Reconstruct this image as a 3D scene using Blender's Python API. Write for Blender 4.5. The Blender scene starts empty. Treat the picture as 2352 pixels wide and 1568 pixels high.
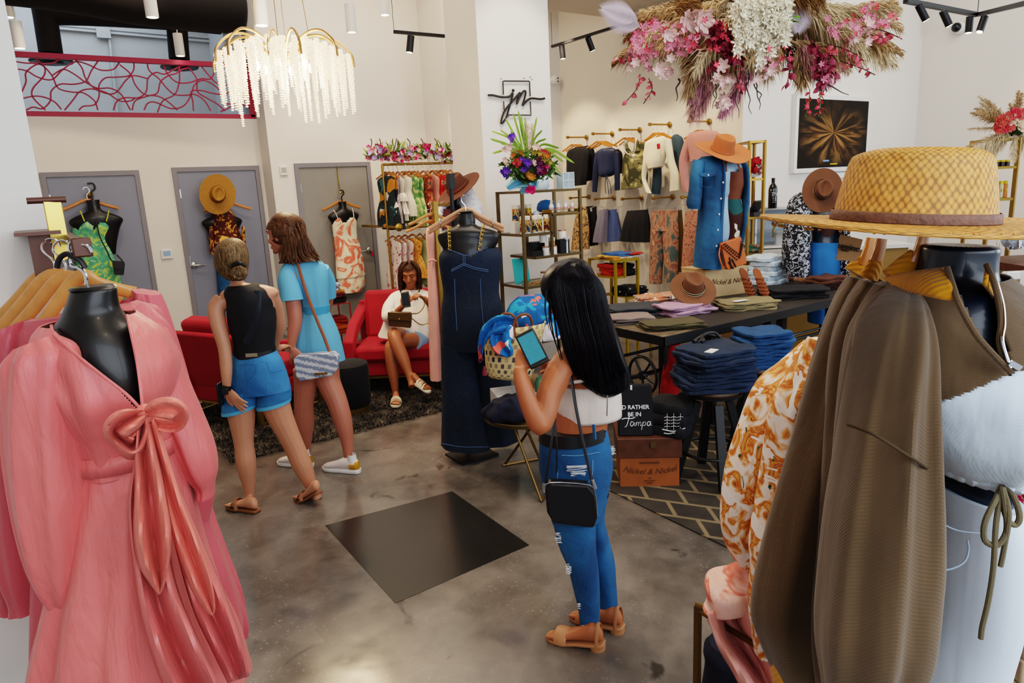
import bpy, bmesh, math, random
from mathutils import Vector as V, Matrix, noise as NZ
from math import sin, cos, pi, radians as R_, sqrt
random.seed(7)
rnd = random.uniform
SC = bpy.context.scene
COL = SC.collection
# ---------------------------------------------------------------- camera
CAMH = 1.9
FPX = 1596.76
_y, _p, _r = R_(33.76694), R_(12.60373), R_(-2.77977)
CF = V((sin(_y)*cos(_p), cos(_y)*cos(_p), -sin(_p)))
_rt = V((cos(_y), -sin(_y), 0)); _up = _rt.cross(CF)
CR = _rt*cos(_r) + _up*sin(_r); CU = _up*cos(_r) - _rt*sin(_r)
HF = V((sin(_y), cos(_y), 0)); HR = V((cos(_y), -sin(_y), 0))
CP = V((0, 0, CAMH))
cam = bpy.data.objects.new('camera', bpy.data.cameras.new('camera'))
COL.objects.link(cam)
cam.data.sensor_width = 36; cam.data.lens = FPX/2352*36; cam.data.clip_start = .05
cam.matrix_world = Matrix(((CR.x, CU.x, -CF.x, 0), (CR.y, CU.y, -CF.y, 0), (CR.z, CU.z, -CF.z, CAMH), (0, 0, 0, 1)))
SC.camera = cam
def ray(x, y): return CF + CR*((x-1176)/FPX) - CU*((y-784)/FPX)
def W(x, y, D): d = ray(x, y); return CP + d*(D/d.dot(HF))          # metres in front of where the photographer stands
def WX(x, y, X): d = ray(x, y); return CP + d*(X/d.x)
def WY(x, y, Y): d = ray(x, y); return CP + d*(Y/d.y)
def WZ(x, y, z=0.): d = ray(x, y); return CP + d*((z-CAMH)/d.z)
# ---------------------------------------------------------------- mesh building
def cat(pts, k=4):
    """Catmull-Rom through tuples/lists of numbers"""
    if len(pts) < 3 or k < 2:
        return [tuple(p) for p in pts]
    P = [tuple(p) for p in pts]
    P = [tuple(2*a-b for a, b in zip(P[0], P[1]))] + P + [tuple(2*a-b for a, b in zip(P[-1], P[-2]))]
    o = []
    for i in range(1, len(P)-2):
        for j in range(k):
            t = j/k
            o.append(tuple(.5*(2*b + (c-a)*t + (2*a-5*b+4*c-d)*t*t + (3*b-a-3*c+d)*t**3) for a, b, c, d in zip(P[i-1], P[i], P[i+1], P[i+2])))
    o.append(P[-2]); return o
class MB:
    def __init__(s): s.v = []; s.f = []; s.uv = []
    def add(s, v, f, uv=None):
        o = len(s.v); s.v += [tuple(p) for p in v]
        for i, q in enumerate(f):
            s.f.append(tuple(o+j for j in q)); s.uv.append(uv[i] if uv else None)
        return s
    def box(s, c, d, rz=0, M=None, tp=1.):
        x, y, z = (k/2 for k in d)
        M = M or Matrix.Rotation(rz, 3, 'Z'); c = V(c)
        v = [c + M @ V((a*(tp if e > 0 else 1)*x, b*(tp if e > 0 else 1)*y, e*z)) for a, b, e in ((-1,-1,-1),(1,-1,-1),(1,1,-1),(-1,1,-1),(-1,-1,1),(1,-1,1),(1,1,1),(-1,1,1))]
        return s.add(v, [(3,2,1,0),(4,5,6,7),(0,1,5,4),(1,2,6,5),(2,3,7,6),(3,0,4,7)])
    def bb(s, x0, y0, z0, x1, y1, z1): return s.box(((x0+x1)/2, (y0+y1)/2, (z0+z1)/2), (abs(x1-x0), abs(y1-y0), abs(z1-z0)))
    def bar(s, a, b, w, h=None, up=(0,0,1)):
        a = V(a); b = V(b); h = h or w; d = (b-a); L = d.length; d.normalize(); u = V(up)
        if abs(d.dot(u)) > .98: u = V((1,0,0))
        x = d.cross(u).normalized(); u = x.cross(d)
        M = Matrix((x, d, u)).transposed()
        return s.box((a+b)/2, (w, L, h), M=M)
    def rings(s, R, caps=(1,1), closed=True):
        n = len(R[0]); o = len(s.v); m = len(R)
        for r in R: s.v += [tuple(p) for p in r]
        for i in range(m-1):
            for j in range(n if closed else n-1):
                k = (j+1) % n
                s.f.append((o+i*n+j, o+i*n+k, o+(i+1)*n+k, o+(i+1)*n+j))
                s.uv.append(((j/n, i/(m-1)), ((j+1)/n, i/(m-1)), ((j+1)/n, (i+1)/(m-1)), (j/n, (i+1)/(m-1))))
        if closed and caps[0]: s.f.append(tuple(o+j for j in range(n-1, -1, -1))); s.uv.append(None)
        if closed and caps[1]: s.f.append(tuple(o+(m-1)*n+j for j in range(n))); s.uv.append(None)
        return s
    def tube(s, pts, r, n=8, k=1, flat=1., side=None, caps=(1,1)):
        """r scalar or per point; flat = thickness ratio across `side`"""
        if not isinstance(r, (list, tuple)): r = [r]*len(pts)
        P = cat([(p[0], p[1], p[2], q) for p, q in zip(pts, r)], k)
        C = [V(p[:3]) for p in P]; q = [max(p[3], 1e-4) for p in P]
        T = [(C[min(i+1, len(C)-1)]-C[max(i-1, 0)]).normalized() for i in range(len(C))]
        u = V(side) if side else (V((0,0,1)) if abs(T[0].z) < .9 else V((1,0,0)))
        R = []
        for c, t, rr in zip(C, T, q):
            u = (u - t*u.dot(t))
            if u.length < 1e-5: u = t.orthogonal()
            u.normalize(); w = t.cross(u)
            R.append([c + (u*cos(a) + w*sin(a)*flat)*rr for a in (2*pi*j/n for j in range(n))])
        return s.rings(R, caps)
    def lathe(s, pr, c=(0,0,0), n=24, M=None, k=1, sx=1., sy=1., caps=(1,1)):
        M = M or Matrix.Identity(3); c = V(c)
        return s.rings([[c + M @ V((max(r, 1e-4)*cos(a)*sx, max(r, 1e-4)*sin(a)*sy, z)) for a in (2*pi*j/n for j in range(n))] for r, z in cat(pr, k)], caps)
    def sph(s, c, r, n=16, M=None):
        if not isinstance(r, (tuple, list)): r = (r, r, r)
        M = M or Matrix.Identity(3); c = V(c); m = max(4, n//2)
        return s.rings([[c + M @ V((r[0]*sin(b)*cos(a), r[1]*sin(b)*sin(a), -r[2]*cos(b))) for a in (2*pi*j/n for j in range(n))] for b in (.02+(pi-.04)*i/m for i in range(m+1))])
    def prism(s, pts, d, M=None, c=(0,0,0)):
        """outline in local XZ extruded by d along Y"""
        M = M or Matrix.Identity(3); c = V(c); n = len(pts)
        v = [c + M @ V((x, e*d/2, z)) for e in (-1, 1) for x, z in pts]
        return s.add(v, [tuple(range(n)), tuple(range(2*n-1, n-1, -1))] + [(j, n+j, n+(j+1) % n, (j+1) % n) for j in range(n)])
    def leaf(s, a, b, w, up=(0,0,1), bend=.15, seg=4):
        a = V(a); b = V(b); d = b-a; x = d.cross(V(up))
        if x.length < 1e-5: x = V((1,0,0))
        x.normalize(); nn = x.cross(d).normalized(); L = d.length
        R = []
        for i in range(seg+1):
            t = i/seg; ww = w*sin(pi*min(1, .08+t*.92))*.5 + 1e-4; c = a + d*t + nn*(sin(pi*t)*bend*L)
            R.append([c-x*ww, c+nn*ww*.25, c+x*ww])
        return s.rings(R, closed=False)
    def sheet(s, fn, nu, nv, th=0.):
        """fn(u,v)->point grid, optional thickness along normal z"""
        s.rings([[fn(j/nu, i/nv) for j in range(nu+1)] for i in range(nv+1)], closed=False)
        if th: s.rings([[V(fn(j/nu, i/nv))-V((0,0,th)) for j in range(nu+1)][::-1] for i in range(nv+1)], closed=False)
        return s
def wl(o):
    l = V((0,0,0))
    while o: l += o.location; o = o.parent
    return l
def mkobj(name, mesh, parent=None, loc=(0,0,0)):
    o = bpy.data.objects.new(name, mesh); COL.objects.link(o); o.parent = parent; o.location = loc; return o
def build(name, mb, mat, parent=None, smooth=True, bev=0, org=None, fixn=True, sub=0, sol=0):
    """one mesh object; given world coordinates are made local to the parent"""
    off = wl(parent)
    if parent is None:
        off = V(org) if org is not None else V((sum(p[0] for p in mb.v)/len(mb.v), sum(p[1] for p in mb.v)/len(mb.v), min(p[2] for p in mb.v)))
    me = bpy.data.meshes.new(name)
    me.from_pydata([(p[0]-off.x, p[1]-off.y, p[2]-off.z) for p in mb.v], [], mb.f)
    uvl = me.uv_layers.new(name='UVMap').data; i = 0
    for q, uv in zip(mb.f, mb.uv):
        if uv:
            for j in range(len(q)): uvl[i+j].uv = uv[j]
        i += len(q)
    if fixn:
        bm = bmesh.new(); bm.from_mesh(me); bmesh.ops.recalc_face_normals(bm, faces=bm.faces); bm.to_mesh(me); bm.free()
    if smooth:
        me.polygons.foreach_set('use_smooth', [True]*len(me.polygons))
        try: me.set_sharp_from_angle(angle=R_(40))
        except Exception: pass
    for m in (mat if isinstance(mat, (list, tuple)) else [mat]): me.materials.append(m)
    o = mkobj(name, me, parent, off if parent is None else (0,0,0))
    if bev:
        b = o.modifiers.new('bev', 'BEVEL'); b.width = bev; b.segments = 2; b.limit_method = 'ANGLE'; b.angle_limit = R_(50)
    if sol:
        b = o.modifiers.new('sol', 'SOLIDIFY'); b.thickness = sol; b.offset = 0
    if sub:
        b = o.modifiers.new('sub', 'SUBSURF'); b.levels = b.render_levels = sub
    return o
def thing(name, label, cat_, loc=(0,0,0), group=None, rz=0):
    o = bpy.data.objects.new(name, None); COL.objects.link(o); o.location = loc; o.rotation_euler = (0,0,rz); o.empty_display_size = .05
    return tag(o, label, cat_, group)
def tag(o, label, cat_, group=None, kind=None):
    o['label'] = label; o['category'] = cat_
    if group: o['group'] = group
    if kind: o['kind'] = kind
    return o
def one(name, mb, mat, label, cat_, group=None, **k): return tag(build(name, mb, mat, **k), label, cat_, group)
def struct(name, mb, mat, parent=None, **k):
    o = build(name, mb, mat, parent, **k)
    if parent is None: o['kind'] = 'structure'
    return o
def dup(o, loc=None, rz=None, label=None, group=None, parent=None, scale=None, mats=None):
    c = o.copy(); COL.objects.link(c); c.parent = parent
    if loc is not None: c.location = loc
    if rz is not None: c.rotation_euler = (0,0,rz) if not isinstance(rz, tuple) else rz
    if scale is not None: c.scale = (scale,)*3 if not isinstance(scale, tuple) else scale
    if label: c['label'] = label
    if group: c['group'] = group
    if mats and c.type == 'MESH' and o.data.materials and o.data.materials[0].name in mats:
        c.data = c.data.copy(); c.data.materials[0] = mats[o.data.materials[0].name]
    for ch in list(o.children): dup(ch, parent=c, mats=mats)
    return c
# ---------------------------------------------------------------- materials
def srgb(h):
    if isinstance(h, str):
        h = h.lstrip('#'); h = tuple(int(h[i:i+2], 16)/255 for i in (0, 2, 4))
    return tuple(((c+.055)/1.055)**2.4 if c > .04045 else c/12.92 for c in h) + (1,)
class NT:
    def __init__(s, name):
        s.m = bpy.data.materials.new(name); s.m.use_nodes = True; s.t = s.m.node_tree; s.n = s.t.nodes; s.b = s.n['Principled BSDF']; s.tc = None
    def N(s, t, **k):
        n = s.n.new('ShaderNode'+t)
        for a, b in k.items():
            if a in n.inputs: n.inputs[a].default_value = b
            else: setattr(n, a, b)
        return n
    def L(s, a, b): s.t.links.new(a, b)
    def co(s, kind='Object', scale=(1,1,1), rot=(0,0,0), loc=(0,0,0)):
        s.tc = s.tc or s.N('TexCoord'); mp = s.N('Mapping'); mp.inputs['Scale'].default_value = scale; mp.inputs['Rotation'].default_value = rot; mp.inputs['Location'].default_value = loc
        s.L(s.tc.outputs[kind], mp.inputs[0]); return mp.outputs[0]
    def noise(s, scale=5, detail=4, co=None, dist=0, rough=.5):
        n = s.N('TexNoise'); n.inputs['Scale'].default_value = scale; n.inputs['Detail'].default_value = detail; n.inputs['Distortion'].default_value = dist; n.inputs['Roughness'].default_value = rough
        s.L(co or s.co(), n.inputs['Vector']); return n
    def ramp(s, src, stops, interp='LINEAR'):
        r = s.N('ValToRGB'); e = r.color_ramp.elements; r.color_ramp.interpolation = interp
        while len(e) < len(stops): e.new(1)
        for q, (p, c) in zip(e, stops): q.position = p; q.color = srgb(c) if isinstance(c, str) else (c, c, c, 1)
        s.L(src, r.inputs[0]); return r.outputs[0]
    def mix(s, a, b, f, mode='MIX'):
        m = s.N('Mix', data_type='RGBA', blend_type=mode)
        for sock, val in ((m.inputs[6], a), (m.inputs[7], b), (m.inputs[0], f)):
            if hasattr(val, 'is_linked') or hasattr(val, 'node'): s.L(val, sock)
            else: sock.default_value = val if not isinstance(val, str) else srgb(val)
        return m.outputs[2]
    def bump(s, src, st=.3, dist=.01):
        b = s.N('Bump'); b.inputs['Strength'].default_value = st; b.inputs['Distance'].default_value = dist
        s.L(src, b.inputs['Height'])
        old = s.b.inputs['Normal'].links
        if old: s.L(old[0].from_socket, b.inputs['Normal'])
        s.L(b.outputs[0], s.b.inputs['Normal']); return s
_MC = {}
def mat(name, col, rough=.6, metal=0., var=.12, vs=6., bump=0., bs=200., folds=0., fs=14., emit=0., ecol=None, trans=0., alpha=1., sheen=0., sub=0., coat=0., fdir=(1,1,.12), spec=None):
    if name in _MC: return _MC[name]
    t = NT(name); b = t.b
    c = srgb(col)
    if var:
        d = tuple(max(0, k*(1-var*1.6)) for k in c[:3])+(1,); e = tuple(min(1, k*(1+var)) for k in c[:3])+(1,)
        t.L(t.mix(d, e, t.noise(vs, 5).outputs[0]), b.inputs['Base Color'])
    else: b.inputs['Base Color'].default_value = c
    b.inputs['Roughness'].default_value = rough; b.inputs['Metallic'].default_value = metal
    if spec is not None: b.inputs['Specular IOR Level'].default_value = spec
    if trans: b.inputs['Transmission Weight'].default_value = trans; b.inputs['IOR'].default_value = 1.3
    if alpha < 1: b.inputs['Alpha'].default_value = alpha
    if sheen: b.inputs['Sheen Weight'].default_value = sheen; b.inputs['Sheen Roughness'].default_value = .4; b.inputs['Sheen Tint'].default_value = tuple(min(1, k*1.5+.1) for k in c[:3])+(1,)
    if sub: b.inputs['Subsurface Weight'].default_value = sub; b.inputs['Subsurface Radius'].default_value = (.01, .004, .002)
    if coat: b.inputs['Coat Weight'].default_value = coat
    if emit: b.inputs['Emission Color'].default_value = srgb(ecol or col); b.inputs['Emission Strength'].default_value = emit
    if folds: t.bump(t.noise(fs, 3, t.co(scale=fdir), dist=.3).outputs[0], folds, .03)
    if bump: t.bump(t.noise(bs, 3).outputs[0], bump, .002)
    _MC[name] = t.m; return t.m
def pmat(name, base, stops, scale=12., kind='noise', dist=1.5, rough=.8, folds=.3, fs=14., stretch=(1,1,1), interp='CONSTANT', extra=None, bump=.1):
    """printed fabric: ramp over a distorted noise / voronoi pattern; extra = (scale, [(pos,col)], threshold pattern over it)"""
    if name in _MC: return _MC[name]
    t = NT(name); co = t.co(scale=stretch)
    def src(sc, kd, off=0):
        c = t.co(scale=stretch, loc=(off, off, off))
        if kd == 'noise': return t.noise(sc, 3, c, dist).outputs[0]
        v = t.N('TexVoronoi'); v.inputs['Scale'].default_value = sc
        if kd == 'crackle': v.feature = 'DISTANCE_TO_EDGE'
        n = t.noise(sc*.7, 2, c); mx = t.N('Mix', data_type='VECTOR'); mx.inputs[0].default_value = .04*dist
        t.L(c, mx.inputs[4]); t.L(n.outputs[1], mx.inputs[5]); t.L(mx.outputs[1], v.inputs['Vector'])
        return v.outputs[1 if kd == 'cells' else 0]
    col = t.ramp(src(scale, kind), stops, interp)
    for i, (sc, kd, thr, c2) in enumerate(extra or ()):
        msk = t.ramp(src(sc, kd, 3.7*(i+1)), [(0, 0. if thr > 0 else 1.), (abs(thr), 1. if thr > 0 else 0.)], 'CONSTANT')
        col = t.mix(col, c2, msk)
    t.L(col, t.b.inputs['Base Color']); t.b.inputs['Roughness'].default_value = rough
    if folds: t.bump(t.noise(fs, 3, t.co(scale=(1,1,.12)), dist=.3).outputs[0], folds, .03)
    if bump: t.bump(t.noise(300, 2).outputs[0], bump, .001)
    _MC[name] = t.m; return t.m
# ---------------------------------------------------------------- silhouettes to volumes
def ploft(mb, rows, D, th, k=4, n=40, folds=None, caps=(1,1), drift=1.2, seed=0, flatpow=1., grow=True, proj=None):
    """rows (xl,yl,xr,yr[,th[,D]]): photo outline rows on a body standing D metres away -> closed elliptical loft with folds (count, amp)"""
    rr = []
    for r in rows:
        r = tuple(r); t_ = r[4] if len(r) > 4 and r[4] is not None else th; d_ = r[5] if len(r) > 5 else D
        rr.append((r[0], r[1], r[2], r[3], t_, d_))
    rr = cat(rr, k); m = len(rr); R = []
    for i, (a, b, c, d, t_, D_) in enumerate(rr):
        P, Q = (proj(a, b), proj(c, d)) if proj else (W(a, b, D_), W(c, d, D_)); C = (P+Q)/2; h = (Q-P)/2
        nn = V((0,0,1)).cross(h); nn = nn.normalized() if nn.length > 1e-6 else HF.copy()
        if nn.dot(HF) < 0: nn = -nn
        if proj: C = C + nn*d_*(1 if len(rows[0]) > 5 else 0)
        v = i/(m-1); ring = []
        for j in range(n):
            a_ = 2*pi*j/n; s_ = 1.
            if folds:
                kf, am = folds; am = am*(.15+.85*v) if grow else am
                s_ += am*(sin(kf*a_+seed+drift*v*2+.8*sin(3*v+seed))*.6 + .6*NZ.noise(V((cos(a_)*kf*.45, sin(a_)*kf*.45, v*2.2+seed*3.1))))
            ca, sa = cos(a_), sin(a_)
            if flatpow != 1.: sa = math.copysign(abs(sa)**flatpow, sa)
            ring.append(C + h*ca*(1+(s_-1)*.3) + nn*(t_*sa*s_))
        R.append(ring)
    return mb.rings(R, caps)
def gl(mb, rows, th=.05, k=4, n=28, folds=None, caps=(1,1), seed=0, M=None, c=(0,0,0), drift=1., y0=0.):
    """local garment loft: rows (z, xl, xr[, th[, y]]) front in -Y"""
    rr = cat([(r[0], r[1], r[2], (r[3] if len(r) > 3 else th), (r[4] if len(r) > 4 else y0)) for r in rows], k); m = len(rr); R = []; M = M or Matrix.Identity(3); c = V(c)
    for i, (z, a, b, t_, y) in enumerate(rr):
        v = i/(m-1); ring = []
        for j in range(n):
            A = 2*pi*j/n; s_ = 1.
            if folds: s_ += folds[1]*(.2+.8*v)*(sin(folds[0]*A+seed+drift*v)*.6 + .6*NZ.noise(V((cos(A)*folds[0]*.45, sin(A)*folds[0]*.45, v*2+seed*3.1))))
            ring.append(c + M @ V(((a+b)/2 + (b-a)/2*cos(A)*(1+(s_-1)*.3), y + t_*sin(A)*s_, z)))
        R.append(ring)
    return mb.rings(R, caps)
def text_mesh(txt, size, mat_, M, name='lettering', parent=None, ext=.001, shear=0., arc=0., spacing=1., bold=0., align='CENTER'):
    cu = bpy.data.curves.new(name, 'FONT'); cu.body = txt; cu.size = size; cu.extrude = ext; cu.shear = shear; cu.align_x = align; cu.align_y = 'CENTER'; cu.space_character = spacing; cu.offset = bold
    o = bpy.data.objects.new(name, cu); COL.objects.link(o)
    dg = bpy.context.evaluated_depsgraph_get(); me = bpy.data.meshes.new_from_object(o.evaluated_get(dg)); bpy.data.objects.remove(o)
    off = wl(parent)
    for v in me.vertices:
        p = v.co
        if arc: a = p.x/arc; p = V((sin(a)*(arc+p.y), cos(a)*(arc+p.y)-arc, p.z))
        v.co = M @ p - off
    me.materials.clear(); me.materials.append(mat_)
    o = mkobj(name, me, parent); return o
def frame(o, x, y):
    """4x4 with text/emblem plane: origin o, right x, up y"""
    x = V(x).normalized(); z = x.cross(V(y)).normalized(); y = z.cross(x)
    return Matrix(((x.x, y.x, z.x, o[0]), (x.y, y.y, z.y, o[1]), (x.z, y.z, z.z, o[2]), (0,0,0,1)))
def rot(axis, deg): return Matrix.Rotation(R_(deg), 3, axis)
def arr(a, b, n): return [a+(b-a)*i/(n-1) for i in range(n)]
# ================================================================ room
M_wall = mat('wall_paint', '#e9e3dc', .75, var=.03, vs=2, bump=.05, bs=120)
M_wall2 = mat('soffit_paint', '#d9cdbb', .8, var=.03, vs=2)
M_warm = mat('clothes_wall_paint', '#e6dccd', .75, var=.03, vs=2)
M_grey = mat('door_frame_paint', '#85828a', .5, var=.03)
M_door = mat('door_paint', '#84899b', .5, var=.06, vs=3)
M_steel = mat('brushed_steel', '#c8c8c8', .25, 1., var=.05)
M_chrome = mat('chrome', '#e6e8ee', .12, 1., var=0)
M_black = mat('black_metal', '#141316', .45, var=.1)
M_white = mat('white_enamel', '#e8e6e2', .4, var=.02)
M_gold = mat('aged_gold', '#a88745', .35, .85, var=.12, vs=20)
M_bronze = mat('bronze_metal', '#6d5a3a', .4, .6, var=.12, vs=20)
M_yellow = mat('yellow_gold_metal', '#b89a22', .35, .5, var=.1)
M_mauve = mat('crimson_rail', '#b0284c', .45, var=.1)
M_wood = mat('hanger_wood', '#c98a4a', .4, var=.2, vs=30, coat=.3)
M_wood2 = mat('orange_hanger_wood', '#c47a30', .4, var=.25, vs=30, coat=.3)
M_pale = mat('pale_hanger_wood', '#dba27c', .45, var=.15, vs=30)
def floor_mat():
    t = NT('polished_concrete'); b = t.b
    n1 = t.noise(.9, 8, dist=.6, rough=.62).outputs[0]; n2 = t.noise(6, 6, dist=.4).outputs[0]
    c = t.ramp(n1, [(.3, '#383330'), (.45, '#524c47'), (.58, '#68605a'), (.72, '#847b73')])
    c = t.mix(c, t.ramp(n2, [(.3, '#453e39'), (.7, '#877d73')]), .35)
    v = t.N('TexVoronoi'); v.inputs['Scale'].default_value = 110; t.L(t.co(), v.inputs['Vector'])
    sp = t.ramp(v.outputs[1], [(0, 0.), (.80, 0.), (.93, 1.)]); patch = t.ramp(t.noise(1.7, 4).outputs[0], [(.42, 0.), (.6, .55)])
    mm = t.N('Math', operation='MULTIPLY'); t.L(sp, mm.inputs[0]); t.L(patch, mm.inputs[1])
    c = t.mix(c, '#988c7e', mm.outputs[0])
    st = t.ramp(t.noise(2.3, 5, t.co(loc=(4, 1, 0)), dist=1.2).outputs[0], [(.66, 0.), (.72, .8)])
    c = t.mix(c, '#15110e', st)
    # saw cuts / cracks: a few straight joints
    def line(px, py, ang, w, l0=-9, l1=9):
        m = t.co(loc=(0,0,0)); sx = t.N('SeparateXYZ'); t.L(m, sx.inputs[0])
        def M(op, a, b_):
            q = t.N('Math', operation=op)
            for s_, v_ in ((0, a), (1, b_)):
                if hasattr(v_, 'node'): t.L(v_, q.inputs[s_])
                elif v_ is not None: q.inputs[s_].default_value = v_
            return q.outputs[0]
        nz = t.noise(9, 3).outputs[0]; wob = M('MULTIPLY', M('SUBTRACT', nz, .5), .05)
        x = M('SUBTRACT', sx.outputs[0], px); y = M('SUBTRACT', sx.outputs[1], py)
        d = M('ADD', M('ADD', M('MULTIPLY', x, -sin(ang)), M('MULTIPLY', y, cos(ang))), wob)
        s = M('ADD', M('MULTIPLY', x, cos(ang)), M('MULTIPLY', y, sin(ang)))
        a = M('LESS_THAN', M('ABSOLUTE', d, None), w)
        return M('MULTIPLY', a, M('MULTIPLY', M('GREATER_THAN', s, l0), M('LESS_THAN', s, l1)))
    for l in ((1.13, 3.77, pi/2, .009, -1.5, 3), (1.94, 2.85, pi/2, .008, -1, .95), (1.1, 2.8, 0, .009, -.3, 1.1), (1.9, 3.76, 0, .008, -1.2, .3), (.5, 2.45, .03, .007, -1, 2.2), (2.0, 4.6, 0, .008, -1.2, 1.0)):
        c = t.mix(c, '#0f0c0a', line(*l))
    t.L(c, b.inputs['Base Color'])
    t.L(t.ramp(t.noise(3, 5).outputs[0], [(.3, .12), (.7, .34)]), b.inputs['Roughness'])
    b.inputs['Specular IOR Level'].default_value = .6
    t.bump(t.noise(18, 6).outputs[0], .06, .004); return t.m
M_floor = floor_mat()
M_base = mat('grey_baseboard', '#6f6d6a', .6)
s = MB(); s.bb(-3.2, -2.5, -.1, 13, 12.6, 0); struct('floor', s, M_floor, smooth=False)
M_patch = mat('dark_slate_patch', '#2a2825', .2, var=.25, vs=5, bump=.1, bs=30)
M_patch.node_tree.nodes['Principled BSDF'].inputs['Specular IOR Level'].default_value = .5
s = MB(); s.add([(1.13,2.79,.0015),(1.94,2.83,.0015),(1.955,3.70,.0015),(1.14,3.78,.0015)], [(0,1,2,3)]); struct('trim_1', s, M_patch, smooth=False)
YA, YB, YC, XR, YT, XQ = 9.9, 9.5, 8.8, 7.0, 5.43, 10.95
# mezzanine wall with doors: full below 2.93, open above
def wall(name, x0, y0, z0, x1, y1, z1, m=None): s = MB(); s.bb(x0, y0, z0, x1, y1, z1); return struct(name, s, m or M_wall, smooth=False)
wall('wall_back_left', -3.2, YA, 0, 2.78, YA+.25, 2.93)
wall('wall_back', 2.78, YB, 0, 5.0, YB+.3, 5.2)
wall('wall_back_side', 2.70, YB, 0, 2.78, YA, 5.2)
wall('wall_back_mid', 5.0, YC, 0, XR+.2, YC+.9, 5.2)
wall('wall_right', XR, YT+.012, 0, XR+.3, YC, 5.2, M_warm)
wall('wall_screen', XR, YT, 0, XQ+.2, YT+.012, 5.2)
wall('wall_far_right', XQ, -2.5, 0, XQ+.2, YT, 5.2)
wall('wall_left', -1.9, 2.62, 0, .040, 2.74, 5.2)
wall('wall_far_left', -3.4, -2.5, 0, -3.2, 10.2, 5.2)
M_mezz = mat('mezzanine_paint', '#b9bcbe', .8, var=.04)
wall('wall_mezzanine', -3.2, 12.4, 2.9, 4.2, 12.5, 5.6, M_mezz)
wall('wall_mezzanine_side', 2.78, YB+.3, 2.9, 2.88, 12.4, 5.6, M_mezz)
wall('trim_2', -3.2, YA+.25, 2.8, 2.78, 12.4, 2.9, M_mezz)
wall('column', 3.78, 6.0, 0, 4.64, 6.61, 5.2)
wall('ceiling', -3.4, -2.5, 5.2, 13, 12.5, 5.3, M_wall2)
wall('ceiling_soffit', 4.64, YT, 4.05, XR, 7.55, 5.15, M_wall2)
for n_, a in (('baseboard_back_left', (-.5, YA-.015, 0, .18, YA, .1)), ('baseboard_back_left_2', (1.2, YA-.015, 0, 1.58, YA, .1)), ('baseboard_back', (4.2, YB-.015, 0, 5.0, YB, .1))):
    wall(n_, *a, M_base)
# the conduit and joint box on the mezzanine wall
s = MB(); s.bar(WY(250,80,12.35), WY(270,265,12.35), .03); s.bar(WY(115,55,12.35), WY(480,86,12.35), .035); s.bar(WY(115,63,12.35), WY(480,95,12.35), .03); s.box(WY(237,74,12.33), (.18,.06,.16))
struct('trim_3', s, M_mezz)
# ---- doors
def door(idx, pts, Y, hinge, handle, lev):
    (xl, yl), (xr, yr) = pts
    A = WY(xl, yl, Y); B = WY(xr, yr, Y); x0, x1, h = A.x, B.x, (A.z+B.z)/2
    fr = MB(); w = .055
    fr.bb(x0, Y-.03, 0, x0+w, Y+.02, h); fr.bb(x1-w, Y-.03, 0, x1, Y+.02, h); fr.bb(x0+w, Y-.03, h-w, x1-w, Y+.02, h)
    d = MB(); d.bb(x0+w+.004, Y-.012, .01, x1-w-.004, Y+.0, h-w-.004)
    o = struct('door_%d' % idx, d, M_door if idx < 3 else mat('door_paint_grey', '#8b8883', .5, var=.05), smooth=False)
    o['label'] = lev; o['category'] = 'door'
    struct('door_frame', fr, M_grey, o, smooth=False)
    if handle:
        P = WY(*handle, Y-.02); sgn = hinge
        m = MB(); m.lathe([(.04, 0), (.04, .012), (.03, .02), (.015, .022), (.014, .05)], P, 20, M=Matrix.Rotation(R_(90), 3, 'X')); m.tube([P+V((0,-.055,0)), P+V((.05*sgn,-.06,0)), P+V((.14*sgn,-.052,-.005))], [.014, .013, .008], 8, 3)
        build('door_handle', m, M_steel, o)
    m = MB()
    for hz in (.3, 1.15, 2.0): m.box((x0+w, Y-.02, hz), (.02, .012, .11))
    build('hinge', m, M_steel, o); return o
door(1, ((90,397),(318,390)), YA, 1, None, 'blue grey door with green floral dress hung on it')
door(2, ((393,385),(593,380)), YA, 1, (445,609), 'blue grey door with floral halter top and straw hat on it')
door(3, ((674,375),(848,372)), YB, -1, (848,574), 'grey door with tie-dye slip dress hung on it')
s = MB(); P = WY(855,583,YB-.06); s.box(P, (.025,.012,.06)); one('key_tag', s, mat('red_plastic', '#c8202a', .4), 'small red tag hanging from handle of door behind tie-dye dress', 'tag')
# thermostat, alarm, dome
def device(name, p, Y, w, h, lab, cat_, face, inner='#8fb4d8'):
    t = thing(name, lab, cat_, WY(*p, Y)); P = WY(*p, Y)
    m = MB(); m.box(P+V((0,-.012,0)), (w,.024,h)); build('housing', m, M_white, t, bev=.004)
    m = MB(); m.box(P+V((0,-.026,.008)), (w*.62,.006,h*.5)); build(face, m, mat(name+'_face', inner, .3), t, smooth=False)
device('thermostat', (383,583), YA, .135, .12, 'small square thermostat on white wall between two doors', 'thermostat', 'screen')
device('alarm_strobe', (651,392), YB, .10, .12, 'white fire alarm strobe on wall beside tie-dye dress door', 'alarm', 'strobe', '#b0aca4')
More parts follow.
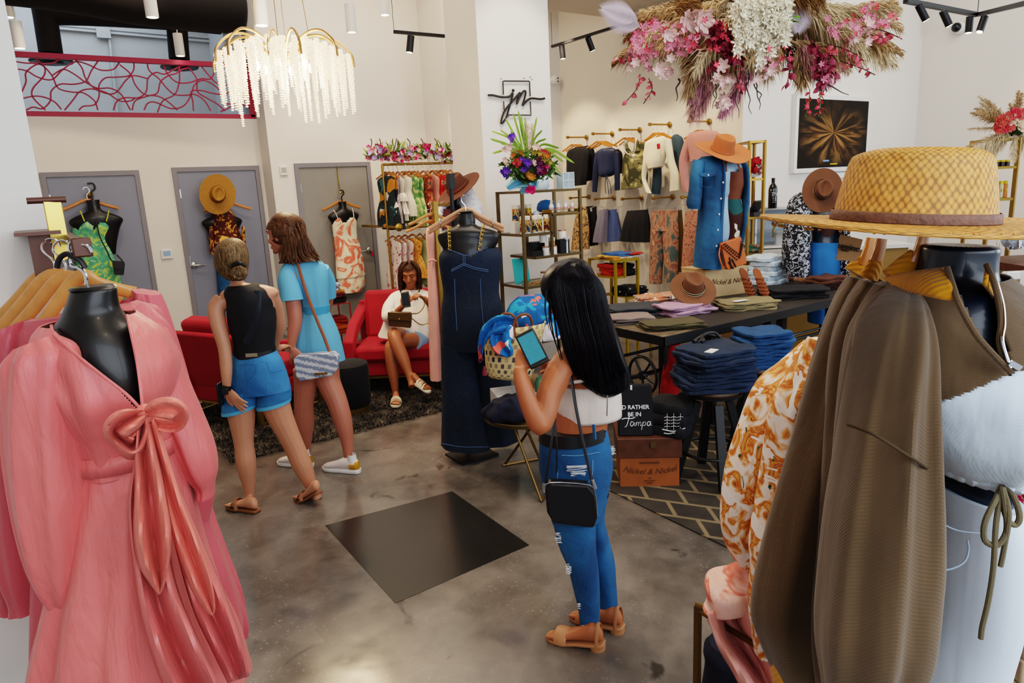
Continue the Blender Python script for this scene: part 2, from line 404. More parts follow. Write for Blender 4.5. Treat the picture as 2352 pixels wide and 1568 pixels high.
# ================================================================ people
def skin(name, col): return mat(name, col, .45, var=.06, vs=14, sub=.12)
S_tan = skin('skin_tan', '#b26c48'); S_fair = skin('skin_fair', '#c98e72'); S_rose = skin('skin_rose', '#b87560'); S_olive = skin('skin_olive', '#a3623f')
def hair_mat(name, dark, light, rough=.35):
    t = NT(name); co = t.co(scale=(1,1,.06)); n = t.noise(160, 3, co, .3)
    t.L(t.ramp(n.outputs[0], [(.35, dark), (.7, light)]), t.b.inputs['Base Color']); t.b.inputs['Roughness'].default_value = rough
    t.b.inputs['Specular IOR Level'].default_value = .15
    t.bump(n.outputs[0], .3, .004); return t.m
H_black = hair_mat('black_hair', '#07060a', '#15131c', .3); H_brown = hair_mat('brown_hair', '#3a2417', '#74513a', .42); H_blond = hair_mat('dark_blond_hair', '#45331f', '#93785a', .42); H_dark = hair_mat('dark_brown_hair', '#2a1912', '#5a3a28', .4)
def T(mb, pts, n=12, k=4, flat=1., side=None):
    """tube along photo points (x, y, D, radius in photo pixels)"""
    P = []; q = []
    for x, y, D, r in pts:
        p = W(x, y, D); P.append(p); q.append(r*(p-CP).dot(CF)/FPX)
    return mb.tube(P, q, n, k, flat, side)
def body(mb, m, parent, vox=.0055, name='body', sm=6):
    o = build(name, mb, m, parent)
    r = o.modifiers.new('skin', 'REMESH'); r.mode = 'VOXEL'; r.voxel_size = vox; r.use_smooth_shade = True
    q = o.modifiers.new('smooth', 'SMOOTH'); q.factor = .5; q.iterations = sm
    return o
def head(mb, c, f, up=(0,0,1), s=1.):
    """skull, jaw, nose, lips, ears; c centre of skull, f face direction"""
    f = V(f).normalized(); up = V(up); x = f.cross(up).normalized(); up = x.cross(f).normalized(); M = Matrix((x, f, up)).transposed(); c = V(c)
    P = lambda a, b, d: c + M @ V((a*s, b*s, d*s))
    mb.sph(P(0,-.012,.025), (.076*s,.096*s,.09*s), 20, M)
    mb.sph(P(0,.022,-.02), (.064*s,.068*s,.085*s), 16, M)
    mb.sph(P(0,.042,-.075), (.042*s,.045*s,.038*s), 14, M)
    mb.sph(P(0,.076,-.098), (.02*s,.018*s,.016*s), 10, M)
    mb.tube([P(0,.082,.012), P(0,.096,-.012), P(0,.104,-.03), P(0,.088,-.04)], [.008*s,.010*s,.0125*s,.009*s], 8, 2)
    for e in (-1, 1):
        mb.sph(P(.010*e,.088,-.036), .0085*s, 8)
        mb.sph(P(.040*e,.062,-.028), (.022*s,.018*s,.02*s), 10, M)
        mb.tube([P(.012*e,.084,.026), P(.032*e,.082,.032), P(.052*e,.066,.026)], .008*s, 6, 2)
        mb.sph(P(.075*e,-.008,-.012), (.008*s,.017*s,.027*s), 10, M)
    mb.tube([P(-.02,.082,-.064), P(0,.092,-.062), P(.02,.082,-.064)], [.004*s,.007*s,.004*s], 8, 2)
    mb.tube([P(-.017,.080,-.072), P(0,.089,-.073), P(.017,.080,-.072)], [.004*s,.008*s,.004*s], 8, 2)
    return P, M
def haircap(mb, P, n=28, line=.052, k=1.):
    R = []
    for i in range(n//2+1):
        b = .02+(pi-.04)*i/(n//2); R.append([(.085*k*sin(b)*cos(2*pi*j/n), -.012+.106*k*sin(b)*sin(2*pi*j/n), .024-.099*k*cos(b)) for j in range(n)])
    for i in range(n//2):
        for j in range(n):
            q_ = [R[i][j], R[i][(j+1)%n], R[i+1][(j+1)%n], R[i+1][j]]; cy = sum(a[1] for a in q_)/4; cz = sum(a[2] for a in q_)/4
            if (cy > .02 and cz < line) or cz < -.05: continue
            mb.add([P(*a) for a in q_], [(0,1,2,3)])
def face(P, parent, s=1., closed=False, hairm=None):
    L = MB(); bk = mat('brow_dark', '#2a1a12', .7, var=0)
    for e in (-1, 1):
        E = MB(); I = MB(); B = MB(); E.sph(P(.031*e,.070,.010), .0125*s, 12)
        if closed: B.tube([P(.02*e,.083,.004), P(.031*e,.0855,.001), P(.043*e,.079,.004)], .0018*s, 6, 2)
        else: I.sph(P(.031*e,.0795,.009), .006*s, 10)
        B.tube([P(.015*e,.092,.032), P(.033*e,.090,.040), P(.052*e,.072,.033)], [.0028*s,.003*s,.0012*s], 6, 3); build('eyebrow', B, bk, parent)
        if not closed: build('eye', E, mat('eye_white', '#e8e2dc', .2, var=0), parent); build('iris', I, mat('iris_brown', '#2a1a10', .2, var=0), parent)
    L.tube([P(-.021,.086,-.064), P(-.008,.096,-.0615), P(0,.098,-.063), P(.008,.096,-.0615), P(.021,.086,-.064)], [.001*s,.0035*s,.004*s,.0035*s,.001*s], 6, 2)
    L.tube([P(-.019,.085,-.068), P(0,.096,-.072), P(.019,.085,-.068)], [.001*s,.0055*s,.001*s], 6, 3)
    build('lips', L, mat('lip_rose', '#b05a55', .4, var=0), parent)
def hand(mb, w, d, nrm, thumb, curl=(25,30,20), s=1., spread=4, tc=25, nails=None):
    """palm plus five fingers: w wrist, d hand direction, nrm palm side, thumb = direction of the thumb side"""
    w = V(w); d = V(d).normalized(); nrm = V(nrm); nrm = (nrm-d*nrm.dot(d)).normalized(); x = d.cross(nrm); x = x if x.dot(V(thumb)) > 0 else -x
    R = []
    for t, hw, hd, o in ((-.02,.024,.019,0),(.01,.027,.018,0),(.045,.038,.0165,0),(.075,.041,.0145,0),(.092,.036,.012,0)):
        c = w + d*t*s; R.append([c + x*cos(a)*hw*s + nrm*sin(a)*hd*s for a in (2*pi*j/14 for j in range(14))])
    mb.rings(R)
    for i, (ox, L) in enumerate(((.029,.070),(.010,.078),(-.010,.073),(-.029,.058))):
        p = w + d*.078*s + x*ox*s; pts = [p, p + d*.014*s]; rr = [.0095*s, .0092*s]; a = 0; dd = (d + x*math.tan(R_(spread*(1.5-i)))).normalized()
        p = pts[1]
        for q, fr in enumerate((.45,.31,.24)):
            a += R_(curl[q]*(1+.06*i)); v = dd*cos(a) + nrm*sin(a); p = p + v*L*fr*s; pts.append(p); rr.append((.0085-.0009*q)*s)
        mb.tube(pts, rr, 10, 2); mb.sph(p, rr[-1]*.97, 8)
        if nails is not None: nails.sph(p - (v.cross(x).normalized() if v.cross(x).dot(nrm) > 0 else -v.cross(x).normalized())*.004*s, (.005*s,)*3, 8)
    p = w + d*.02*s + x*.026*s; a = R_(42); v = d*cos(a) + x*sin(a); pts = [p, p+v*.032*s]
    a2 = R_(42-tc); v2 = (d*cos(a2) + x*sin(a2) + nrm*.45).normalized(); pts += [pts[-1]+v2*.03*s]; v3 = (v2 + nrm*.3 + d*.1).normalized(); pts += [pts[-1]+v3*.024*s]
    mb.tube(pts, [.014*s,.0118*s,.0102*s,.0085*s], 10, 3); mb.sph(pts[-1], .0083*s, 8)
    return pts[-1]
def foot(mb, heel, d, L=.235, rise=0., w=1.):
    """bare foot: heel on the sole, d horizontal direction, rise = heel height above toes"""
    d = V(d).normalized(); x = d.cross(V((0,0,1))).normalized(); h = V(heel)
    def P(t, z, o=0): return h + d*(t*L) + V((0,0,z - rise*min(1, max(0, t-.05)/.6))) + x*o
    R = []
    for t, hw, z0, z1 in ((-.02,.012,.008,.04),(.05,.026,0,.075),(.2,.030,0,.085),(.4,.032,.004,.062),(.6,.038,.003,.045),(.75,.043,0,.032),(.86,.040,0,.024)):
        c = P(t, (z0+z1)/2); R.append([c + x*cos(a)*hw*w + V((0,0,1))*sin(a)*(z1-z0)/2 for a in (2*pi*j/14 for j in range(14))])
    mb.rings(R)
    for i, o in enumerate((-.032,-.012,.005,.02,.033)):
        mb.tube([P(.8,.014,o*w), P(.92-.02*i,.013,o*w), P(1.02-.03*i,.008,o*w)], [.013-.001*i,.011-.001*i,.009-.001*i], 8, 2)
    return P
def sole(P, m, parent, th=.012, L=1.06, w=.043, rise=0., heel=0.):
    s = MB(); xd = (P(0,0,1)-P(0,0,0))
    R = []
    for t, hw in ((-.05,.02),(.0,.031),(.2,.034),(.45,.034),(.7,w+.003),(.9,w),(1.02,.03),(L,.012)):
        c = P(t, -th/2); hh = th/2*(1.15 if heel else 1); R.append([c+xd*hw+V((0,0,hh)), c-xd*hw+V((0,0,hh)), c-xd*hw-V((0,0,hh)), c+xd*hw-V((0,0,hh))])
    s.rings(R)
    return build('sandal_sole', s, m, parent, bev=.003)
def strap(P, parent, m, t, w=.012, ex=.006, h=.055, t2=None, hw=.04, lo=-.004):
    s = MB(); t2 = t if t2 is None else t2; n = 9; A = []
    for i in range(n):
        a = pi*i/(n-1); A.append(P(t+(t2-t)*i/(n-1), lo + sin(a)*(h+ex), cos(a)*(hw+ex)))
    s.tube(A, w, 8, 2, flat=.18, side=(P(1,0)-P(0,0))); return build('strap', s, m, parent)

# ---------------------------------------------------------------- woman with the phone, back to us
D = 2.62
pw = thing('person', 'woman with long black hair in white cropped top and ripped jeans reading a phone', 'person', WZ(1365,1462))
b = MB()
ploft(b, [(1268,1090,1400,1092,.10),(1252,1040,1400,1030,.10),(1268,985,1394,985,.095),(1288,900,1410,900,.095),(1290,850,1412,850,.10),(1290,815,1405,815,.085),(1305,790,1380,790,.06),(1318,772,1362,772,.05),(1322,740,1358,740,.048),(1322,700,1358,700,.05)], D, .1, n=24)
# near arm: shoulder, elbow, wrist
T(b, [(1312,822,2.58,34),(1288,850,2.52,33),(1262,905,2.47,30),(1252,950,2.43,27),(1240,978,2.40,23),(1222,945,2.40,22),(1205,895,2.42,20.5),(1196,860,2.44,17),(1196,845,2.45,15.5)], 16)
T(b, [(1398,825,2.7,30),(1385,880,2.85,28),(1350,930,2.92,24),(1300,905,2.85,20),(1262,850,2.7,16),(1254,838,2.66,14)], 14)
ph0 = W(1213,792,2.55)
hand(b, W(1196,850,2.45), W(1214,790,2.52)-W(1198,852,2.45), W(1240,800,2.6)-W(1200,815,2.46), W(1244,815,2.46)-W(1208,815,2.48), (48,38,22), .95, tc=10)
hand(b, W(1258,846,2.66), W(1232,808,2.60)-W(1256,842,2.66), W(1222,830,2.60)-W(1250,812,2.6), W(1215,800,2.5)-W(1240,838,2.62), (50,45,30), .9, tc=10)
hc = W(1318,672,2.60); hf = V((-.62,.60,-.38))
P_, M_ = head(b, hc, hf, s=1.0)
PF1 = foot(b, WZ(1382,1474,.035), WZ(1265,1452,0)-WZ(1382,1480,.0), .232, .022); PF2 = foot(b, WZ(1426,1436,.035), WZ(1330,1408,0)-WZ(1426,1440,0), .232, .022)
T(b, [(1356,1445,2.62,19),(1354,1400,2.62,17),(1347,1330,2.62,22),(1337,1260,2.62,28),(1325,1180,2.62,36),(1315,1100,2.62,50)], 14)
T(b, [(1412,1412,2.72,17),(1396,1370,2.72,14),(1383,1290,2.72,20),(1365,1200,2.71,22),(1355,1100,2.68,30)], 14)
body(b, S_tan, pw, .0042)
face(P_, pw, 1.)
# jeans with rips
def denim(name, col, lite, bump=.12, wear=.5):
    if name in _MC: return _MC[name]
    t = NT(name); n = t.noise(3.5, 6, dist=.6).outputs[0]
    c = t.ramp(n, [(.35, col), (.68, lite)]); w_ = t.noise(420, 2, t.co(scale=(1,1,.35))).outputs[0]
    c = t.mix(c, t.ramp(w_, [(.35, '#0a1628'), (.65, '#7aa6cc')]), .06)
    t.L(c, t.b.inputs['Base Color']); t.b.inputs['Roughness'].default_value = .85
    t.bump(t.noise(14, 4, t.co(scale=(1,1,.7)), dist=1.).outputs[0], .35, .02); t.bump(w_, bump, .001); _MC[name] = t.m; return t.m
J_blue = denim('blue_denim', '#124472', '#2f74a8'); J_dark = denim('dark_denim', '#060e20', '#0e2244'); J_light = denim('light_denim', '#1f62a0', '#4a92c8')
J_navy = denim('indigo_denim', '#040919', '#0a1530'); J_shirt = denim('washed_denim_shirt', '#133f66', '#2f6f9c')
M_thread = mat('pale_fray', '#dfe4ea', .9, var=.05)
j = MB()
ploft(j, [(1240,988,1392,974,.112),(1238,1030,1402,1020,.12),(1238,1075,1407,1070,.135),(1248,1120,1398,1120,.135),(1258,1165,1385,1160,.12),(1268,1200,1378,1190,.085)], D, .12, n=40)
ploft(j, [(1255,1130,1368,1135,.10),(1268,1190,1368,1190,.095),(1282,1250,1369,1250,.082),(1303,1300,1374,1300,.072),(1316,1350,1377,1345,.062),(1328,1400,1378,1400,.05),(1332,1438,1377,1447,.046)], 2.62, .08, n=32, folds=(5,.03), caps=(0,0))
ploft(j, [(1318,1130,1398,1130,.10,2.68),(1330,1190,1388,1185,.09,2.7),(1345,1240,1400,1240,.08,2.72),(1352,1290,1412,1290,.07,2.72),(1370,1340,1415,1335,.058,2.72),(1378,1400,1420,1404,.05,2.72)], 2.7, .08, n=28, folds=(5,.03), caps=(0,0))
jo = build('jeans', j, J_blue, pw)
def onrow(x, y, D, pts): pass
s = MB()
for (x, y, w_, D_) in ((1325,1075,42,2.49),(1328,1086,30,2.49),(1283,1228,10,2.56),(1284,1240,14,2.56),(1306,1300,9,2.56),(1306,1312,8,2.56),(1331,1390,6,2.58),(1404,1030,10,2.63),(1406,1036,12,2.63),(1402,1042,8,2.62)):
    for i in range(7):
        yy = y+rnd(-6,6); a = W(x-w_/2+rnd(-3,3), yy, D_); c = W(x+w_/2+rnd(-3,3), yy+rnd(-3,3), D_); s.tube([a, (a+c)/2+V((0,0,rnd(-.004,.002))), c], .0016, 5, 2)
build('frayed_rip', s, M_thread, jo)
s = MB()
def seam(mb, pts, r=.0012): mb.tube([W(*p) for p in pts], r, 5, 4); return mb
seam(s, [(1280,1055,2.50),(1281,1085,2.49),(1285,1105,2.49),(1330,1112,2.485),(1358,1100,2.49),(1362,1055,2.50)]); seam(s, [(1290,1045,2.5),(1330,1046,2.495),(1378,1038,2.51)])
seam(s, [(1366,1060,2.51),(1385,1045,2.54),(1398,1040,2.58)]); seam(s, [(1336,1435,2.575),(1356,1442,2.57),(1376,1446,2.6)])
build('stitching', s, mat('denim_stitch', '#7fb4d8', .8, var=0), jo)
s = MB(); ploft(s, [(1239,985,1392,973,.116),(1237,1012,1396,998,.122)], D, .12, n=40, k=2); 
bl = build('belt', s, M_black, pw)
s = MB(); s.bar(W(1364,975,2.495), W(1366,1008,2.488), .014, .006); build('belt_loop', s, J_blue, jo)
M_satin = mat('white_satin', '#ece0d6', .4, var=.04, folds=.5, fs=9, sheen=.2)
s = MB()
ploft(s, [(1282,963,1427,953,.10,2.62),(1280,935,1427,925,.105),(1287,905,1425,898,.105),(1290,885,1418,880,.105),(1303,880,1410,872,.10)], D, .1, n=48, folds=(9,.03), caps=(0,0))
seam(s, [(1287,895,2.54),(1288,880,2.54),(1312,878,2.51),(1345,872,2.5),(1345,860,2.5),(1308,800,2.53),(1294,785,2.56)], .006)
build('cropped_top', s, M_satin, pw, sol=.003)
s = MB(); seam(s, [(1396,870,2.5),(1395,920,2.49),(1394,955,2.49)], .0022); build('zipper', s, M_steel, pw)
s = MB()
hr = [(1310,592,1320,592,.01,2.6),(1298,596,1332,594,.045,2.6),(1268,608,1352,604,.09,2.6),(1245,640,1372,635,.115,2.6),(1243,672,1385,660,.125,2.6),(1262,700,1394,700,.12,2.6),(1278,740,1408,740,.105,2.58),(1288,780,1422,780,.085,2.55),(1298,820,1434,820,.07,2.53),(1312,850,1444,850,.065,2.53),(1335,880,1447,875,.055,2.53),(1362,900,1437,893,.045,2.53),(1385,912,1412,908,.02,2.53)]
ploft(s, hr, 2.6, .1, n=96, folds=(17,.045), k=5)
build('hair', s, H_black, pw, sub=1)
s = MB()
for i in range(120):
    u = rnd(0,1); x0 = 1262+u*118; x1 = 1318+u*122; q = rnd(-4,4)
    dd = 2.50-.05*sin(pi*u); s.tube([W(1306+u*18,602,2.54), W(1290+u*52+q*.5,618,2.515-.01*sin(pi*u)), W(x0+6,650+10*abs(u-.5),dd+.0), W(x0+(x1-x0)*.4+q,735,dd-.02), W(x0+(x1-x0)*.75+q,815,dd-.03), W(x1+q, 905-45*abs(u-.5)*2+rnd(-12,6), dd-.005)], [.003,.005,.005,.0045,.004,.001], 5, 4)
for x, y, x2, y2 in ((1262,690,1290,832),(1270,700,1308,880),(1255,665,1262,760),(1262,700,1276,790)):
    s.tube([W(x,y,2.52), W((x+x2)/2-6,(y+y2)/2,2.5), W(x2,y2,2.49)], [.004,.003,.0008], 5, 4)
build('hair_lock', s, H_black, pw)
M_tansh = mat('tan_leather', '#b9825a', .5, var=.1)
for P in (PF1, PF2):
    so = sole(P, M_tansh, pw, .014); strap(P, so, M_tansh, .74, .028, .005, .042, hw=.042); strap(P, so, M_tansh, .05, .008, .006, .085, hw=.03)
    h = MB(); hp = P(.08, -.032); h.lathe([(.031,-.018),(.034,.02)], hp, 16); build('block_heel', h, M_tansh, so)
# her bag and her phone
M_bag = mat('black_leather', '#17151a', .45, var=.12, bump=.15, bs=350)
bg = thing('crossbody_bag', 'small black zip crossbody bag hanging at hip of woman in ripped jeans', 'bag', W(1310,1205,2.42))
s = MB(); A = [W(1252,1118,2.44), W(1262,1103,2.44), W(1350,1108,2.44), W(1366,1130,2.44), W(1371,1180,2.44), W(1362,1205,2.44), W(1270,1195,2.44), W(1256,1170,2.44)]
nb = (A[3]-A[0]).cross(V((0,0,1))).normalized(); nb = nb if nb.dot(HF) > 0 else -nb
s.rings([[p - nb*.028 for p in A], [p + nb*.028 for p in A]]); build('bag_body', s, M_bag, bg, bev=.008)
s = MB(); s.tube([p - nb*.02 for p in A[:5]], .0022, 6, 3); build('zipper', s, M_steel, bg)
s = MB(); s.tube([W(1300,792,2.52), W(1310,850,2.49), W(1322,930,2.46), W(1338,1010,2.44), W(1352,1070,2.43), W(1362,1112,2.42)], .0075, 8, 4, flat=.3); s.tube([W(1275,960,2.47), W(1266,1020,2.44), W(1258,1075,2.43), W(1253,1110,2.43)], .006, 8, 4, flat=.3); s.tube([W(1275,965,2.47), W(1279,1020,2.45), W(1279,1085,2.46)], .004, 6, 3, flat=.4); build('shoulder_strap', s, M_bag, bg)
s = MB(); s.tube([W(1360,1100,2.42), W(1368,1122,2.42)], .006, 8); s.tube([W(1250,1108,2.43), W(1250,1130,2.43)], .006, 8); build('swivel_clip', s, M_chrome, bg)
def phone(lab, c, u, r, w=.076, h=.155, scr='#2d6878', em=.5):
    t = thing('smartphone', lab, 'phone', c); u = V(u).normalized(); r = V(r); r = (r-u*r.dot(u)).normalized(); nn = r.cross(u); M = Matrix((r, nn, u)).transposed()
    s = MB(); s.box(c, (w, .012, h), M=M); build('case', s, M_black, t, bev=.004)
    s = MB(); s.box(V(c)+nn*.0065, (w*.84, .0015, h*.8), M=M); build('screen', s, mat('phone_screen_'+scr[1:], scr, .15, var=.25, vs=60, emit=em), t, smooth=False); return t
u_ = W(1205,765,2.53)-W(1240,835,2.44)
phone('black phone held by long black haired woman in white cropped top', W(1222,800,2.455), u_, W(1235,785,2.47)-W(1200,800,2.47), .074, .15)

# ---------------------------------------------------------------- blond woman walking
D = 4.1
q = thing('person', 'woman with blond bun in black tank top and denim shorts walking away', 'person', WZ(600,1150))
b = MB()
ploft(b, [(530,880,655,880,.10),(536,830,640,830,.105),(541,790,624,790,.09),(530,740,628,740,.095),(520,700,632,690,.10),(505,676,640,668,.085),(520,662,610,655,.06),(531,650,562,650,.048),(528,635,560,635,.046),(525,610,556,610,.046)], D, .1, n=22)
T(b, [(512,690,4.08,22),(497,710,4.05,19.5),(503,750,4.02,17.5),(516,800,4.0,15),(520,850,3.98,13.5),(521,890,3.97,9),(522,900,3.97,8)], 14)
hand(b, W(522,896,3.97), W(558,938,3.93)-W(524,900,3.97), V((HR.x*.2,HR.y*.2,0))+HF+V((0,0,.2)), W(514,935,3.95)-W(522,900,3.95), (8,10,8), .98, spread=5, tc=5)
T(b, [(618,678,4.12,21),(633,710,4.2,18),(640,750,4.26,16),(628,790,4.34,13),(640,800,4.42,10)], 12)
hand(b, W(638,800,4.42), HF*1+HR*.3, V((0,0,-1)), HR*-1, (30,30,20), .9)
Pb, M_ = head(b, W(533,598,4.06), HF*.92-HR*.42+V((0,0,-.1)), s=.98)
T(b, [(549,915,4.08,36),(555,960,4.07,30),(560,1018,4.05,22),(565,1062,4.04,23),(571,1110,4.05,15),(573,1140,4.06,11),(575,1152,4.06,12)], 14)
T(b, [(625,905,4.12,36),(645,960,4.12,29),(672,1017,4.13,23.5),(694,1068,4.14,22.5),(712,1108,4.15,15),(724,1132,4.16,11.5),(728,1145,4.16,12)], 14)
F1 = foot(b, WZ(590,1170,.02), WZ(518,1157,0)-WZ(590,1170,0), .225); F2 = foot(b, WZ(738,1165,0)+V((.0,.02,.10)), WZ(700,1150)-WZ(738,1163), .22, .085)
body(b, S_fair, q, .0055)
s = MB(); ploft(s, [(537,805,632,803,.105),(533,840,650,835,.12),(529,880,662,870,.125),(524,905,668,893,.12)], D, .12, n=40); ploft(s, [(526,890,592,895,.105,4.08),(512,925,590,922,.10,4.08),(511,948,588,932,.10,4.08)], D, .1, n=28, caps=(0,0)); ploft(s, [(592,885,665,885,.11,4.12),(590,915,668,905,.105,4.12),(590,936,667,920,.10,4.12)], D, .1, n=28, caps=(0,0))
so = build('denim_shorts', s, J_light, q)
s = MB(); ploft(s, [(510,943,589,926,.106,4.08),(511,951,588,934,.106,4.08)], D, .1, n=28, caps=(0,0), k=1); ploft(s, [(589,930,668,914,.109,4.12),(590,938,667,922,.109,4.12)], D, .1, n=28, caps=(0,0), k=1); build('hem_cuff', s, mat('pale_denim_hem', '#5fb4e0', .8), so)
s = MB(); s.tube([W(551,838,3.97), W(553,862,3.955), W(567,872,3.95), W(583,862,3.95), W(586,838,3.955), W(551,838,3.97)], .0015, 5, 2); s.tube([W(612,832,3.97), W(622,855,3.97), W(648,850,3.99)], .0015, 5, 3); build('back_pocket', s, mat('denim_seam_dark', '#1d5f93', .8, var=0), so)
s = MB(); ploft(s, [(537,812,632,798,.109),(537,822,634,808,.111)], D, .1, n=36, k=1); build('belt', s, M_black, q)
s = MB(); s.box(W(578,815,3.985), (.07,.008,.022), rz=-_y); build('belt_plate', s, M_steel, q)
M_tank = mat('black_ribbed_knit', '#14151b', .8, var=.1, folds=.35, fs=8)
s = MB(); ploft(s, [(537,812,630,803,.11),(537,780,630,775,.118),(526,742,633,738,.13),(524,712,630,708,.142),(523,690,630,680,.142),(517,674,622,664,.13),(519,663,602,655,.105),(524,656,586,651,.085)], D, .1, n=40, folds=(6,.012)); build('tank_top', s, M_tank, q)
s = MB(); s.tube([W(592,668,4.0), W(590,710,3.975), W(582,750,3.975), W(565,790,3.98)], .022, 8, 4, flat=.15, side=HR); build('sling_strap', s, mat('navy_black_strap', '#15202e', .5), q)
s = MB(); ploft(s, [(527,546,537,546,.015,4.05),(513,551,549,550,.06,4.05),(499,566,563,563,.10,4.05),(493,590,569,585,.095,4.05),(496,612,570,608,.095,4.06),(508,630,566,628,.07,4.05),(524,643,556,643,.04,4.03)], D, .1, n=64, folds=(15,.03)); haircap(s, Pb, k=1.03); s.sph(W(549,627,3.94), (.048,.04,.045), 18); hh = build('hair', s, H_blond, q)
s = MB(); s.tube([W(531,622,3.95), W(537,608,3.93), W(551,604,3.925), W(563,612,3.94)], [.006,.012,.012,.006], 8, 4); build('hair_tie', s, M_black, hh)
s = MB()
for i in range(6): a = i*.9; s.tube([W(549+14*cos(a+t*1.1), 627+13*sin(a+t*1.1), 3.90-.01*sin(t)) for t in arr(0,2,5)], .006, 6, 2)
build('bun', s, H_blond, hh)
s = MB(); s.tube([W(512,890,3.93), W(522,893,3.92), W(531,892,3.95)], .016, 10, 3, flat=.2, side=(0,0,1)); build('watch_band', s, M_black, q)
s = MB(); s.box(W(517,899,3.915), (.034,.010,.038), rz=-_y+.3); build('watch_face', s, M_black, q, bev=.004)
M_brl = mat('brown_leather', '#8a5a38', .5, var=.15)
for F in (F1, F2):
    o = sole(F, M_brl, q, .016); strap(F, o, M_brl, .55, .012, .005, .05, .8); strap(F, o, M_brl, .8, .012, .005, .05, .55)
phone('grey phone edge held at thigh by blond woman in denim shorts', W(506,905,3.99), (0,0,1), HF, .07, .14, '#3a3f48', 0)

# ---------------------------------------------------------------- woman in the blue dress
D = 4.72
q = thing('person', 'smiling brown haired woman in light blue short sleeve dress and white sneakers, face in profile', 'person', WZ(730,1080))
b = MB()
ploft(b, [(682,830,780,830,.10),(680,780,770,780,.11),(697,710,752,710,.09),(690,660,752,655,.10),(672,620,748,620,.095),(668,600,738,600,.07),(682,585,708,588,.045),(672,565,700,568,.045),(660,545,690,548,.045)], D, .1, n=22)
T(b, [(672,625,4.66,17),(672,680,4.62,18),(678,735,4.6,16.5),(673,770,4.58,13),(670,797,4.57,9),(672,805,4.57,8)], 14)
hand(b, W(671,800,4.57), W(692,832,4.54)-W(671,802,4.57), HF, W(668,830,4.5)-W(671,800,4.5), (15,20,15), .98, tc=5)
T(b, [(742,625,4.8,15),(752,680,4.88,15),(735,740,4.95,13),(700,760,5.0,10)], 12)
hand(b, W(698,760,5.0), -HR, HF, V((0,0,1)), (20,20,20), .9)
hc = W(648,540,4.70); P_, M_ = head(b, hc, -HR*.93+HF*.30+V((0,0,-.1)), s=1.04)
T(b, [(705,850,4.70,32),(702,880,4.70,27),(698,930,4.70,22),(700,968,4.72,22),(703,1010,4.74,13),(703,1035,4.76,10),(703,1050,4.77,11)], 14)
T(b, [(748,850,4.70,32),(756,880,4.68,27),(774,922,4.64,24),(788,968,4.62,21),(797,1010,4.61,15),(800,1045,4.60,11),(800,1060,4.60,12)], 14)
body(b, S_rose, q, .006)
face(P_, q, 1.04)
M_blue = mat('light_blue_cotton', '#6cb4d8', .85, var=.05, folds=.45, fs=10)
s = MB(); ploft(s, [(672,806,792,826,.15),(674,780,784,790,.145),(680,750,774,755,.13),(694,715,756,715,.105),(694,702,755,702,.104),(686,670,755,665,.112),(664,635,754,632,.11),(655,608,744,606,.095),(672,590,722,590,.06),(680,578,704,580,.05)], D, .1, n=56, folds=(8,.05), caps=(0,1), grow=False)
T(s, [(668,612,4.68,18),(662,640,4.64,23),(668,668,4.62,25),(671,690,4.61,27)], 20); T(s, [(742,615,4.78,14),(752,645,4.84,18),(752,680,4.87,20)], 16)
do = build('blue_dress', s, M_blue, q)
s = MB(); ploft(s, [(695,716,757,716,.109),(695,700,757,700,.108)], D, .1, n=40, k=1); build('waistband', s, mat('mid_blue_cotton', '#4aa3cf', .85), do)
s = MB(); ploft(s, [(648,486,660,486,.015,4.71),(634,491,674,491,.055,4.71),(624,503,690,500,.10,4.72),(628,520,700,515,.112,4.73),(645,545,704,540,.105,4.75),(648,570,712,565,.085,4.72),(646,590,722,585,.07,4.70),(640,605,735,598,.055,4.66)], D, .1, n=72, folds=(11,.07)); haircap(s, P_, k=1.04)
for i in range(24):
    u = rnd(0,1); s.tube([W(632+u*60,505+rnd(0,12),4.63+.03*u), W(652+u*55,550,4.62), W(645+u*75+rnd(-5,5),580,4.62), W(640+u*98+rnd(-4,4),606-12*u+rnd(-6,10),4.60)], [.004,.012,.012,.002], 6, 4)
build('hair', s, H_brown, q)
M_sn = mat('sneaker_white', '#dcd0cc', .6, var=.05); M_must = mat('mustard_suede', '#c08a20', .8)
def sneaker(heel, d, parent):
    d = V(d).normalized(); x = d.cross(V((0,0,1))); h = V(heel)
    P = lambda t, z, o=0: h + d*t + V((0,0,z)) + x*o
    s = MB(); s.rings([[P(t, zc) + x*cos(a)*hw + V((0,0,1))*sin(a)*hh for a in (2*pi*j/16 for j in range(16))] for t, zc, hw, hh in ((-.01,.06,.012,.03),(.01,.06,.033,.04),(.06,.065,.036,.046),(.11,.058,.037,.042),(.16,.048,.040,.03),(.21,.04,.043,.022),(.25,.034,.036,.016),(.268,.03,.014,.01))]); o = build('sneaker', s, M_sn, parent)
    s = MB(); s.rings([[P(t, .014) + x*cos(a)*hw + V((0,0,1))*max(-.014,min(.014,sin(a)*.03)) for a in (2*pi*j/16 for j in range(16))] for t, hw in ((-.02,.012),(-.008,.034),(.05,.041),(.12,.040),(.2,.048),(.25,.042),(.278,.016))]); build('sneaker_sole', s, M_white, o)
    s = MB(); s.rings([[P(t, .055) + x*cos(a)*hw + V((0,0,1))*sin(a)*.034 for a in (2*pi*j/16 for j in range(16))] for t, hw in ((-.014,.014),(.0,.034),(.045,.0385))]); build('heel_patch', s, M_must, o)
    s = MB()
    for i in range(5): t = .10+.022*i; z = .102-.012*i; s.tube([P(t,z-.012,-.022), P(t+.008,z,0), P(t,z-.012,.022)], .003, 6, 2)
    build('laces', s, M_white, o)
    s = MB(); s.lathe([(.033,0),(.031,.03),(.029,.05)], P(.035,.085), 14, caps=(0,0)); build('sock', s, M_white, o)
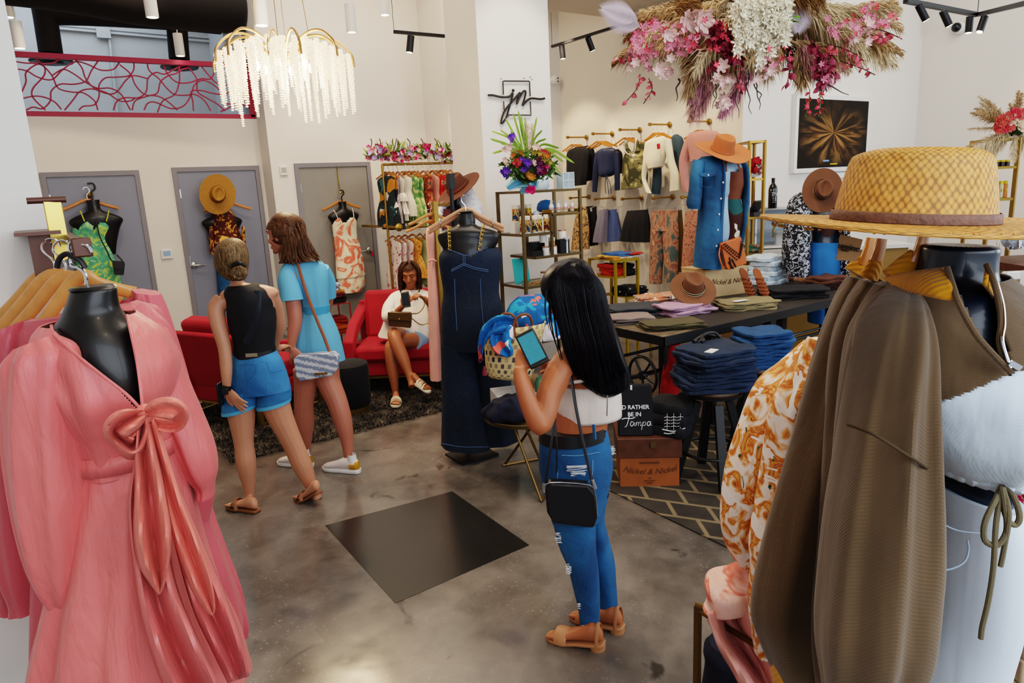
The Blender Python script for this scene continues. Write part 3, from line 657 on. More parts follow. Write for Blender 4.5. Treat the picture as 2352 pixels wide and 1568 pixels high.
sneaker(WZ(822,1085,0), WZ(750,1078)-WZ(822,1085), q); sneaker(WZ(714,1072,0), WZ(630,1058)-WZ(714,1066), q)
M_wv = mat('woven_strap', '#9a5f45', .6)
bg = thing('shoulder_bag', 'white and grey zigzag pattern shoulder bag worn by woman in blue dress', 'bag', W(730,865,4.5))
t = NT('chevron_canvas'); wv = t.N('TexWave'); wv.wave_type = 'BANDS'; wv.bands_direction = 'DIAGONAL'; wv.inputs['Scale'].default_value = 13; wv.inputs['Distortion'].default_value = 2.5; wv.inputs['Detail Scale'].default_value = 5; t.L(t.co(), wv.inputs[0]); t.L(t.ramp(wv.outputs[0], [(.45, '#d8d8dc'), (.55, '#8a93a8')]), t.b.inputs['Base Color'])
A = [W(676,822,4.5), W(688,813,4.5), W(770,806,4.5), W(778,816,4.5), W(777,845,4.5), W(765,860,4.5), W(692,874,4.5), W(682,864,4.5)]
s = MB(); s.rings([[p - HF*.03 for p in A], [p + HF*.03 for p in A]]); build('bag_body', s, t.m, bg, bev=.01)
s = MB(); s.tube([W(682,598,4.62), W(700,660,4.6), W(722,720,4.56), W(745,775,4.53), W(757,808,4.5)], .011, 8, 4, flat=.25, side=HR); build('shoulder_strap', s, M_wv, bg)
s = MB(); s.box(W(737,858,4.465), (.085,.006,.014), rz=-_y); build('name_plate', s, M_gold, bg)
# ================================================================ seated woman, armchairs, ottoman, rug
M_red = mat('crimson_velvet', '#a00822', .75, var=.22, vs=5, sheen=.6, bump=.1, bs=400)
def armchair(name, lab, loc, rz):
    t = thing(name, lab, 'armchair', (0,0,0)); w = .47
    def pt(n_, s, m=M_red, par=t, **k): return build(n_, s, m, par, **k)
    s = MB(); s.bb(-w+.09, .02, .17, w-.09, .76, .31); pt('seat_base', s, bev=.015)
    s = MB(); s.bb(-w+.095, -.01, .31, w-.095, .60, .46); pt('seat_cushion', s, bev=.04)
    s = MB(); s.box((0,.66,.66), (2*w-.2,.17,.50), M=rot('X', -14)); pt('back_cushion', s, bev=.05)
    s = MB(); s.box((0,.77,.55), (2*w-.02,.07,.5), M=rot('X', -10)); pt('backrest', s, bev=.02)
    for e in (-1, 1):
        s = MB(); s.prism([(.0,.17),(.12,.17),(.12,.46),(.30,.56),(.80,.66),(.80,.76),(.26,.65),(.0,.52)], .10, M=rot('Z', 90), c=(e*(w-.045),0,0)); pt('arm', s, bev=.015)
        s = MB(); s.bb(e*(w-.09)-.05*e, .5, .17, e*w, .80, .40); pt('side_panel', s, bev=.01)
    for x in (-w+.03, w-.03):
        for y in (.03, .74): s = MB(); s.bb(x-.018, y-.018, 0, x+.018, y+.018, .17); pt('leg', s, M_gold)
    s = MB(); s.bb(-w+.02, .015, .15, w-.02, .045, .17); s.bb(-w+.02, .725, .15, w-.02, .755, .17); s.bb(-w+.015, .03, .01, -w+.035, .74, .025); s.bb(w-.035, .03, .01, w-.015, .74, .025)
    pt('rail', s, M_gold)
    t.location = loc; t.rotation_euler = (0,0,R_(rz)); return t
armchair('armchair', 'crimson velvet armchair with seated woman in white shirt on it', (2.635,5.96,.012), -33.8)
armchair('armchair', 'crimson velvet armchair seen from behind beside walking blond woman', (1.78,6.60,.012), 118)
o = thing('ottoman', 'black velvet drum ottoman with gold base on shaggy rug', 'ottoman', (2.08,5.74,.012))
M_bv = mat('black_velvet', '#121116', .9, var=.2, sheen=.4)
s = MB(); s.lathe([(.01,.06),(.17,.06),(.185,.08),(.187,.40),(.18,.435),(.15,.45),(.01,.452)], (2.08,5.74,.012), 40); build('drum', s, M_bv, o)
s = MB(); s.lathe([(.165,0),(.168,.06),(.01,.061)], (2.08,5.74,.012), 40); build('base', s, M_gold, o)
# rug
t = NT('shaggy_rug'); t.L(t.ramp(t.noise(9, 5).outputs[0], [(.32, '#1f1c1a'), (.5, '#463f39'), (.7, '#75695c')]), t.b.inputs['Base Color']); t.b.inputs['Roughness'].default_value = .95
rg = thing('shag_rug', 'dark grey shaggy rug under crimson armchairs and black ottoman', 'rug', (2.05,6.1,0))
s = MB(); s.bb(.95, 5.2, .0, 3.25, 7.0, .012); build('rug_backing', s, t.m, rg)
s = MB()
for i in range(26000):
    x, y = rnd(.92,3.28), rnd(5.16,7.04); h_ = rnd(.02,.045); a = rnd(0,6.28); dx, dy = cos(a)*.004, sin(a)*.004; lx, ly = rnd(-.03,.03), rnd(-.03,.03)
    s.add([(x-dx,y-dy,.01),(x+dx,y+dy,.01),(x+lx*.5+dx,y+ly*.5+dy,h_*.7),(x+lx*.5-dx,y+ly*.5-dy,h_*.7),(x+lx,y+ly,h_)], [(0,1,2,3),(3,2,4)])
o = build('pile', s, t.m, rg, smooth=False, fixn=False); o['kind'] = 'stuff'
# ---------------------------------------------------------------- seated woman
q = thing('person', 'woman in loose white shirt and shorts seated cross-legged on armchair looking at phone', 'person', W(940,860,6.5))
b = MB()
ploft(b, [(893,790,985,795,.12,6.65),(903,760,985,762,.11,6.68),(908,720,980,722,.10,6.72),(905,690,982,692,.10,6.72),(912,672,975,674,.07,6.73),(930,660,962,661,.055,6.72),(932,640,956,641,.052,6.70),(930,625,956,626,.05,6.70)], 6.7, .1, n=22)
P_, M_ = head(b, W(943,629,6.66), -HF*.93-HR*.12+V((0,0,-.30)), s=1.06)
T(b, [(905,688,6.70,11),(890,712,6.62,12),(890,730,6.52,11),(905,722,6.42,9),(922,706,6.34,6.5),(926,702,6.33,6)], 14)
T(b, [(985,688,6.70,11),(1000,712,6.64,12),(999,728,6.55,11),(992,706,6.45,9),(978,688,6.38,6.5),(974,685,6.38,6)], 14)
hand(b, W(925,703,6.33), W(938,686,6.30)-W(925,703,6.33), HF+HR*.2, W(915,690,6.3)-W(925,700,6.33), (55,40,25), .95, tc=10)
hand(b, W(975,686,6.38), W(962,678,6.33)-W(975,686,6.38), V((0,0,-1))-HR*.3, V((0,0,-1))-HR*.5, (45,45,30), .95, tc=15)
T(b, [(935,785,6.65,22),(918,772,6.45,20),(906,766,6.28,16),(908,782,6.20,15),(924,820,6.16,15),(938,855,6.12,9.5),(944,876,6.08,7.5),(946,888,6.04,8)], 14)
T(b, [(965,790,6.62,22),(945,782,6.45,19),(903,790,6.30,14),(897,805,6.24,14),(902,850,6.22,13.5),(907,892,6.2,8.5),(909,912,6.2,8),(910,922,6.19,9)], 14)
hl = WZ(911,915,.045); Fa = foot(b, hl, WZ(907,942)-WZ(911,915), .215)
hb = W(946,872,6.10); Fb = foot(b, hb, V((.35,-.7,-.35)), .2)
body(b, S_olive, q, .006)
face(P_, q, 1.06, closed=True)
s = MB(); ploft(s, [(922,601,950,600,.05,6.70),(915,615,964,613,.09,6.74),(913,635,968,633,.10,6.77),(915,660,970,656,.085,6.80),(920,684,968,678,.06,6.82)], 6.75, .1, n=60, folds=(13,.04)); haircap(s, P_, line=.07)
for e, x0 in ((-1,921), (1,962)):
    for i in range(5): s.tube([W(940+e*4,600,6.58+.01*i), W(x0-e*(3-i),618,6.60+.02*i), W(x0+e*(i-1),645,6.64+.02*i), W(x0+e*(i+1),672,6.66+.02*i)], [.006,.014,.014,.004], 6, 4)
build('hair', s, H_dark, q)
M_gauze = mat('white_gauze', '#e9e0d6', .85, var=.05, folds=.7, fs=16)
s = MB(); ploft(s, [(868,770,994,778,.17,6.62),(878,745,1000,752,.16,6.64),(884,720,1000,722,.14,6.67),(888,698,999,700,.125,6.70),(892,682,996,682,.11,6.71),(904,671,986,671,.08,6.72),(922,664,968,664,.065,6.72)], 6.7, .1, n=64, folds=(9,.10), caps=(0,0), grow=False)
T(s, [(908,682,6.70,12),(893,706,6.60,14),(890,728,6.50,13),(901,722,6.43,11),(911,713,6.38,9)], 24); T(s, [(982,682,6.70,12),(996,706,6.62,14),(998,730,6.53,14),(994,716,6.46,11),(988,704,6.42,9)], 24)
so = build('loose_shirt', s, M_gauze, q)
for x, y in ((950,700),(949,715),(948,730),(947,745),(946,757)): build('shirt_button', MB().sph(W(x, y, 6.53), .008, 8), M_white, so)
s = MB(); T(s, [(955,792,6.62,26),(938,784,6.52,24),(925,779,6.42,23)], 22); T(s, [(975,792,6.62,26),(962,786,6.54,24),(950,783,6.45,23)], 22); build('denim_shorts', s, mat('faded_denim_shorts', '#8fa9c4', .85), q)
s = MB(); s.tube([W(932,664,6.60), W(940,676,6.58), W(949,680,6.58), W(958,674,6.59), W(962,664,6.61)], .0035, 6, 3); s.sph(W(948,682,6.57), .009, 10); build('necklace', s, M_gold, q)
M_slip = mat('cream_strap', '#e3d2b4', .7)
for F in (Fa, Fb):
    o = sole(F, M_slip, q, .018)
    for a in (.45,.56,.67,.78): strap(F, o, M_slip, a, .012, .006, .052-.02*(a-.45)/.33, a+.06 if a < .6 else a-.06, hw=.043)
phone('dark phone held by seated woman in white shirt', W(932,688,6.30), V((0,0,1))+HF*.5-HR*.15, HR, .075, .15, '#20242c', .1)
bg = thing('handbag', 'bronze leather flap bag on lap of seated woman in white shirt', 'bag', W(920,752,6.24))
M_br = mat('bronze_leather', '#5e4428', .35, .35, var=.2)
s = MB(); A = [W(x, y, 6.24) for x, y in ((893,722),(896,716),(944,717),(946,724),(944,752),(893,747))]; s.rings([[p-HF*.03 for p in A],[p+HF*.035 for p in A]]); build('bag_body', s, M_br, bg, bev=.008)
s = MB(); A = [W(x, y, 6.24) for x, y in ((892,715),(945,716),(946,736),(892,732))]; s.rings([[p-HF*.034 for p in A],[p-HF*.042 for p in A]]); fl = build('flap', s, M_br, bg, bev=.004)
s = MB(); s.sph(W(917,733,6.19), .009, 10); build('clasp', s, M_gold, fl)
s = MB(); s.tube([W(945,720,6.26), W(962,718,6.36), W(975,700,6.46), W(970,680,6.56)], .005, 6, 4); s.tube([W(945,730,6.26), W(965,745,6.38), W(985,742,6.44)], .005, 6, 4); build('chain_strap', s, M_gold, bg)
# small red side table with folded clothes
M_redm = mat('red_metal', '#9a3a34', .4, .3)
zt = .62; P0 = WZ(803,694,zt); st = thing('side_table', 'slim red metal side table with folded clothes beside crimson armchair', 'side table', (P0.x-.25,P0.y,0))
x1, y0, y1 = P0.x, P0.y, P0.y+.4; x0 = x1-.5
for x in (x0, x1):
    for y in (y0, y1): s = MB(); s.bb(x-.008, y-.008, 0, x+.008, y+.008, zt); build('leg', s, M_redm, st)
s = MB(); s.bb(x0, y0, zt-.01, x1, y1, zt); build('tabletop', s, M_redm, st); s = MB(); s.bb(x0, y0, .25, x1, y1, .26); build('shelf', s, M_redm, st)
def fold_mb(s, c, w, d, h, rz=0, n=3, wob=.012, seed=0):
    """pile of folded cloth layers, each a slack sheet folded over at the front edge"""
    c = V(c); lh = h/n
    for i in range(n):
        z0 = i*lh; ox, oy = rnd(-wob,wob)*1.5, rnd(-wob,wob)*1.5; M = rot('Z', rz+rnd(-5,5)); R = []; sg = rnd(0,9); kw = rnd(.92,1.03)
        for z, k in ((0,.95),(lh*.2,1.),(lh*.8,1.),(lh*1.02,.93),(lh*1.04,.5),(lh*1.03,.03)):
            r = []
            for j in range(48):
                a = 2*pi*j/48; ca, sa = cos(a), sin(a); q_ = 1/max(abs(ca)**9+abs(sa)**9, 1e-6)**(1/9)
                x = ca*q_*w/2*k*kw; y = sa*q_*d/2*k; x += .018*NZ.noise(V((y*9,sg,0)))*(k > .4); y += .022*NZ.noise(V((x*8,sg,5)))*(k > .4)
                r.append(c + M @ V((ox+x, oy+y, max(0, z0+z+min(lh,.02)*.75*NZ.noise(V((x*11+sg, y*11, i*2.)))*(k > .02)*(z > 0)))))
            R.append(r)
        s.rings(R)
    return s
def folded(name, lab, c, w, d, h, m, rz=0, n=3, group=None, cat_='clothing', seed=None, wob=.012):
    s = MB(); fold_mb(s, c, w, d, h, rz, n, wob, rnd(0,50) if seed is None else seed); return one(name, s, m, lab, cat_, group, org=c)
F_ = lambda n_, c_, **k: mat(n_, c_, .88, folds=.5, fs=9, fdir=(1,1,1), **k)
z = zt; cx, cy = x1-.16, y0+.18
folded('folded_shirt', 'black folded shirts at bottom of pile on red side table', (cx,cy,z), .3, .26, .07, F_('black_cotton', '#15151a'), 5, 3); z += .07
folded('folded_shirt', 'maroon folded shirts in middle of pile on red side table', (cx,cy,z), .28, .25, .05, F_('maroon_cotton', '#5a1820'), -5, 2); z += .05
folded('folded_shirt', 'mustard folded shirt in middle of pile on red side table', (cx-.01,cy,z), .27, .24, .03, F_('mustard_cotton', '#b8742a'), 8, 1); z += .03
folded('folded_shirt', 'pale blue striped folded shirts on top of pile on red side table', (cx-.03,cy,z), .26, .22, .08, pmat('blue_stripe', 0, [(0,'#dfe3ea'),(.5,'#7f95c0')], 40, dist=.5), -12, 3)
folded('folded_sweater', 'rust folded sweater on lower shelf of red side table', (cx,cy,.26), .3, .28, .12, F_('rust_knit', '#b3521f'), 6, 3)
folded('folded_sweater', 'dark red folded sweater on lower shelf of red side table', (cx+.02,cy-.0,.38), .28, .26, .06, F_('deep_red_knit', '#8a1a1c'), -6, 2)
# ================================================================ things overhead
# mezzanine railing
M_rail = M_mauve
r = thing('balcony_railing', 'crimson metal railing with wavy curved bars on mezzanine edge', 'railing', (.5, YA, 2.93))
YR = YA+.06; z0, z1 = 2.96, 3.60
for z in (z0, z1): s = MB(); s.bb(-3.1, YR-.03, z-.03, 2.70, YR+.03, z+.03); build('rail', s, M_rail, r, bev=.004)
s = MB(); s.bb(2.64, YR-.03, z0, 2.70, YR+.03, z1); build('post', s, M_rail, r)
for px in ([(90,435),(170,450),(240,490),(330,505),(400,440),(480,392),(560,410),(640,445),(720,440),(760,395)],[(95,390),(160,400),(260,410),(330,480),(370,560),(460,585),(530,590),(600,640),(622,700)],
  [(135,590),(165,520),(165,460),(230,410),(280,420),(280,480),(210,560),(210,620),(290,700)],[(165,700),(210,680),(270,690),(320,640),(325,580),(380,535),(470,535),(545,515),(580,450),(625,385)],
  [(410,700),(460,640),(510,580),(590,565),(680,595),(740,585),(800,510),(850,480),(940,500)],[(330,480),(400,440),(470,470),(540,520),(620,560),(700,560),(770,600),(830,700)],
  [(500,700),(530,675),(600,665),(630,610),(630,540),(670,495),(740,490),(820,480),(850,440),(850,395)],[(720,700),(745,640),(800,620),(880,620),(930,580),(940,500),(990,460),(1050,470),(1150,420),(1250,415)],
  [(760,410),(830,470),(860,540),(920,600),(1000,610),(1060,640),(1130,700)],[(840,700),(860,640),(940,610),(1000,590),(1020,520),(1070,480),(1130,460),(1145,405)],
  [(935,400),(950,450),(1010,500),(1060,560),(1110,600),(1180,605),(1240,600),(1300,640),(1340,705)],[(915,700),(940,655),(990,650),(1090,690),(1170,670),(1215,600),(1235,540),(1290,510),(1360,540),(1420,600)],
  [(1035,400),(1060,460),(1120,520),(1200,525),(1280,500),(1340,500),(1365,440),(1365,410)],[(1000,715),(1035,640),(1110,600),(1140,520),(1145,450),(1200,430)],[(1230,705),(1225,640),(1215,580),(1280,575),(1340,590),(1430,600),(1470,560),(1500,520)],
  [(1200,430),(1250,500),(1255,580),(1310,620),(1380,660),(1430,705)],[(1275,415),(1320,470),(1380,530),(1460,550),(1490,620),(1460,680),(1400,710)],[(1440,660),(1500,660),(1560,670),(1610,710)],[(1530,470),(1490,520),(1540,550),(1560,610),(1620,630)],
  [(230,375),(270,405),(340,400),(375,375)],[(480,380),(520,430),(545,500),(600,560),(680,590),(760,640),(830,640),(860,620)],[(140,625),(220,610),(290,620),(350,650),(390,695)]):
    s = MB(); s.tube([WY(x/2.767, y/2.767, YR) for x, y in px], .0085, 6, 4); build('curved_bar', s, M_rail, r)
# ducts
M_duct = mat('black_duct', '#17100f', .8, var=.15, bump=.2, bs=60)
d = thing('air_duct', 'large black insulated round air duct above mezzanine', 'duct', (0, 8.6, 4.6))
s = MB(); s.tube([WY(-60,-70,8.9), WY(150,-42,8.9), WY(330,-6,8.9), WY(500,12,8.9), WY(548,17,8.9), WY(558,18,8.9)], [.29,.29,.29,.29,.28,.2], 24, 4); build('main_duct', s, M_duct, d)
for (x0, xa, xe, yb) in ((105,92,117,136),(405,398,412,150)):
    s = MB(); a = WY(x0, 45, 10.6); e = WY(xe, yb-14, 10.6); s.tube([a+V((.0,0,.14)), a, (a+e)/2, e], .13, 16, 4); o = build('branch_duct', s, M_duct, d)
    s = MB(); c = WY(xe, yb, 10.6); s.lathe([(.02,.03),(.2,.02),(.24,-.02),(.23,-.04),(.14,-.03),(.12,-.06),(.03,-.06)], c, 24); build('round_diffuser', s, M_black, o)
s = MB(); s.tube([WY(88,32,10.6), WY(200,34,10.6), WY(400,46,10.6), WY(505,56,10.6)], .13, 16, 3); build('cross_duct', s, M_duct, d)
M_foil = mat('silver_foil', '#8a8d92', .3, .8, var=.3, vs=30)
s = MB(); s.tube([WY(515,-12,9.1), WY(535,0,9.1), WY(562,8,9.1)], [.08,.09,.08], 12, 2); build('flexible_hose', s, M_foil, d)
s = MB(); s.bb(2.60, YB+.35, 3.25, 2.62, YB+1.3, 4.35); s2 = s
g = build('wall_vent', s, M_mezz, smooth=False); tag(g, 'tall louvred return air grille on mezzanine side wall', 'vent')
# pendants
M_glow = mat('lamp_glow', '#fff3dc', .5, var=0, emit=14)
def pendant(x, y, D_, lab, w=.055, h=.26, ztop=5.2):
    c = W(x, y, D_); t = thing('pendant_light', lab, 'pendant light', c+V((0,0,h/2)))
    s = MB(); s.lathe([(w*.3,h/2),(w,h/2),(w,-h/2),(w*.85,-h/2),(w*.85,-h/2+.03)], c, 24, caps=(1,0)); build('shade', s, M_white, t)
    s = MB(); s.lathe([(.001,-h/2+.025),(w*.84,-h/2+.026)], c, 24); build('bulb', s, M_glow, t)
    s = MB(); s.tube([c+V((0,0,h/2)), V((c.x,c.y,ztop))], .006, 6); build('rod', s, M_white, t)
pendant(40,80,7.6,'white cylinder pendant light hanging low beside left white wall'); pendant(345,5,6.9,'white cylinder pendant light in front of black duct')
pendant(411,103,9.2,'white cylinder pendant light before mezzanine above railing'); pendant(597,20,6.2,'white cylinder pendant light just left above crystal chandelier', .06)
pendant(805,42,7.4,'white cylinder pendant light hanging right of crystal chandelier', .05); pendant(882,6,8.4,'white cylinder pendant light between chandelier and column, cut by top edge')
pendant(18,12,8.6,'small white pendant light tucked in top corner above railing')
# chandelier
cc = W(655,160,5.6); ch = thing('chandelier', 'gold crystal chandelier with cascading bead strands near mezzanine', 'chandelier', cc)
M_cry = mat('crystal_bead', '#fff2e0', .12, var=0, trans=.35, emit=.5, ecol='#ffe2bc', coat=.5)
M_cgold = mat('champagne_gold', '#b89468', .3, .8)
pxm = 5.7/FPX
for i, (x, y) in enumerate(((590,60),(640,40),(700,45),(622,80))): 
    s = MB(); s.tube([cc+V(((i-1.5)*.12, .1*(-1)**i, .18)), V((cc.x+(i-1.5)*.02, cc.y, 5.2))], .003, 5); build('suspension_wire', s, M_cgold, ch)
NA = 14; k_ = 0
for i in range(NA):
    a = 2*pi*i/NA+.15; dv = V((cos(a), sin(a), 0)); L = .36+.13*(i % 3)/2
    P0 = cc + dv*.05 + V((0,0,.06)); pts = [P0, cc+dv*L*.45+V((0,0,.20)), cc+dv*L*.85+V((0,0,.22)), cc+dv*(L+.07)+V((0,0,.12)), cc+dv*(L+.09)+V((0,0,.02))]
    s = MB(); s.tube(pts, .009, 8, 5); build('arm', s, M_cgold, ch)
for i in range(88):
    a = 2*pi*i*.618; rr = .07+.43*sqrt((i % 44)/43); dv = V((cos(a), sin(a)*.95, 0)); L = (.30 if rr < .35 else .40)*rnd(.85,1.25); top = cc + dv*rr + V((0,0,.19-.22*max(0,rr-.3)/.2*.5))
    s = MB(); n_ = int(L/.017)
    for j in range(n_):
        z = top.z - j*.017; k = 1.-.55*j/n_; w_ = .013*k
        for e in range(3):
            b_ = e*2.1+j*1.3; c0 = V((top.x+cos(b_)*w_, top.y+sin(b_)*w_, z)); q_ = .010*k+.002
            s.add([c0+V(p)*q_ for p in ((1,0,0),(0,1,0),(-1,0,0),(0,-1,0),(0,0,1),(0,0,-1))], [(0,1,4),(1,2,4),(2,3,4),(3,0,4),(1,0,5),(2,1,5),(3,2,5),(0,3,5)])
    build('bead_strand', s, M_cry, ch, smooth=False, fixn=False)
M_bulb = mat('chandelier_bulb', '#fff0d0', .4, var=0, emit=60, ecol='#ffd9a0')
for i in range(6):
    a = i*pi/3; s = MB(); s.sph(cc+V((cos(a)*.2, sin(a)*.2, .02)), (.02,.02,.035), 10); build('bulb', s, M_bulb, ch)
# track lights
def track(name, lab, pts, heads, tz, hs=1.):
    t = thing('track_light', lab, 'track light', pts[0])
    for a, b_ in zip(pts, pts[1:]): s = MB(); s.bar(a, b_, .035, .03); build('track', s, M_black, t)
    for a in pts: build('suspension_wire', MB().tube([V(a), V((a[0], a[1], tz))], .003, 5), M_black, t)
    for c, dv in heads:
        c = V(c); dv = V(dv).normalized(); b = c + dv*.16*hs
        s = MB(); s.tube([c, b], .036*hs, 16); o = build('spot_head', s, M_black, t); s = MB(); s.tube([b-dv*.001, b+dv*.003], .028*hs, 16); build('lens', s, M_glow, o)
A = W(905,73,7.6); B = V((A.x+1.5, A.y, A.z)); track('a', 'short black track light left of column with one spot', [A, B], [(W(944,82,7.62), (-.15,.1,-1))], 5.2)
A = WX(1268,107,5.95); B = V((A.x, A.y-3.3, A.z)); track('b', 'black track light above hanging tops wall', [A, B], [(WX(1290,104,5.95), (.1,0,-1)), (WX(1350,86,5.95), (.5,0,-1))], 4.05)
A = W(2080,2,5.2); m_ = W(2245,34,5.9); e_ = W(2420,-8,4.2)
track('c', 'black track light crossing top corner with four angled spots', [A, m_, e_], [(W(2110,12,5.25), (.6,-.3,-1)), (W(2165,25,5.4), (.5,-.3,-1)), (W(2228,38,5.7), (0,0,-1)), (W(2262,38,5.6), (-.35,.1,-1))], 5.2, .72)
# domes / sensors
t = thing('security_camera', 'small dark dome security camera on far wall below track spots', 'camera', WX(2203,64,XQ-.02)); c = WX(2203,64,XQ-.02)
s = MB(); s.lathe([(.01,.0),(.085,.0),(.085,.05),(.07,.075),(.01,.078)], c, 20, M=Matrix.Rotation(R_(-90),3,'Y')); build('housing', s, M_white, t)
s = MB(); s.sph(c+V((-.08,0,-.0)), .062, 16); build('dome', s, mat('smoked_dome', '#101114', .1, var=0), t)
t = thing('alarm_sounder', 'small white round wall alarm with two dark eyes beside column', 'alarm', (0,0,0)); c = WY(1272,185,YC-.01)
s = MB(); s.lathe([(.01,0),(.075,0),(.07,.05),(.045,.08),(.01,.082)], c, 20, M=Matrix.Rotation(R_(90),3,'X')); build('housing', s, M_white, t)
for e in (-1, 1): s = MB(); s.sph(c+V((.015,-.08,.022*e)), .014, 10); build('sensor_eye', s, mat('sensor_brown', '#5a2a20', .4), t)
# monogram sign on column
M_logo = mat('dark_bronze_script', '#2a211b', .4, .3)
lg = thing('wall_sign', 'black wire jn script monogram in open square on white column', 'sign', (0,0,0))
LP = lambda x, y: WY(1080+x/5.6, 160+y/5.6, 5.975)
for nm, ps, r_ in (('letter_j', [(232,327),(300,330),(380,348),(450,353),(510,342),(548,300),(535,380),(505,480),(470,600),(430,670),(405,688),(402,650),(430,560),(480,480),(545,405),(600,340),(640,295)], .011),
    ('letter_n', [(640,295),(625,340),(598,442),(640,350),(680,285),(710,275),(712,320),(690,400),(673,458),(700,430),(740,390),(790,368),(850,372),(910,377),(958,368)], .011)):
    s = MB(); s.tube([LP(*p) for p in ps], r_, 6, 5); build(nm, s, M_logo, lg)
s = MB(); s.sph(LP(553,266), .016, 8); build('letter_dot', s, M_logo, lg)
for ps in ([(427,322),(421,150),(430,146),(755,148),(763,158),(772,342)], [(430,405),(437,516)], [(773,408),(782,585),(490,582)]):
    s = MB(); s.tube([LP(*p) for p in ps], .007, 6); build('square_outline', s, M_logo, lg)
for p in ((398,117),(690,112),(772,96),(793,128),(490,604)): s = MB(); s.sph(LP(*p), .006, 6); build('fixing_screw', s, M_logo, lg)
# ---------------------------------------------------------------- hanging flower cloud
fc = W(1745,-10,3.05); FC = thing('flower_installation', 'large hanging cloud of pampas grass, pink blossoms and white wisteria', 'flower arrangement', fc)
M_pamp = mat('pampas_beige', '#cfae80', .9, var=.3, vs=25); M_pamp2 = mat('pampas_cream', '#e2cda8', .9, var=.2, vs=25); M_pamp3 = mat('pampas_brown', '#8a6236', .9, var=.3, vs=25)
M_pmauve = mat('mauve_plume', '#c08092', .9, var=.25, vs=18); M_ppink = mat('dusty_pink_plume', '#d6a09a', .9, var=.2); M_feath = mat('lilac_feather', '#bfb0b8', .9, var=.2)
M_pk = mat('pink_petal', '#e0849a', .6, var=.3, vs=30, sub=.1); M_pk2 = mat('coral_petal', '#e2465a', .6, var=.25, vs=30); M_wh = mat('cream_petal', '#f4ead2', .6, var=.08, vs=30); M_blush = mat('blush_petal', '#efcdc6', .6, var=.15, vs=30)
M_crim = mat('crimson_leaf', '#96304a', .6, var=.3, vs=20); M_stem = mat('twig_brown', '#4a3026', .8); M_grn = mat('leaf_green', '#5d8a32', .6, var=.3); M_coral2 = mat('salmon_leaf', '#d0606a', .6, var=.25)
def plume(mb, a, d, L, w, droop=.25, nb=120, hair=.6, seed=0):
    """feathery pampas head: curved stem with fine drooping strands"""
    a = V(a); d = V(d).normalized(); x = d.orthogonal().normalized(); y = d.cross(x); pts = []
    for i in range(9): t_ = i/8; pts.append(a + d*L*t_ + V((0,0,-droop*L*t_*t_)))
    mb.tube(pts, [w*.08]*9, 4, 1)
    for i in range(nb):
        t_ = .12+.88*(i+.5)/nb; k_ = min(7, int(t_*8)); f_ = t_*8-k_; c = pts[k_].lerp(pts[k_+1], f_); g = rnd(0,6.28); env = sin(pi*min(1,(t_*.95+.06)))**.6
        dv = (d*rnd(.7,1.2)+(x*cos(g)+y*sin(g))*hair).normalized(); l_ = w*env*rnd(.8,1.7)+.01; q1 = c + dv*l_*.55; q2 = c + dv*l_ + V((0,0,-l_*.35)); ww = w*.020+.0007
        s_ = dv.cross(V((rnd(-1,1),rnd(-1,1),rnd(-1,1)))).normalized()*ww
        mb.add([c-s_*.6, c+s_*.6, q1+s_, q1-s_, q2], [(0,1,2,3),(3,2,4)])
def flower(mb, c, f, r, n=5, cup=.5, w=.55, layers=1):
    f = V(f).normalized(); x = f.orthogonal().normalized(); y = f.cross(x); c = V(c); g0 = rnd(0,6.28)
    for ly in range(layers):
        rr = r*(1-.28*ly); cp = cup+.35*ly
        for i in range(n):
            a = g0+2*pi*i/n+ly*.6; dv = x*cos(a)+y*sin(a); sd = -x*sin(a)+y*cos(a)
            e = [c, c+dv*rr*.45+f*rr*cp*.25-sd*rr*w*.42, c+dv*rr*.85+f*rr*cp*.6-sd*rr*w*.42, c+dv*rr+f*rr*cp, c+dv*rr*.85+f*rr*cp*.6+sd*rr*w*.42, c+dv*rr*.45+f*rr*cp*.25+sd*rr*w*.42, c+dv*rr*.6+f*rr*cp*.3]
            mb.add(e, [(0,1,6),(1,2,6),(2,3,6),(3,4,6),(4,5,6),(5,0,6)])
def Fp(x, y, D_=3.05): return W(x, y, D_)
def bld(nm, s, m, par, **k): return build(nm, s, m, par, fixn=False, **k)
core = Fp(1745, 10)
for i in range(60):                      # big plumes fanning out
    u = rnd(0,1); x = 1395+670*u; ya = 5+ (120*rnd(0,1)); D_ = rnd(2.75,3.4); e_ = W(x, ya+60*(1-abs(u-.5)*2)*rnd(0,1.3), D_); a = core.lerp(e_, rnd(.15,.45)) + V((0,0,rnd(-.02,.1)))
    s = MB(); plume(s, a, e_-a, (e_-a).length*1.05, .07, .1, 260, .6); bld('pampas_plume', s, [M_pamp, M_pamp2, M_pamp, M_pamp2, M_pamp3][i % 5], FC, smooth=False)
for (x, y, x2, y2, m) in ((1800,90,1985,140,M_pamp),(1850,60,2030,110,M_pamp),(1760,100,1655,265,M_pmauve),(1660,110,1590,230,M_pmauve),(1650,130,1620,190,M_ppink),(1850,80,1900,190,M_pmauve),(1830,90,1870,165,M_ppink),(1680,110,1640,160,M_pamp),(1860,30,2070,18,M_pamp2),(1700,40,1470,20,M_pamp),(1650,60,1480,75,M_pamp2),(1900,40,2060,5,M_pamp),(1600,150,1585,215,M_pamp),(1830,100,1845,190,M_pamp),(1640,200,1590,260,M_ppink)):
    a = Fp(x,y,2.95); e_ = Fp(x2,y2,2.85); s = MB(); plume(s, a, e_-a, (e_-a).length*1.0, .05, .02, 380, .55); bld('feather_plume', s, m, FC, smooth=False)
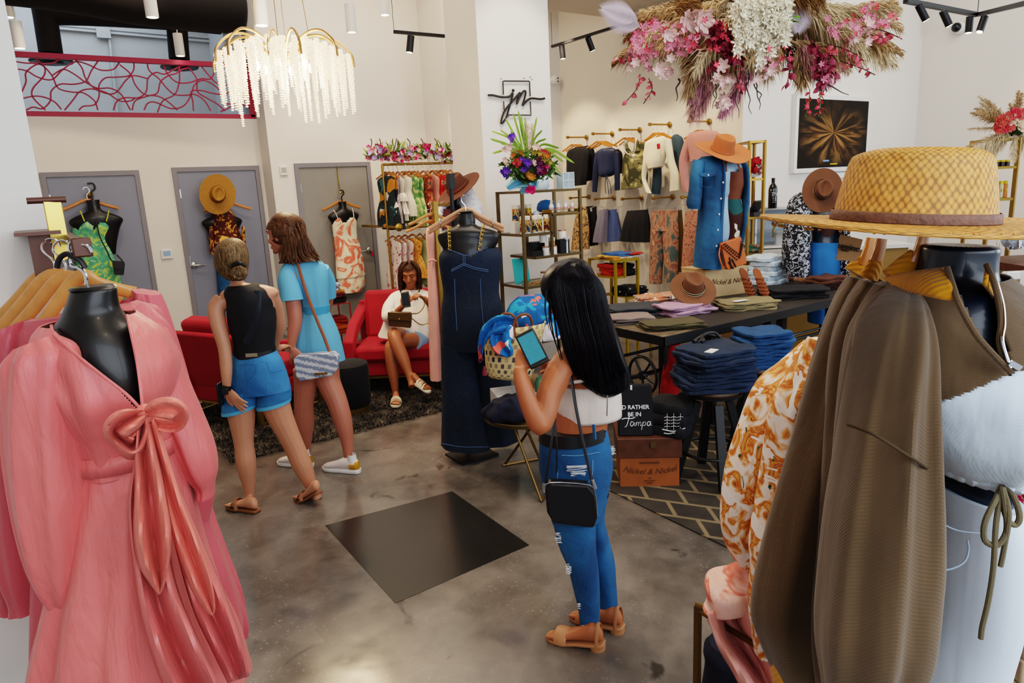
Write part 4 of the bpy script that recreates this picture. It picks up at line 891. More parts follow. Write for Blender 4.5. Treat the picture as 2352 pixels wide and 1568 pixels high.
for (x, y, x2, y2) in ((1465,45,1385,20),(1840,5,1832,72),(1470,60,1400,42)):
    s = MB(); a = Fp(x,y,2.8); e_ = Fp(x2,y2,2.8); n_ = 60; dd = e_-a
    for i in range(n_):
        for sg in (-1,1):
            c = a+dd*(i/n_); t_ = (dd.cross(CF)).normalized()*sg*.055*sin(pi*(.15+.8*i/n_)) + dd*.18; s.add([c, c+dd*.03, c+t_], [(0,1,2)])
    bld('ostrich_feather', s, M_feath, FC, smooth=False)
def cluster(nm, m, cx_, cy_, rx, ry, n, r, npet=5, D0=2.8, dj=.15, lay=1, cup=.5, hang=0.):
    s = MB()
    for i in range(n):
        if nm == 'magnolia' and s.v: bld(nm, s, m, FC, smooth=False); s = MB()
        a = rnd(0,6.28); q_ = sqrt(rnd(0,1)); x = cx_+rx*q_*cos(a); y = cy_+ry*q_*sin(a); flower(s, Fp(x+rnd(-8,8),y+rnd(-12,12),D0+rnd(-dj,dj)), -HF+V((rnd(-.7,.7),rnd(-.7,.7),rnd(-.9,.4))), r*rnd(.55,1.05), npet, cup, layers=lay)
    bld(nm, s, m, FC, smooth=False)
for (a) in ((1500,90,45,35,32),(1480,120,40,30,20),(1560,95,50,35,26),(1590,100,40,30,22),(1530,60,50,25,16),(1990,50,50,30,26),(1940,70,40,25,14),(1900,160,40,20,12),(1770,150,20,25,10),(1915,60,30,20,8),(1450,100,25,20,10)):
    cluster('cherry_blossom', M_pk, *a[:4], a[4], .017)
for a in ((1560,90,60,40,16),(1640,60,30,30,12),(1995,45,60,30,22),(1660,120,40,40,10),(1920,140,50,30,10),(1480,85,40,30,10),(1790,120,50,30,8)):
    cluster('coral_blossom', M_pk2, *a[:4], a[4], .015)
for a in ((1586,50,26,20,5,.045),(1500,110,20,20,3,.04),(1525,150,30,20,6,.03),(1970,70,35,22,16,.022),(1545,80,25,20,6,.03),(1650,180,10,20,4,.03),(1753,170,12,20,6,.022),(1450,145,14,10,3,.03),(1655,235,22,14,9,.024),(1665,195,18,25,8,.02)):
    cluster('magnolia', M_blush, *a[:4], a[4], a[5], 6, lay=2, cup=.9)
for cx_, w_, y1_ in ((1695,18,125),(1722,22,110),(1745,18,155),(1770,20,125),(1790,18,100),(1805,14,100),(1710,14,90),(1735,16,70),(1780,16,60)):
    s = MB()
    for i in range(75):
        t_ = i/74; y = -5+(y1_+5)*t_; ww = w_*(1-.75*t_); flower(s, Fp(cx_+rnd(-ww,ww), y, 2.68+rnd(-.04,.04)), -HF+V((rnd(-.8,.8),rnd(-.8,.8),rnd(-.8,.2))), .017, 4, .7)
    bld('white_wisteria', s, M_wh, FC, smooth=False)
def spray(x, y, x2, y2, n, lm, r=.012, D_=2.78, bow=10, sm=M_stem, nm='leaf_spray'):
    P = [Fp(x,y,D_), Fp((x+x2)/2+bow,(y+y2)/2-abs(bow)*.3,D_-.03), Fp(x2,y2,D_)]; s = MB(); q_ = cat([tuple(p) for p in P], 8); s.tube(q_, .0018, 4)
    o = bld(nm, s, sm, FC); s = MB()
    for i in range(n):
        c = V(q_[int(len(q_)*(.2+.8*i/n))-1]); dv = V((rnd(-1,1),rnd(-1,1),rnd(-1.1,.2))).normalized(); s.leaf(c, c+dv*r*2.4, r*1.5, up=(rnd(-1,1),rnd(-1,1),.2))
    if n: bld('leaf', s, lm, o, smooth=False)
for a in ((1660,60,1665,150,34,.02),(1655,40,1650,110,26,.02),(1680,110,1690,140,12,.02),(1880,120,1900,210,18,.013),(1870,150,1880,205,14,.013),(1860,90,1910,150,18,.015),(1800,120,1805,205,12,.013),(1700,150,1703,215,12,.011),(1900,100,1985,140,14,.012),(2000,80,2045,92,10,.012),(1980,60,2072,90,9,.011),(1490,180,1478,238,8,.011),(1470,130,1410,135,10,.012),(1470,170,1432,240,9,.011),(1640,140,1632,160,8,.014),(1930,140,2010,172,10,.011),(1910,120,1920,180,14,.013)):
    spray(*a[:4], a[4], M_crim if a[5] > .0125 else M_coral2, a[5], bow=rnd(-14,14))
for (x, y, x2, y2) in ((1860,205,1850,268),(1882,205,1880,268)): spray(x, y, x2, y2, 12, M_pk2, .009, bow=3, sm=M_grn)
for a in ((1660,150,1635,250),(1640,160,1642,225),(1715,150,1722,262),(1730,150,1745,252),(1690,150,1697,272),(1700,160,1695,240),(1820,140,1830,215),(1840,150,1850,200),(1870,180,1945,218),(1560,180,1555,232),(1735,170,1748,235)):
    s = MB(); n_ = 7; s.tube([Fp(a[0]+(a[2]-a[0])*i/n_+rnd(-5,5), a[1]+(a[3]-a[1])*i/n_, 2.82) for i in range(n_+1)], [.004-.0004*i for i in range(n_+1)], 4, 3); bld('curly_twig', s, M_stem, FC)
for i in range(10):
    s = MB(); x, y = rnd(1690,1850), rnd(0,60); c = Fp(x,y,2.72); s.leaf(c, c+V((rnd(-1,1)*.05, rnd(-1,1)*.05, rnd(-.06,.02))), .03); bld('green_leaf', s, M_grn, FC, smooth=False)
s = MB(); s.sph(Fp(1745,-60,3.1), (.32,.26,.09), 20); build('moss_base', s, M_pamp3, FC)
for (x,y) in ((1560,22),(1850,5),(1820,-5)):
    s = MB(); plume(s, Fp(x-20,y,2.75), HR*1+V((0,0,.1)), .10, .05, -.1, 260, 1.2); bld('bronze_tuft', s, M_pamp3, FC, smooth=False)
s = MB(); s.tube([V((fc.x,fc.y,fc.z+.1)), V((fc.x,fc.y,5.19))], .01, 6); build('suspension_wire', s, M_black, FC)
# ================================================================ foreground: rose dresses (left)
def PX(p):
    v = V(p)-CP; z = v.dot(CF); return 1176+FPX*v.dot(CR)/z, 784-FPX*v.dot(CU)/z
def inpoly(x, y, P):
    c = False; j = len(P)-1
    for i in range(len(P)):
        if (P[i][1] > y) != (P[j][1] > y) and x < (P[j][0]-P[i][0])*(y-P[i][1])/(P[j][1]-P[i][1])+P[i][0]: c = not c
        j = i
    return c
def cutout(mb, poly, D_, back=False, flag=None):
    """drop the cloth inside a neckline / hem outline (front half only unless back)"""
    F = []; U = []
    for f, u in zip(mb.f, mb.uv):
        c = sum((V(mb.v[i]) for i in f), V())/len(f)
        if (back or c.dot(HF) < D_) and inpoly(*PX(c), poly): continue
        F.append(f); U.append(u)
    mb.f = F; mb.uv = U; return mb
def satin(name, col, c2, rough=.5, folds=.5, fs=12, sheen=.08):
    t = NT(name); t.L(t.ramp(t.noise(2.5, 4, t.co(scale=(1,1,.3)), .5).outputs[0], [(.3, c2), (.7, col)]), t.b.inputs['Base Color']); t.b.inputs['Roughness'].default_value = rough
    t.b.inputs['Sheen Weight'].default_value = sheen
    t.bump(t.noise(fs, 4, t.co(scale=(1,1,.13)), .6).outputs[0], folds, .035); t.bump(t.noise(fs*2.6, 4, t.co(scale=(1,1,.3), loc=(3,1,2)), 1.2).outputs[0], folds*.55, .012); t.bump(t.noise(500, 2).outputs[0], .05, .001); return t.m
M_rose = satin('rose_satin', '#e67c76', '#cf6264', .45); M_rose2 = satin('rose_satin_shaded', '#d2646a', '#b24c58', .5); M_rose3 = satin('coral_satin', '#ec8070', '#d9665e', .52)  # second satin: same cloth with the rear dresses' shade put into its colour
M_form = mat('black_torso_form', '#100f11', .38, var=.05, coat=.12)
def wire(mb, pts, r, k=4, n=8): return mb.tube(pts, r, n, k)
mq = thing('dress_form', 'black hanging torso form wearing the front rose satin dress', 'mannequin', W(215,700,1.62))
s = MB(); ploft(s, [(166,662,264,656,.040),(160,690,266,688,.05),(150,715,272,712,.056),(140,735,290,735,.07),(122,760,318,760,.085),(105,800,345,795,.10),(120,860,372,850,.11),(180,950,380,945,.11),(200,1090,390,1085,.10)], 1.62, .1, n=40)
build('torso', s, M_form, mq, sub=1)
s = MB(); c = W(213,662,1.62); s.lathe([(.001,.007),(.045,.006),(.051,.0)], c, 32, sy=.8, M=rot('X', 0)); build('neck_cap', s, M_form, mq)
M_blkhook = M_black
s = MB(); wire(s, [W(x, y, 1.62) for x, y in ((199,655),(197,632),(186,618),(165,610),(160,596),(168,578),(178,566),(190,562),(203,567),(211,580))], .0042); build('hook', s, M_chrome, mq)
s = MB(); wire(s, [W(x, y, 1.615) for x, y in ((131,615),(134,600),(142,588),(155,583),(170,590),(186,600),(196,615))], .0065); build('hook_sleeve', s, M_black, mq)
# front dress
fd = thing('rose_dress', 'rose satin wrap dress with front bow and balloon sleeves, frontmost at left', 'dress', W(230,1200,1.55))
Vn = [(118,752),(150,700),(292,725),(312,800),(330,940),(318,945),(260,880),(190,830)]
s = MB(); ploft(s, [(112,742,300,722,.10,1.60),(96,765,350,760,.125),(98,800,372,790,.15),(130,850,390,830,.16),(170,900,393,880,.165),(190,950,386,925,.15),(196,990,392,965,.135),(193,1040,398,1015,.125),(190,1070,404,1050,.125)], 1.60, .14, n=200, folds=(9,.06), grow=False, k=16, caps=(0,0))
cutout(s, Vn, 1.7); bo = build('bodice', s, M_rose, fd, sol=.003)
s = MB(); wire(s, [W(*p) for p in ((118,748,1.56),(125,768,1.49),(170,810,1.46),(232,860,1.435),(290,905,1.43),(326,942,1.43))], .0035); wire(s, [W(*p) for p in ((292,724,1.56),(300,760,1.49),(313,820,1.455),(322,880,1.44),(328,940,1.43))], .0035); build('neckline_edge', s, M_rose, fd)
s = MB(); ploft(s, [(192,1050,402,1030,.12),(176,1120,420,1100,.14),(150,1260,452,1240,.17),(118,1400,492,1380,.20),(95,1500,530,1480,.225),(80,1620,560,1600,.25)], 1.60, .2, n=144, folds=(11,.16), k=8, caps=(0,0)); build('skirt', s, M_rose, fd)
s = MB(); ploft(s, [(190,1020,400,998,.128),(193,1058,402,1038,.13)], 1.60, .13, n=60, k=2, caps=(0,0)); build('waistband', s, M_rose, fd, sol=.004)
s = MB(); ploft(s, [(40,800,122,768,.04),(14,835,172,800,.065),(12,880,184,880,.075),(18,960,190,960,.08),(28,1060,200,1060,.085),(48,1180,208,1190,.085),(75,1290,208,1290,.075),(105,1360,198,1360,.055),(133,1395,190,1398,.035),(138,1420,184,1422,.028)], 1.50, .08, n=72, folds=(7,.14), k=6, grow=False); build('sleeve', s, M_rose, fd)
s = MB(); ploft(s, [(134,1396,189,1398,.034),(131,1408,191,1410,.036),(136,1422,186,1424,.032)], 1.50, .03, n=60, folds=(22,.10), k=3); build('cuff', s, M_rose, fd)
s = MB(); ploft(s, [(345,742,380,775,.04),(352,800,402,830,.06),(362,880,425,890,.07),(385,960,455,960,.075),(410,1030,485,1030,.07),(432,1085,496,1080,.055),(452,1118,490,1118,.03),(455,1140,488,1140,.03)], 1.66, .07, n=56, folds=(6,.14), k=6, grow=False); build('sleeve', s, M_rose, fd)
# bow: knot, two loops, two tails
def ribbon(mb, C, wd, n=14, th=.004, curl=.0, amp=.2):
    """C: list (x,y,D,width px); ruffled flat cloth band"""
    Q = cat(C, 6); R = []
    for i, (x, y, D_, w_) in enumerate(Q):
        j0, j1 = max(i-1,0), min(i+1,len(Q)-1); tx, ty = Q[j1][0]-Q[j0][0], Q[j1][1]-Q[j0][1]; L = math.hypot(tx, ty) or 1; nx, ny = -ty/L, tx/L; r = []
        for j in range(n+1):
            u = j/n-.5; r.append(W(x+nx*w_*u, y+ny*w_*u, D_ + curl*abs(u)*w_*.001 + w_*.0004*amp*sin(u*9+i*.10)))
        R.append(r)
    mb.rings(R, closed=False); return mb
bw = build('bow_knot', MB().sph(W(333,950,1.40), (.018,.016,.022), 16), M_rose3, fd)
s = MB(); ribbon(s, [(333,950,1.39,22),(308,962,1.36,50),(278,975,1.34,62),(262,990,1.35,50),(275,1010,1.38,40),(305,1030,1.40,50),(330,1000,1.40,36),(336,962,1.40,18)], 0, amp=1.6); build('bow_loop', s, M_rose3, bw, sol=.003)
s = MB(); ribbon(s, [(336,948,1.39,20),(360,938,1.37,42),(392,938,1.36,50),(412,950,1.38,44),(404,972,1.42,38),(372,972,1.42,36),(342,958,1.41,22)], 0, amp=.5); build('bow_loop', s, M_rose3, bw, sol=.003)
s = MB(); ribbon(s, [(330,960,1.40,26),(336,1040,1.40,50),(345,1130,1.39,70),(350,1220,1.37,84),(354,1290,1.36,70),(362,1335,1.36,36),(366,1364,1.36,3)], 0, amp=1.4); build('bow_tail', s, M_rose3, bw, sol=.003)
s = MB(); ribbon(s, [(345,962,1.41,22),(372,1060,1.41,34),(400,1160,1.40,42),(430,1250,1.39,52),(462,1340,1.37,50),(482,1395,1.37,24),(488,1412,1.37,4)], 0, amp=.9); build('bow_tail', s, M_rose3, bw, sol=.003)
s = MB(); ribbon(s, [(345,965,1.44,22),(330,1150,1.44,70),(360,1350,1.42,90),(400,1480,1.40,110),(450,1600,1.38,120)], 0, amp=1.1); build('wrap_flounce', s, M_rose, fd, sol=.003)
s = MB(); ribbon(s, [(380,1090,1.50,30),(430,1240,1.48,60),(480,1380,1.46,80),(520,1480,1.45,70),(548,1560,1.45,50)], 0, amp=1.1); build('wrap_flounce', s, M_rose, fd, sol=.003)
# dresses behind, each on its own wooden hanger
def back_dress(i, D_, lab, hl, sl, sr, sk, m):
    t = thing('rose_dress', lab, 'dress', W(250,1200,D_))
    s = MB(); ploft(s, sk, D_, .05, n=80, folds=(10,.18), k=6); build('skirt', s, m, t)
    if sl: s = MB(); ploft(s, sl, D_-.02, .05, n=48, folds=(6,.16), k=6, grow=False); build('sleeve', s, m, t)
    if sr: s = MB(); ploft(s, sr, D_-.02, .05, n=48, folds=(6,.16), k=6, grow=False); build('sleeve', s, m, t)
    h = thing('wooden_hanger', hl, 'hanger', W(170,640,D_)); return h
def hangarm(h, pts, r, m=M_wood, nm='hanger_body'):
    s = MB(); s.tube([W(*p[:3]) for p in pts], r, 12, 5, flat=.45, side=(0,0,1)); build(nm, s, m, h)
def hook(h, x, y, D_, sc=1., m=M_chrome):
    s = MB(); wire(s, [W(x+a*sc, y+b*sc, D_) for a, b in ((0,0),(-1,-22),(-9,-36),(-26,-50),(-30,-62),(-22,-76),(-8,-80),(6,-74),(12,-62))], .003); build('hook', s, m, h)
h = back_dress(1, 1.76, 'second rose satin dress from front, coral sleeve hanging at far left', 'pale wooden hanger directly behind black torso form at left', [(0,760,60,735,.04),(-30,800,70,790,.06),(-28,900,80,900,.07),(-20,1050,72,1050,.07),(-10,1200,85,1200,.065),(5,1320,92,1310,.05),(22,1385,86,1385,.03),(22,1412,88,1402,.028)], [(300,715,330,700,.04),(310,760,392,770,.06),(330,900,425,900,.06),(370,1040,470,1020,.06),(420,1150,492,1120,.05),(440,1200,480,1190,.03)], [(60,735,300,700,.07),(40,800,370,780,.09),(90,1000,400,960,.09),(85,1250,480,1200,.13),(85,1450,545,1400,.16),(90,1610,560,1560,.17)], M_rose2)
hangarm(h, [(80,768,1.74,0),(125,705,1.75,0),(165,650,1.76,0),(195,632,1.76,0),(225,650,1.77,0),(300,672,1.80,0)], .017); hook(h, 188, 628, 1.76)
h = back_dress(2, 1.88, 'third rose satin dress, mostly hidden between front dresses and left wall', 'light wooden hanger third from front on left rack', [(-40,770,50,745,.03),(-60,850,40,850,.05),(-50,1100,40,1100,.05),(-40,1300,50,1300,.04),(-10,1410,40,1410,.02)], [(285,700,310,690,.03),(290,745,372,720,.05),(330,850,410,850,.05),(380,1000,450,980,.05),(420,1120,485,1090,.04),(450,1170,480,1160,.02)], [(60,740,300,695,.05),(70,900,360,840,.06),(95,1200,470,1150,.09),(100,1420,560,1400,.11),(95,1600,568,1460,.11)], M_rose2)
hangarm(h, [(30,762,1.88,0),(80,705,1.88,0),(125,650,1.88,0),(160,636,1.88,0),(200,650,1.89,0),(280,688,1.92,0)], .018); hook(h, 152, 632, 1.88)
h = back_dress(3, 1.97, 'rearmost rose dress with its shoulder on hanger right of black torso form', 'wooden hanger with arm showing right of black torso form', None, [(306,664,366,676,.035),(312,700,385,720,.045),(330,800,412,800,.05),(360,900,440,900,.05),(385,1000,462,980,.05),(430,1080,480,1060,.04)], [(100,740,340,672,.05),(100,900,392,800,.06),(110,1200,480,1150,.08),(110,1400,560,1380,.10),(110,1560,545,1470,.10)], M_rose2)
hangarm(h, [(0,758,1.97,0),(50,700,1.97,0),(100,642,1.97,0),(140,632,1.97,0),(200,648,1.98,0),(255,662,2.0,0),(312,673,2.02,0)], .019); hook(h, 126, 628, 1.97)
h = thing('wooden_hanger', 'pale wooden hanger nearest left wall, rearmost on the rack', 'hanger', W(110,640,2.02)); hangarm(h, [(-30,760,2.02,0),(30,700,2.02,0),(85,640,2.02,0),(118,630,2.02,0),(170,640,2.02,0)], .019); hook(h, 107, 628, 2.02)
rk = thing('faceout_rack', 'brown metal faceout arm with end block holding rose dresses at left wall', 'display rack', W(150,560,1.9))
M_brn = mat('brown_metal', '#5a3b30', .4, .3)
A = W(188,568,1.62); B = V((A.x, 2.62, A.z)); s = MB(); s.bar(A, B, .022, .028); build('arm', s, M_brn, rk)
s = MB(); s.bar(A-V((0,.004,0)), A+V((0,.010,0)), .04, .045); build('end_block', s, M_brn, rk, bev=.004)
s = MB(); c = W(104,600,2.0); s.bb(c.x-.03, 2.40, c.z-.09, c.x+.02, 2.619, c.z+.075); s.bb(c.x-.06, 2.36, c.z+.075, c.x+.05, 2.619, c.z+.085); build('wall_bracket', s, M_brn, rk)
gs = thing('gold_bracket', 'shiny gold wall strip above hangers beside green floral dress', 'bracket', W(132,530,2.0)); s = MB(); c = W(132,530,2.05); s.box(c, (.045,.012,.17), rz=.1); build('strip', s, mat('polished_gold', '#d8b660', .2, .9), gs, bev=.002); s = MB(); s.tube([c+V((-.06,0,.088)), c+V((.035,0,.088))], .009, 10); build('top_bar', s, M_brn, gs)
# ================================================================ foreground: olive knit sweaters, straw hat (right)
def knit(name, col, c2, sc=260, st=.5):
    t = NT(name); wv = t.N('TexWave'); wv.wave_type = 'BANDS'; wv.bands_direction = 'DIAGONAL'; wv.inputs['Scale'].default_value = sc*.35; wv.inputs['Distortion'].default_value = 1.2; wv.inputs['Detail'].default_value = 2; t.L(t.co(), wv.inputs[0])
    t.L(t.mix(t.ramp(t.noise(3, 5).outputs[0], [(.3, c2), (.7, col)]), c2, t.ramp(wv.outputs[0], [(.2, .25), (.6, 0.)])), t.b.inputs['Base Color'])
    t.b.inputs['Roughness'].default_value = .95; t.b.inputs['Sheen Weight'].default_value = .3
    t.bump(t.noise(6, 4, t.co(scale=(1,1,.25)), .5).outputs[0], .5, .03); t.bump(wv.outputs[0], st, .0015); return t.m
M_olive = knit('olive_brown_knit', '#6b543a', '#503d29', 280, .3); M_mus = knit('mustard_rib_knit', '#eba310', '#a86c06', 130, .9); M_wknit = knit('white_knit', '#dfeaf5', '#cbd9e8', 420, .08); M_wjean = mat('white_denim', '#dbe6f4', .85, var=.04, folds=.4, fs=7, bump=.1)
M_form2 = mat('navy_torso_form', '#0b1c30', .32, var=.05, coat=.2)
D0 = 1.08
mq = thing('dress_form', 'glossy dark mannequin torso under straw hat and olive half-zip sweater', 'mannequin', W(2230,1300,1.12))
s = MB(); ploft(s, [(2128,560,2285,560,.055),(2120,600,2280,605,.055),(2105,640,2285,640,.06),(2060,690,2330,690,.09),(2040,760,2380,760,.11),(2060,900,2400,900,.11),(2140,1020,2320,1020,.10),(2155,1100,2290,1100,.095),(2160,1240,2290,1240,.08),(2160,1400,2280,1400,.08)], 1.13, .1, n=40); build('torso', s, M_form2, mq, sub=1)
sw = thing('half_zip_sweater', 'olive and white half-zip sweater with mustard collar on mannequin under straw hat', 'sweater', W(2250,1000,1.1))
zipV = [(2172,608),(2270,600),(2299,750),(2330,860),(2318,862),(2255,780),(2215,700)]
rowsS = [(2060,652,2300,630,.075,1.13),(2020,690,2345,672,.105,1.13),(1985,760,2385,735,.135,1.12),(1985,850,2420,820,.155,1.10),(2040,940,2430,900,.16,1.10),(2085,1000,2400,980,.15,1.10),(2120,1040,2360,1025,.13,1.11),(2140,1062,2330,1045,.118,1.12)]
s = MB(); ploft(s, rowsS, 1.1, .13, n=200, folds=(8,.05), k=22, caps=(0,0)); cutout(s, zipV, 1.2)
B_ = [(1900,600),(2500,560),(2500,830),(2323,856),(2235,895),(2130,933),(2100,960),(1900,960)]
w_ = MB(); w_.v = s.v; brown = MB(); brown.v = s.v
for f, u in zip(s.f, s.uv):
    c = sum((V(s.v[i]) for i in f), V())/len(f); (brown if inpoly(*PX(c), B_) else w_).f.append(f); (brown if inpoly(*PX(c), B_) else w_).uv.append(u)
build('olive_yoke', brown, M_olive, sw, sol=.004); build('white_panel', w_, M_wknit, sw, sol=.004)
s = MB(); ploft(s, [(2139,1050,2333,1032,.120,1.12),(2137,1062,2334,1044,.126,1.12),(2142,1072,2328,1054,.118,1.12)], 1.1, .12, n=140, folds=(34,.06), k=3, caps=(0,0), grow=False); build('gathered_hem', s, M_wknit, sw, sol=.004)
def colpart(C, lab='collar'):
    s = MB(); R = []
    for (x0,y0,d0,x1,y1,d1) in cat(C, 5): R.append([W(x0+(x1-x0)*u, y0+(y1-y0)*u, d0+(d1-d0)*u-.012*sin(pi*u)) for u in arr(0,1,7)])
    s.rings(R, closed=False); return build(lab, s, M_mus, sw, sol=.006)
colpart([(2030,640,1.17,2064,662,1.10),(2075,628,1.10,2100,672,1.04),(2120,622,1.05,2150,684,1.0),(2172,616,1.02,2202,694,.985)]); colpart([(2268,612,1.03,2262,655,1.0),(2280,640,1.06,2280,680,1.04),(2300,690,1.12,2292,710,1.1)])
s = MB(); wire(s, [W(*p) for p in ((2175,614,1.01),(2190,660,.99),(2204,700,.975),(2240,765,.955),(2280,812,.945),(2322,856,.94))], .0045); wire(s, [W(*p) for p in ((2266,608,1.02),(2280,640,1.0),(2294,690,.985),(2300,740,.97),(2296,790,.955),(2318,850,.945))], .0045); build('zipper_edge', s, M_olive, sw)
s = MB(); wire(s, [W(*p) for p in ((2290,650,1.0),(2303,700,.98),(2306,745,.965),(2302,785,.95),(2320,845,.94))], .0026); s.bar(W(2320,832,.935), W(2345,846,.93), .004, .008); build('zipper', s, M_chrome, sw)
# front sleeve of the mannequin's sweater
s = MB(); ploft(s, [(2066,652,2092,660,.03,1.10),(2030,690,2108,700,.055,1.06),(1992,760,2122,780,.075,1.03),(1960,900,2130,900,.08,1.0),(1935,1050,2138,1050,.085,.99),(1910,1200,2146,1200,.09,.99),(1893,1350,2148,1300,.09,.99),(1885,1480,2128,1490,.085,.99),(1900,1600,2060,1600,.06,.99)], 1.0, .08, n=90, folds=(7,.17), k=6, grow=False); build('sleeve', s, M_olive, sw)
s = MB(); wire(s, [W(*p) for p in ((1948,975,.955),(1985,988,.915),(2015,1002,.898),(2060,1030,.893),(2110,1062,.898),(2136,1080,.925))], .0024); build('shoulder_seam', s, mat('dark_olive_seam', '#43331f', .9, var=0), sw)
def osw(D_, lab, hl, neck, sl, cuff=None):
    t = thing('half_zip_sweater', lab, 'sweater', W(sl[3][0], sl[3][1], D_))
    s = MB(); ploft(s, sl, D_, .06, n=80, folds=(6,.2), k=6, grow=False); build('sleeve', s, M_olive, t)
    s = MB(); ploft(s, [(a+22,b-10,c+8,d_,e*.6,D_+.02) for a,b,c,d_,e in sl[:3]]+[(sl[3][0]+60,sl[3][1],2180,sl[3][1],.05,D_+.04),(sl[4][0]+60,sl[4][1],2200,sl[4][1],.05,D_+.04)], D_, .05, n=32, k=4); build('bodice', s, M_olive, t)
    x, y, x2, y2 = neck; s = MB(); s.tube([W(x,y,D_), W((x+x2)/2+3,(y+y2)/2-3,D_), W(x2,y2,D_)], [.019,.023,.026], 24, 4, flat=.5); build('collar', s, M_mus, t)
    if cuff: s = MB(); ploft(s, cuff, D_, .035, n=60, folds=(26,.05), k=4); build('cuff', s, M_mus, t)
    h = thing('wooden_hanger', hl, 'hanger', W(x,y,D_)); s = MB(); s.tube([W(x+14,y-50,D_), W(x+8,y-25,D_), W(x,y,D_), W(x-6,y+14,D_)], [.014,.016,.018,.018], 12, 3, flat=.5); build('hanger_body', s, M_wood2, h)
osw(1.34, 'rearmost olive knit sweater with full sleeve ending in mustard cuff', 'orange wood hanger of the rearmost olive sweater under straw hat', (1988,596,1966,630), [(1955,636,1985,640,.03),(1925,690,1985,690,.045),(1885,800,1975,800,.06),(1830,1000,1960,1000,.075),(1760,1250,1950,1250,.085),(1731,1400,1935,1400,.085),(1752,1485,1920,1500,.07),(1800,1590,1900,1600,.05)], [(1760,1486,1800,1480,.03),(1768,1520,1822,1540,.035),(1780,1590,1840,1590,.035)])
osw(1.25, 'second olive knit sweater from the rear, narrow sleeve in shadow', 'orange wood hanger second from the rear under straw hat', (2012,598,1995,640), [(1985,645,2015,650,.03),(1950,700,2010,700,.04),(1915,800,2000,800,.05),(1900,1000,1990,1000,.055),(1885,1250,1980,1250,.055),(1870,1400,1970,1400,.05),(1870,1500,1960,1500,.05),(1880,1590,1940,1590,.04)])
osw(1.16, 'olive knit sweater directly behind the one on the mannequin', 'orange wood hanger directly behind mannequin collar under straw hat', (2108,590,2052,645), [(2020,655,2062,650,.03),(1985,720,2045,720,.045),(1955,800,2030,800,.055),(1925,1000,2030,1000,.055),(1905,1250,2020,1250,.055),(1890,1400,2010,1400,.05),(1890,1500,2000,1500,.05),(1900,1590,1980,1590,.04)])
s = MB(); ploft(s, [(2142,1108,2306,1124,.112,1.13),(2138,1200,2310,1200,.125,1.13),(2130,1360,2300,1360,.125,1.13),(2110,1480,2282,1480,.115,1.13),(2095,1600,2262,1600,.11,1.13)], 1.13, .12, n=60, folds=(6,.03), k=5); wj = one('jeans', s, M_wjean, 'white jeans worn by mannequin under olive and white sweater', 'jeans')
s = MB(); wire(s, [W(*p) for p in ((2150,1195,1.008),(2200,1218,1.0),(2260,1225,1.005))], .0012); wire(s, [W(*p) for p in ((2150,1310,.995),(2185,1306,.99),(2215,1290,.99),(2225,1262,.995),(2222,1240,1.0))], .0015); wire(s, [W(*p) for p in ((2290,1205,1.05),(2292,1260,1.03),(2270,1480,1.04))], .0015); build('seam', s, mat('seam_grey', '#9fb0c8', .8, var=0), wj)
M_cord = mat('olive_cord', '#6b604a', .9, bump=.4, bs=500)
s = MB(); wire(s, [W(*p) for p in ((2300,1118,1.0),(2285,1150,.97),(2262,1200,.96),(2262,1240,.96),(2290,1252,.955),(2312,1220,.955),(2310,1170,.96),(2302,1120,.98))], .0045); wire(s, [W(*p) for p in ((2302,1118,1.0),(2328,1140,.97),(2342,1185,.96),(2332,1205,.96),(2312,1190,.96),(2298,1130,.98))], .0045); wire(s, [W(*p) for p in ((2302,1120,.98),(2288,1200,.96),(2282,1300,.95),(2270,1380,.95),(2256,1440,.95),(2253,1466,.95))], .004); wire(s, [W(*p) for p in ((2304,1120,.98),(2318,1180,.955),(2306,1260,.955),(2298,1300,.955))], .004); build('drawstring', s, M_cord, sw)
# straw hat
def straw_mat():
    t = NT('woven_straw'); uv = t.co('UV', scale=(1,1,1)); 
    def band(rot_, sc): 
        w = t.N('TexWave'); w.wave_type = 'BANDS'; w.bands_direction = 'X'; w.inputs['Scale'].default_value = 1; w.inputs['Distortion'].default_value = .4; t.L(t.co('UV', scale=sc, rot=(0,0,rot_)), w.inputs[0]); return w.outputs[0]
    a = band(R_(45), (9,2.5,1)); b_ = band(R_(-45), (9,2.5,1)); mx = t.N('Math', operation='MULTIPLY'); t.L(a, mx.inputs[0]); t.L(b_, mx.inputs[1])
    v = t.N('TexVoronoi'); v.inputs['Scale'].default_value = 1; v.inputs['Randomness'].default_value = .25; t.L(t.co('UV', scale=(84,21,1), rot=(0,0,R_(45))), v.inputs[0])
    c = t.ramp(v.outputs[0], [(.2, '#d69a4a'), (.42, '#b87a34'), (.6, '#55300f')])
    c = t.mix(c, t.ramp(t.noise(40, 3).outputs[0], [(.3, '#c98a3a'), (.7, '#e0ac62')]), .3)
    t.L(c, t.b.inputs['Base Color']); t.b.inputs['Roughness'].default_value = .6; t.bump(v.outputs[0], -.9, .004); t.bump(mx.outputs[0], .3, .002); return t.m
M_straw = straw_mat()
M_band = mat('braided_brown_band', '#6e4a3a', .6, var=.4, vs=90, bump=.8, bs=160)
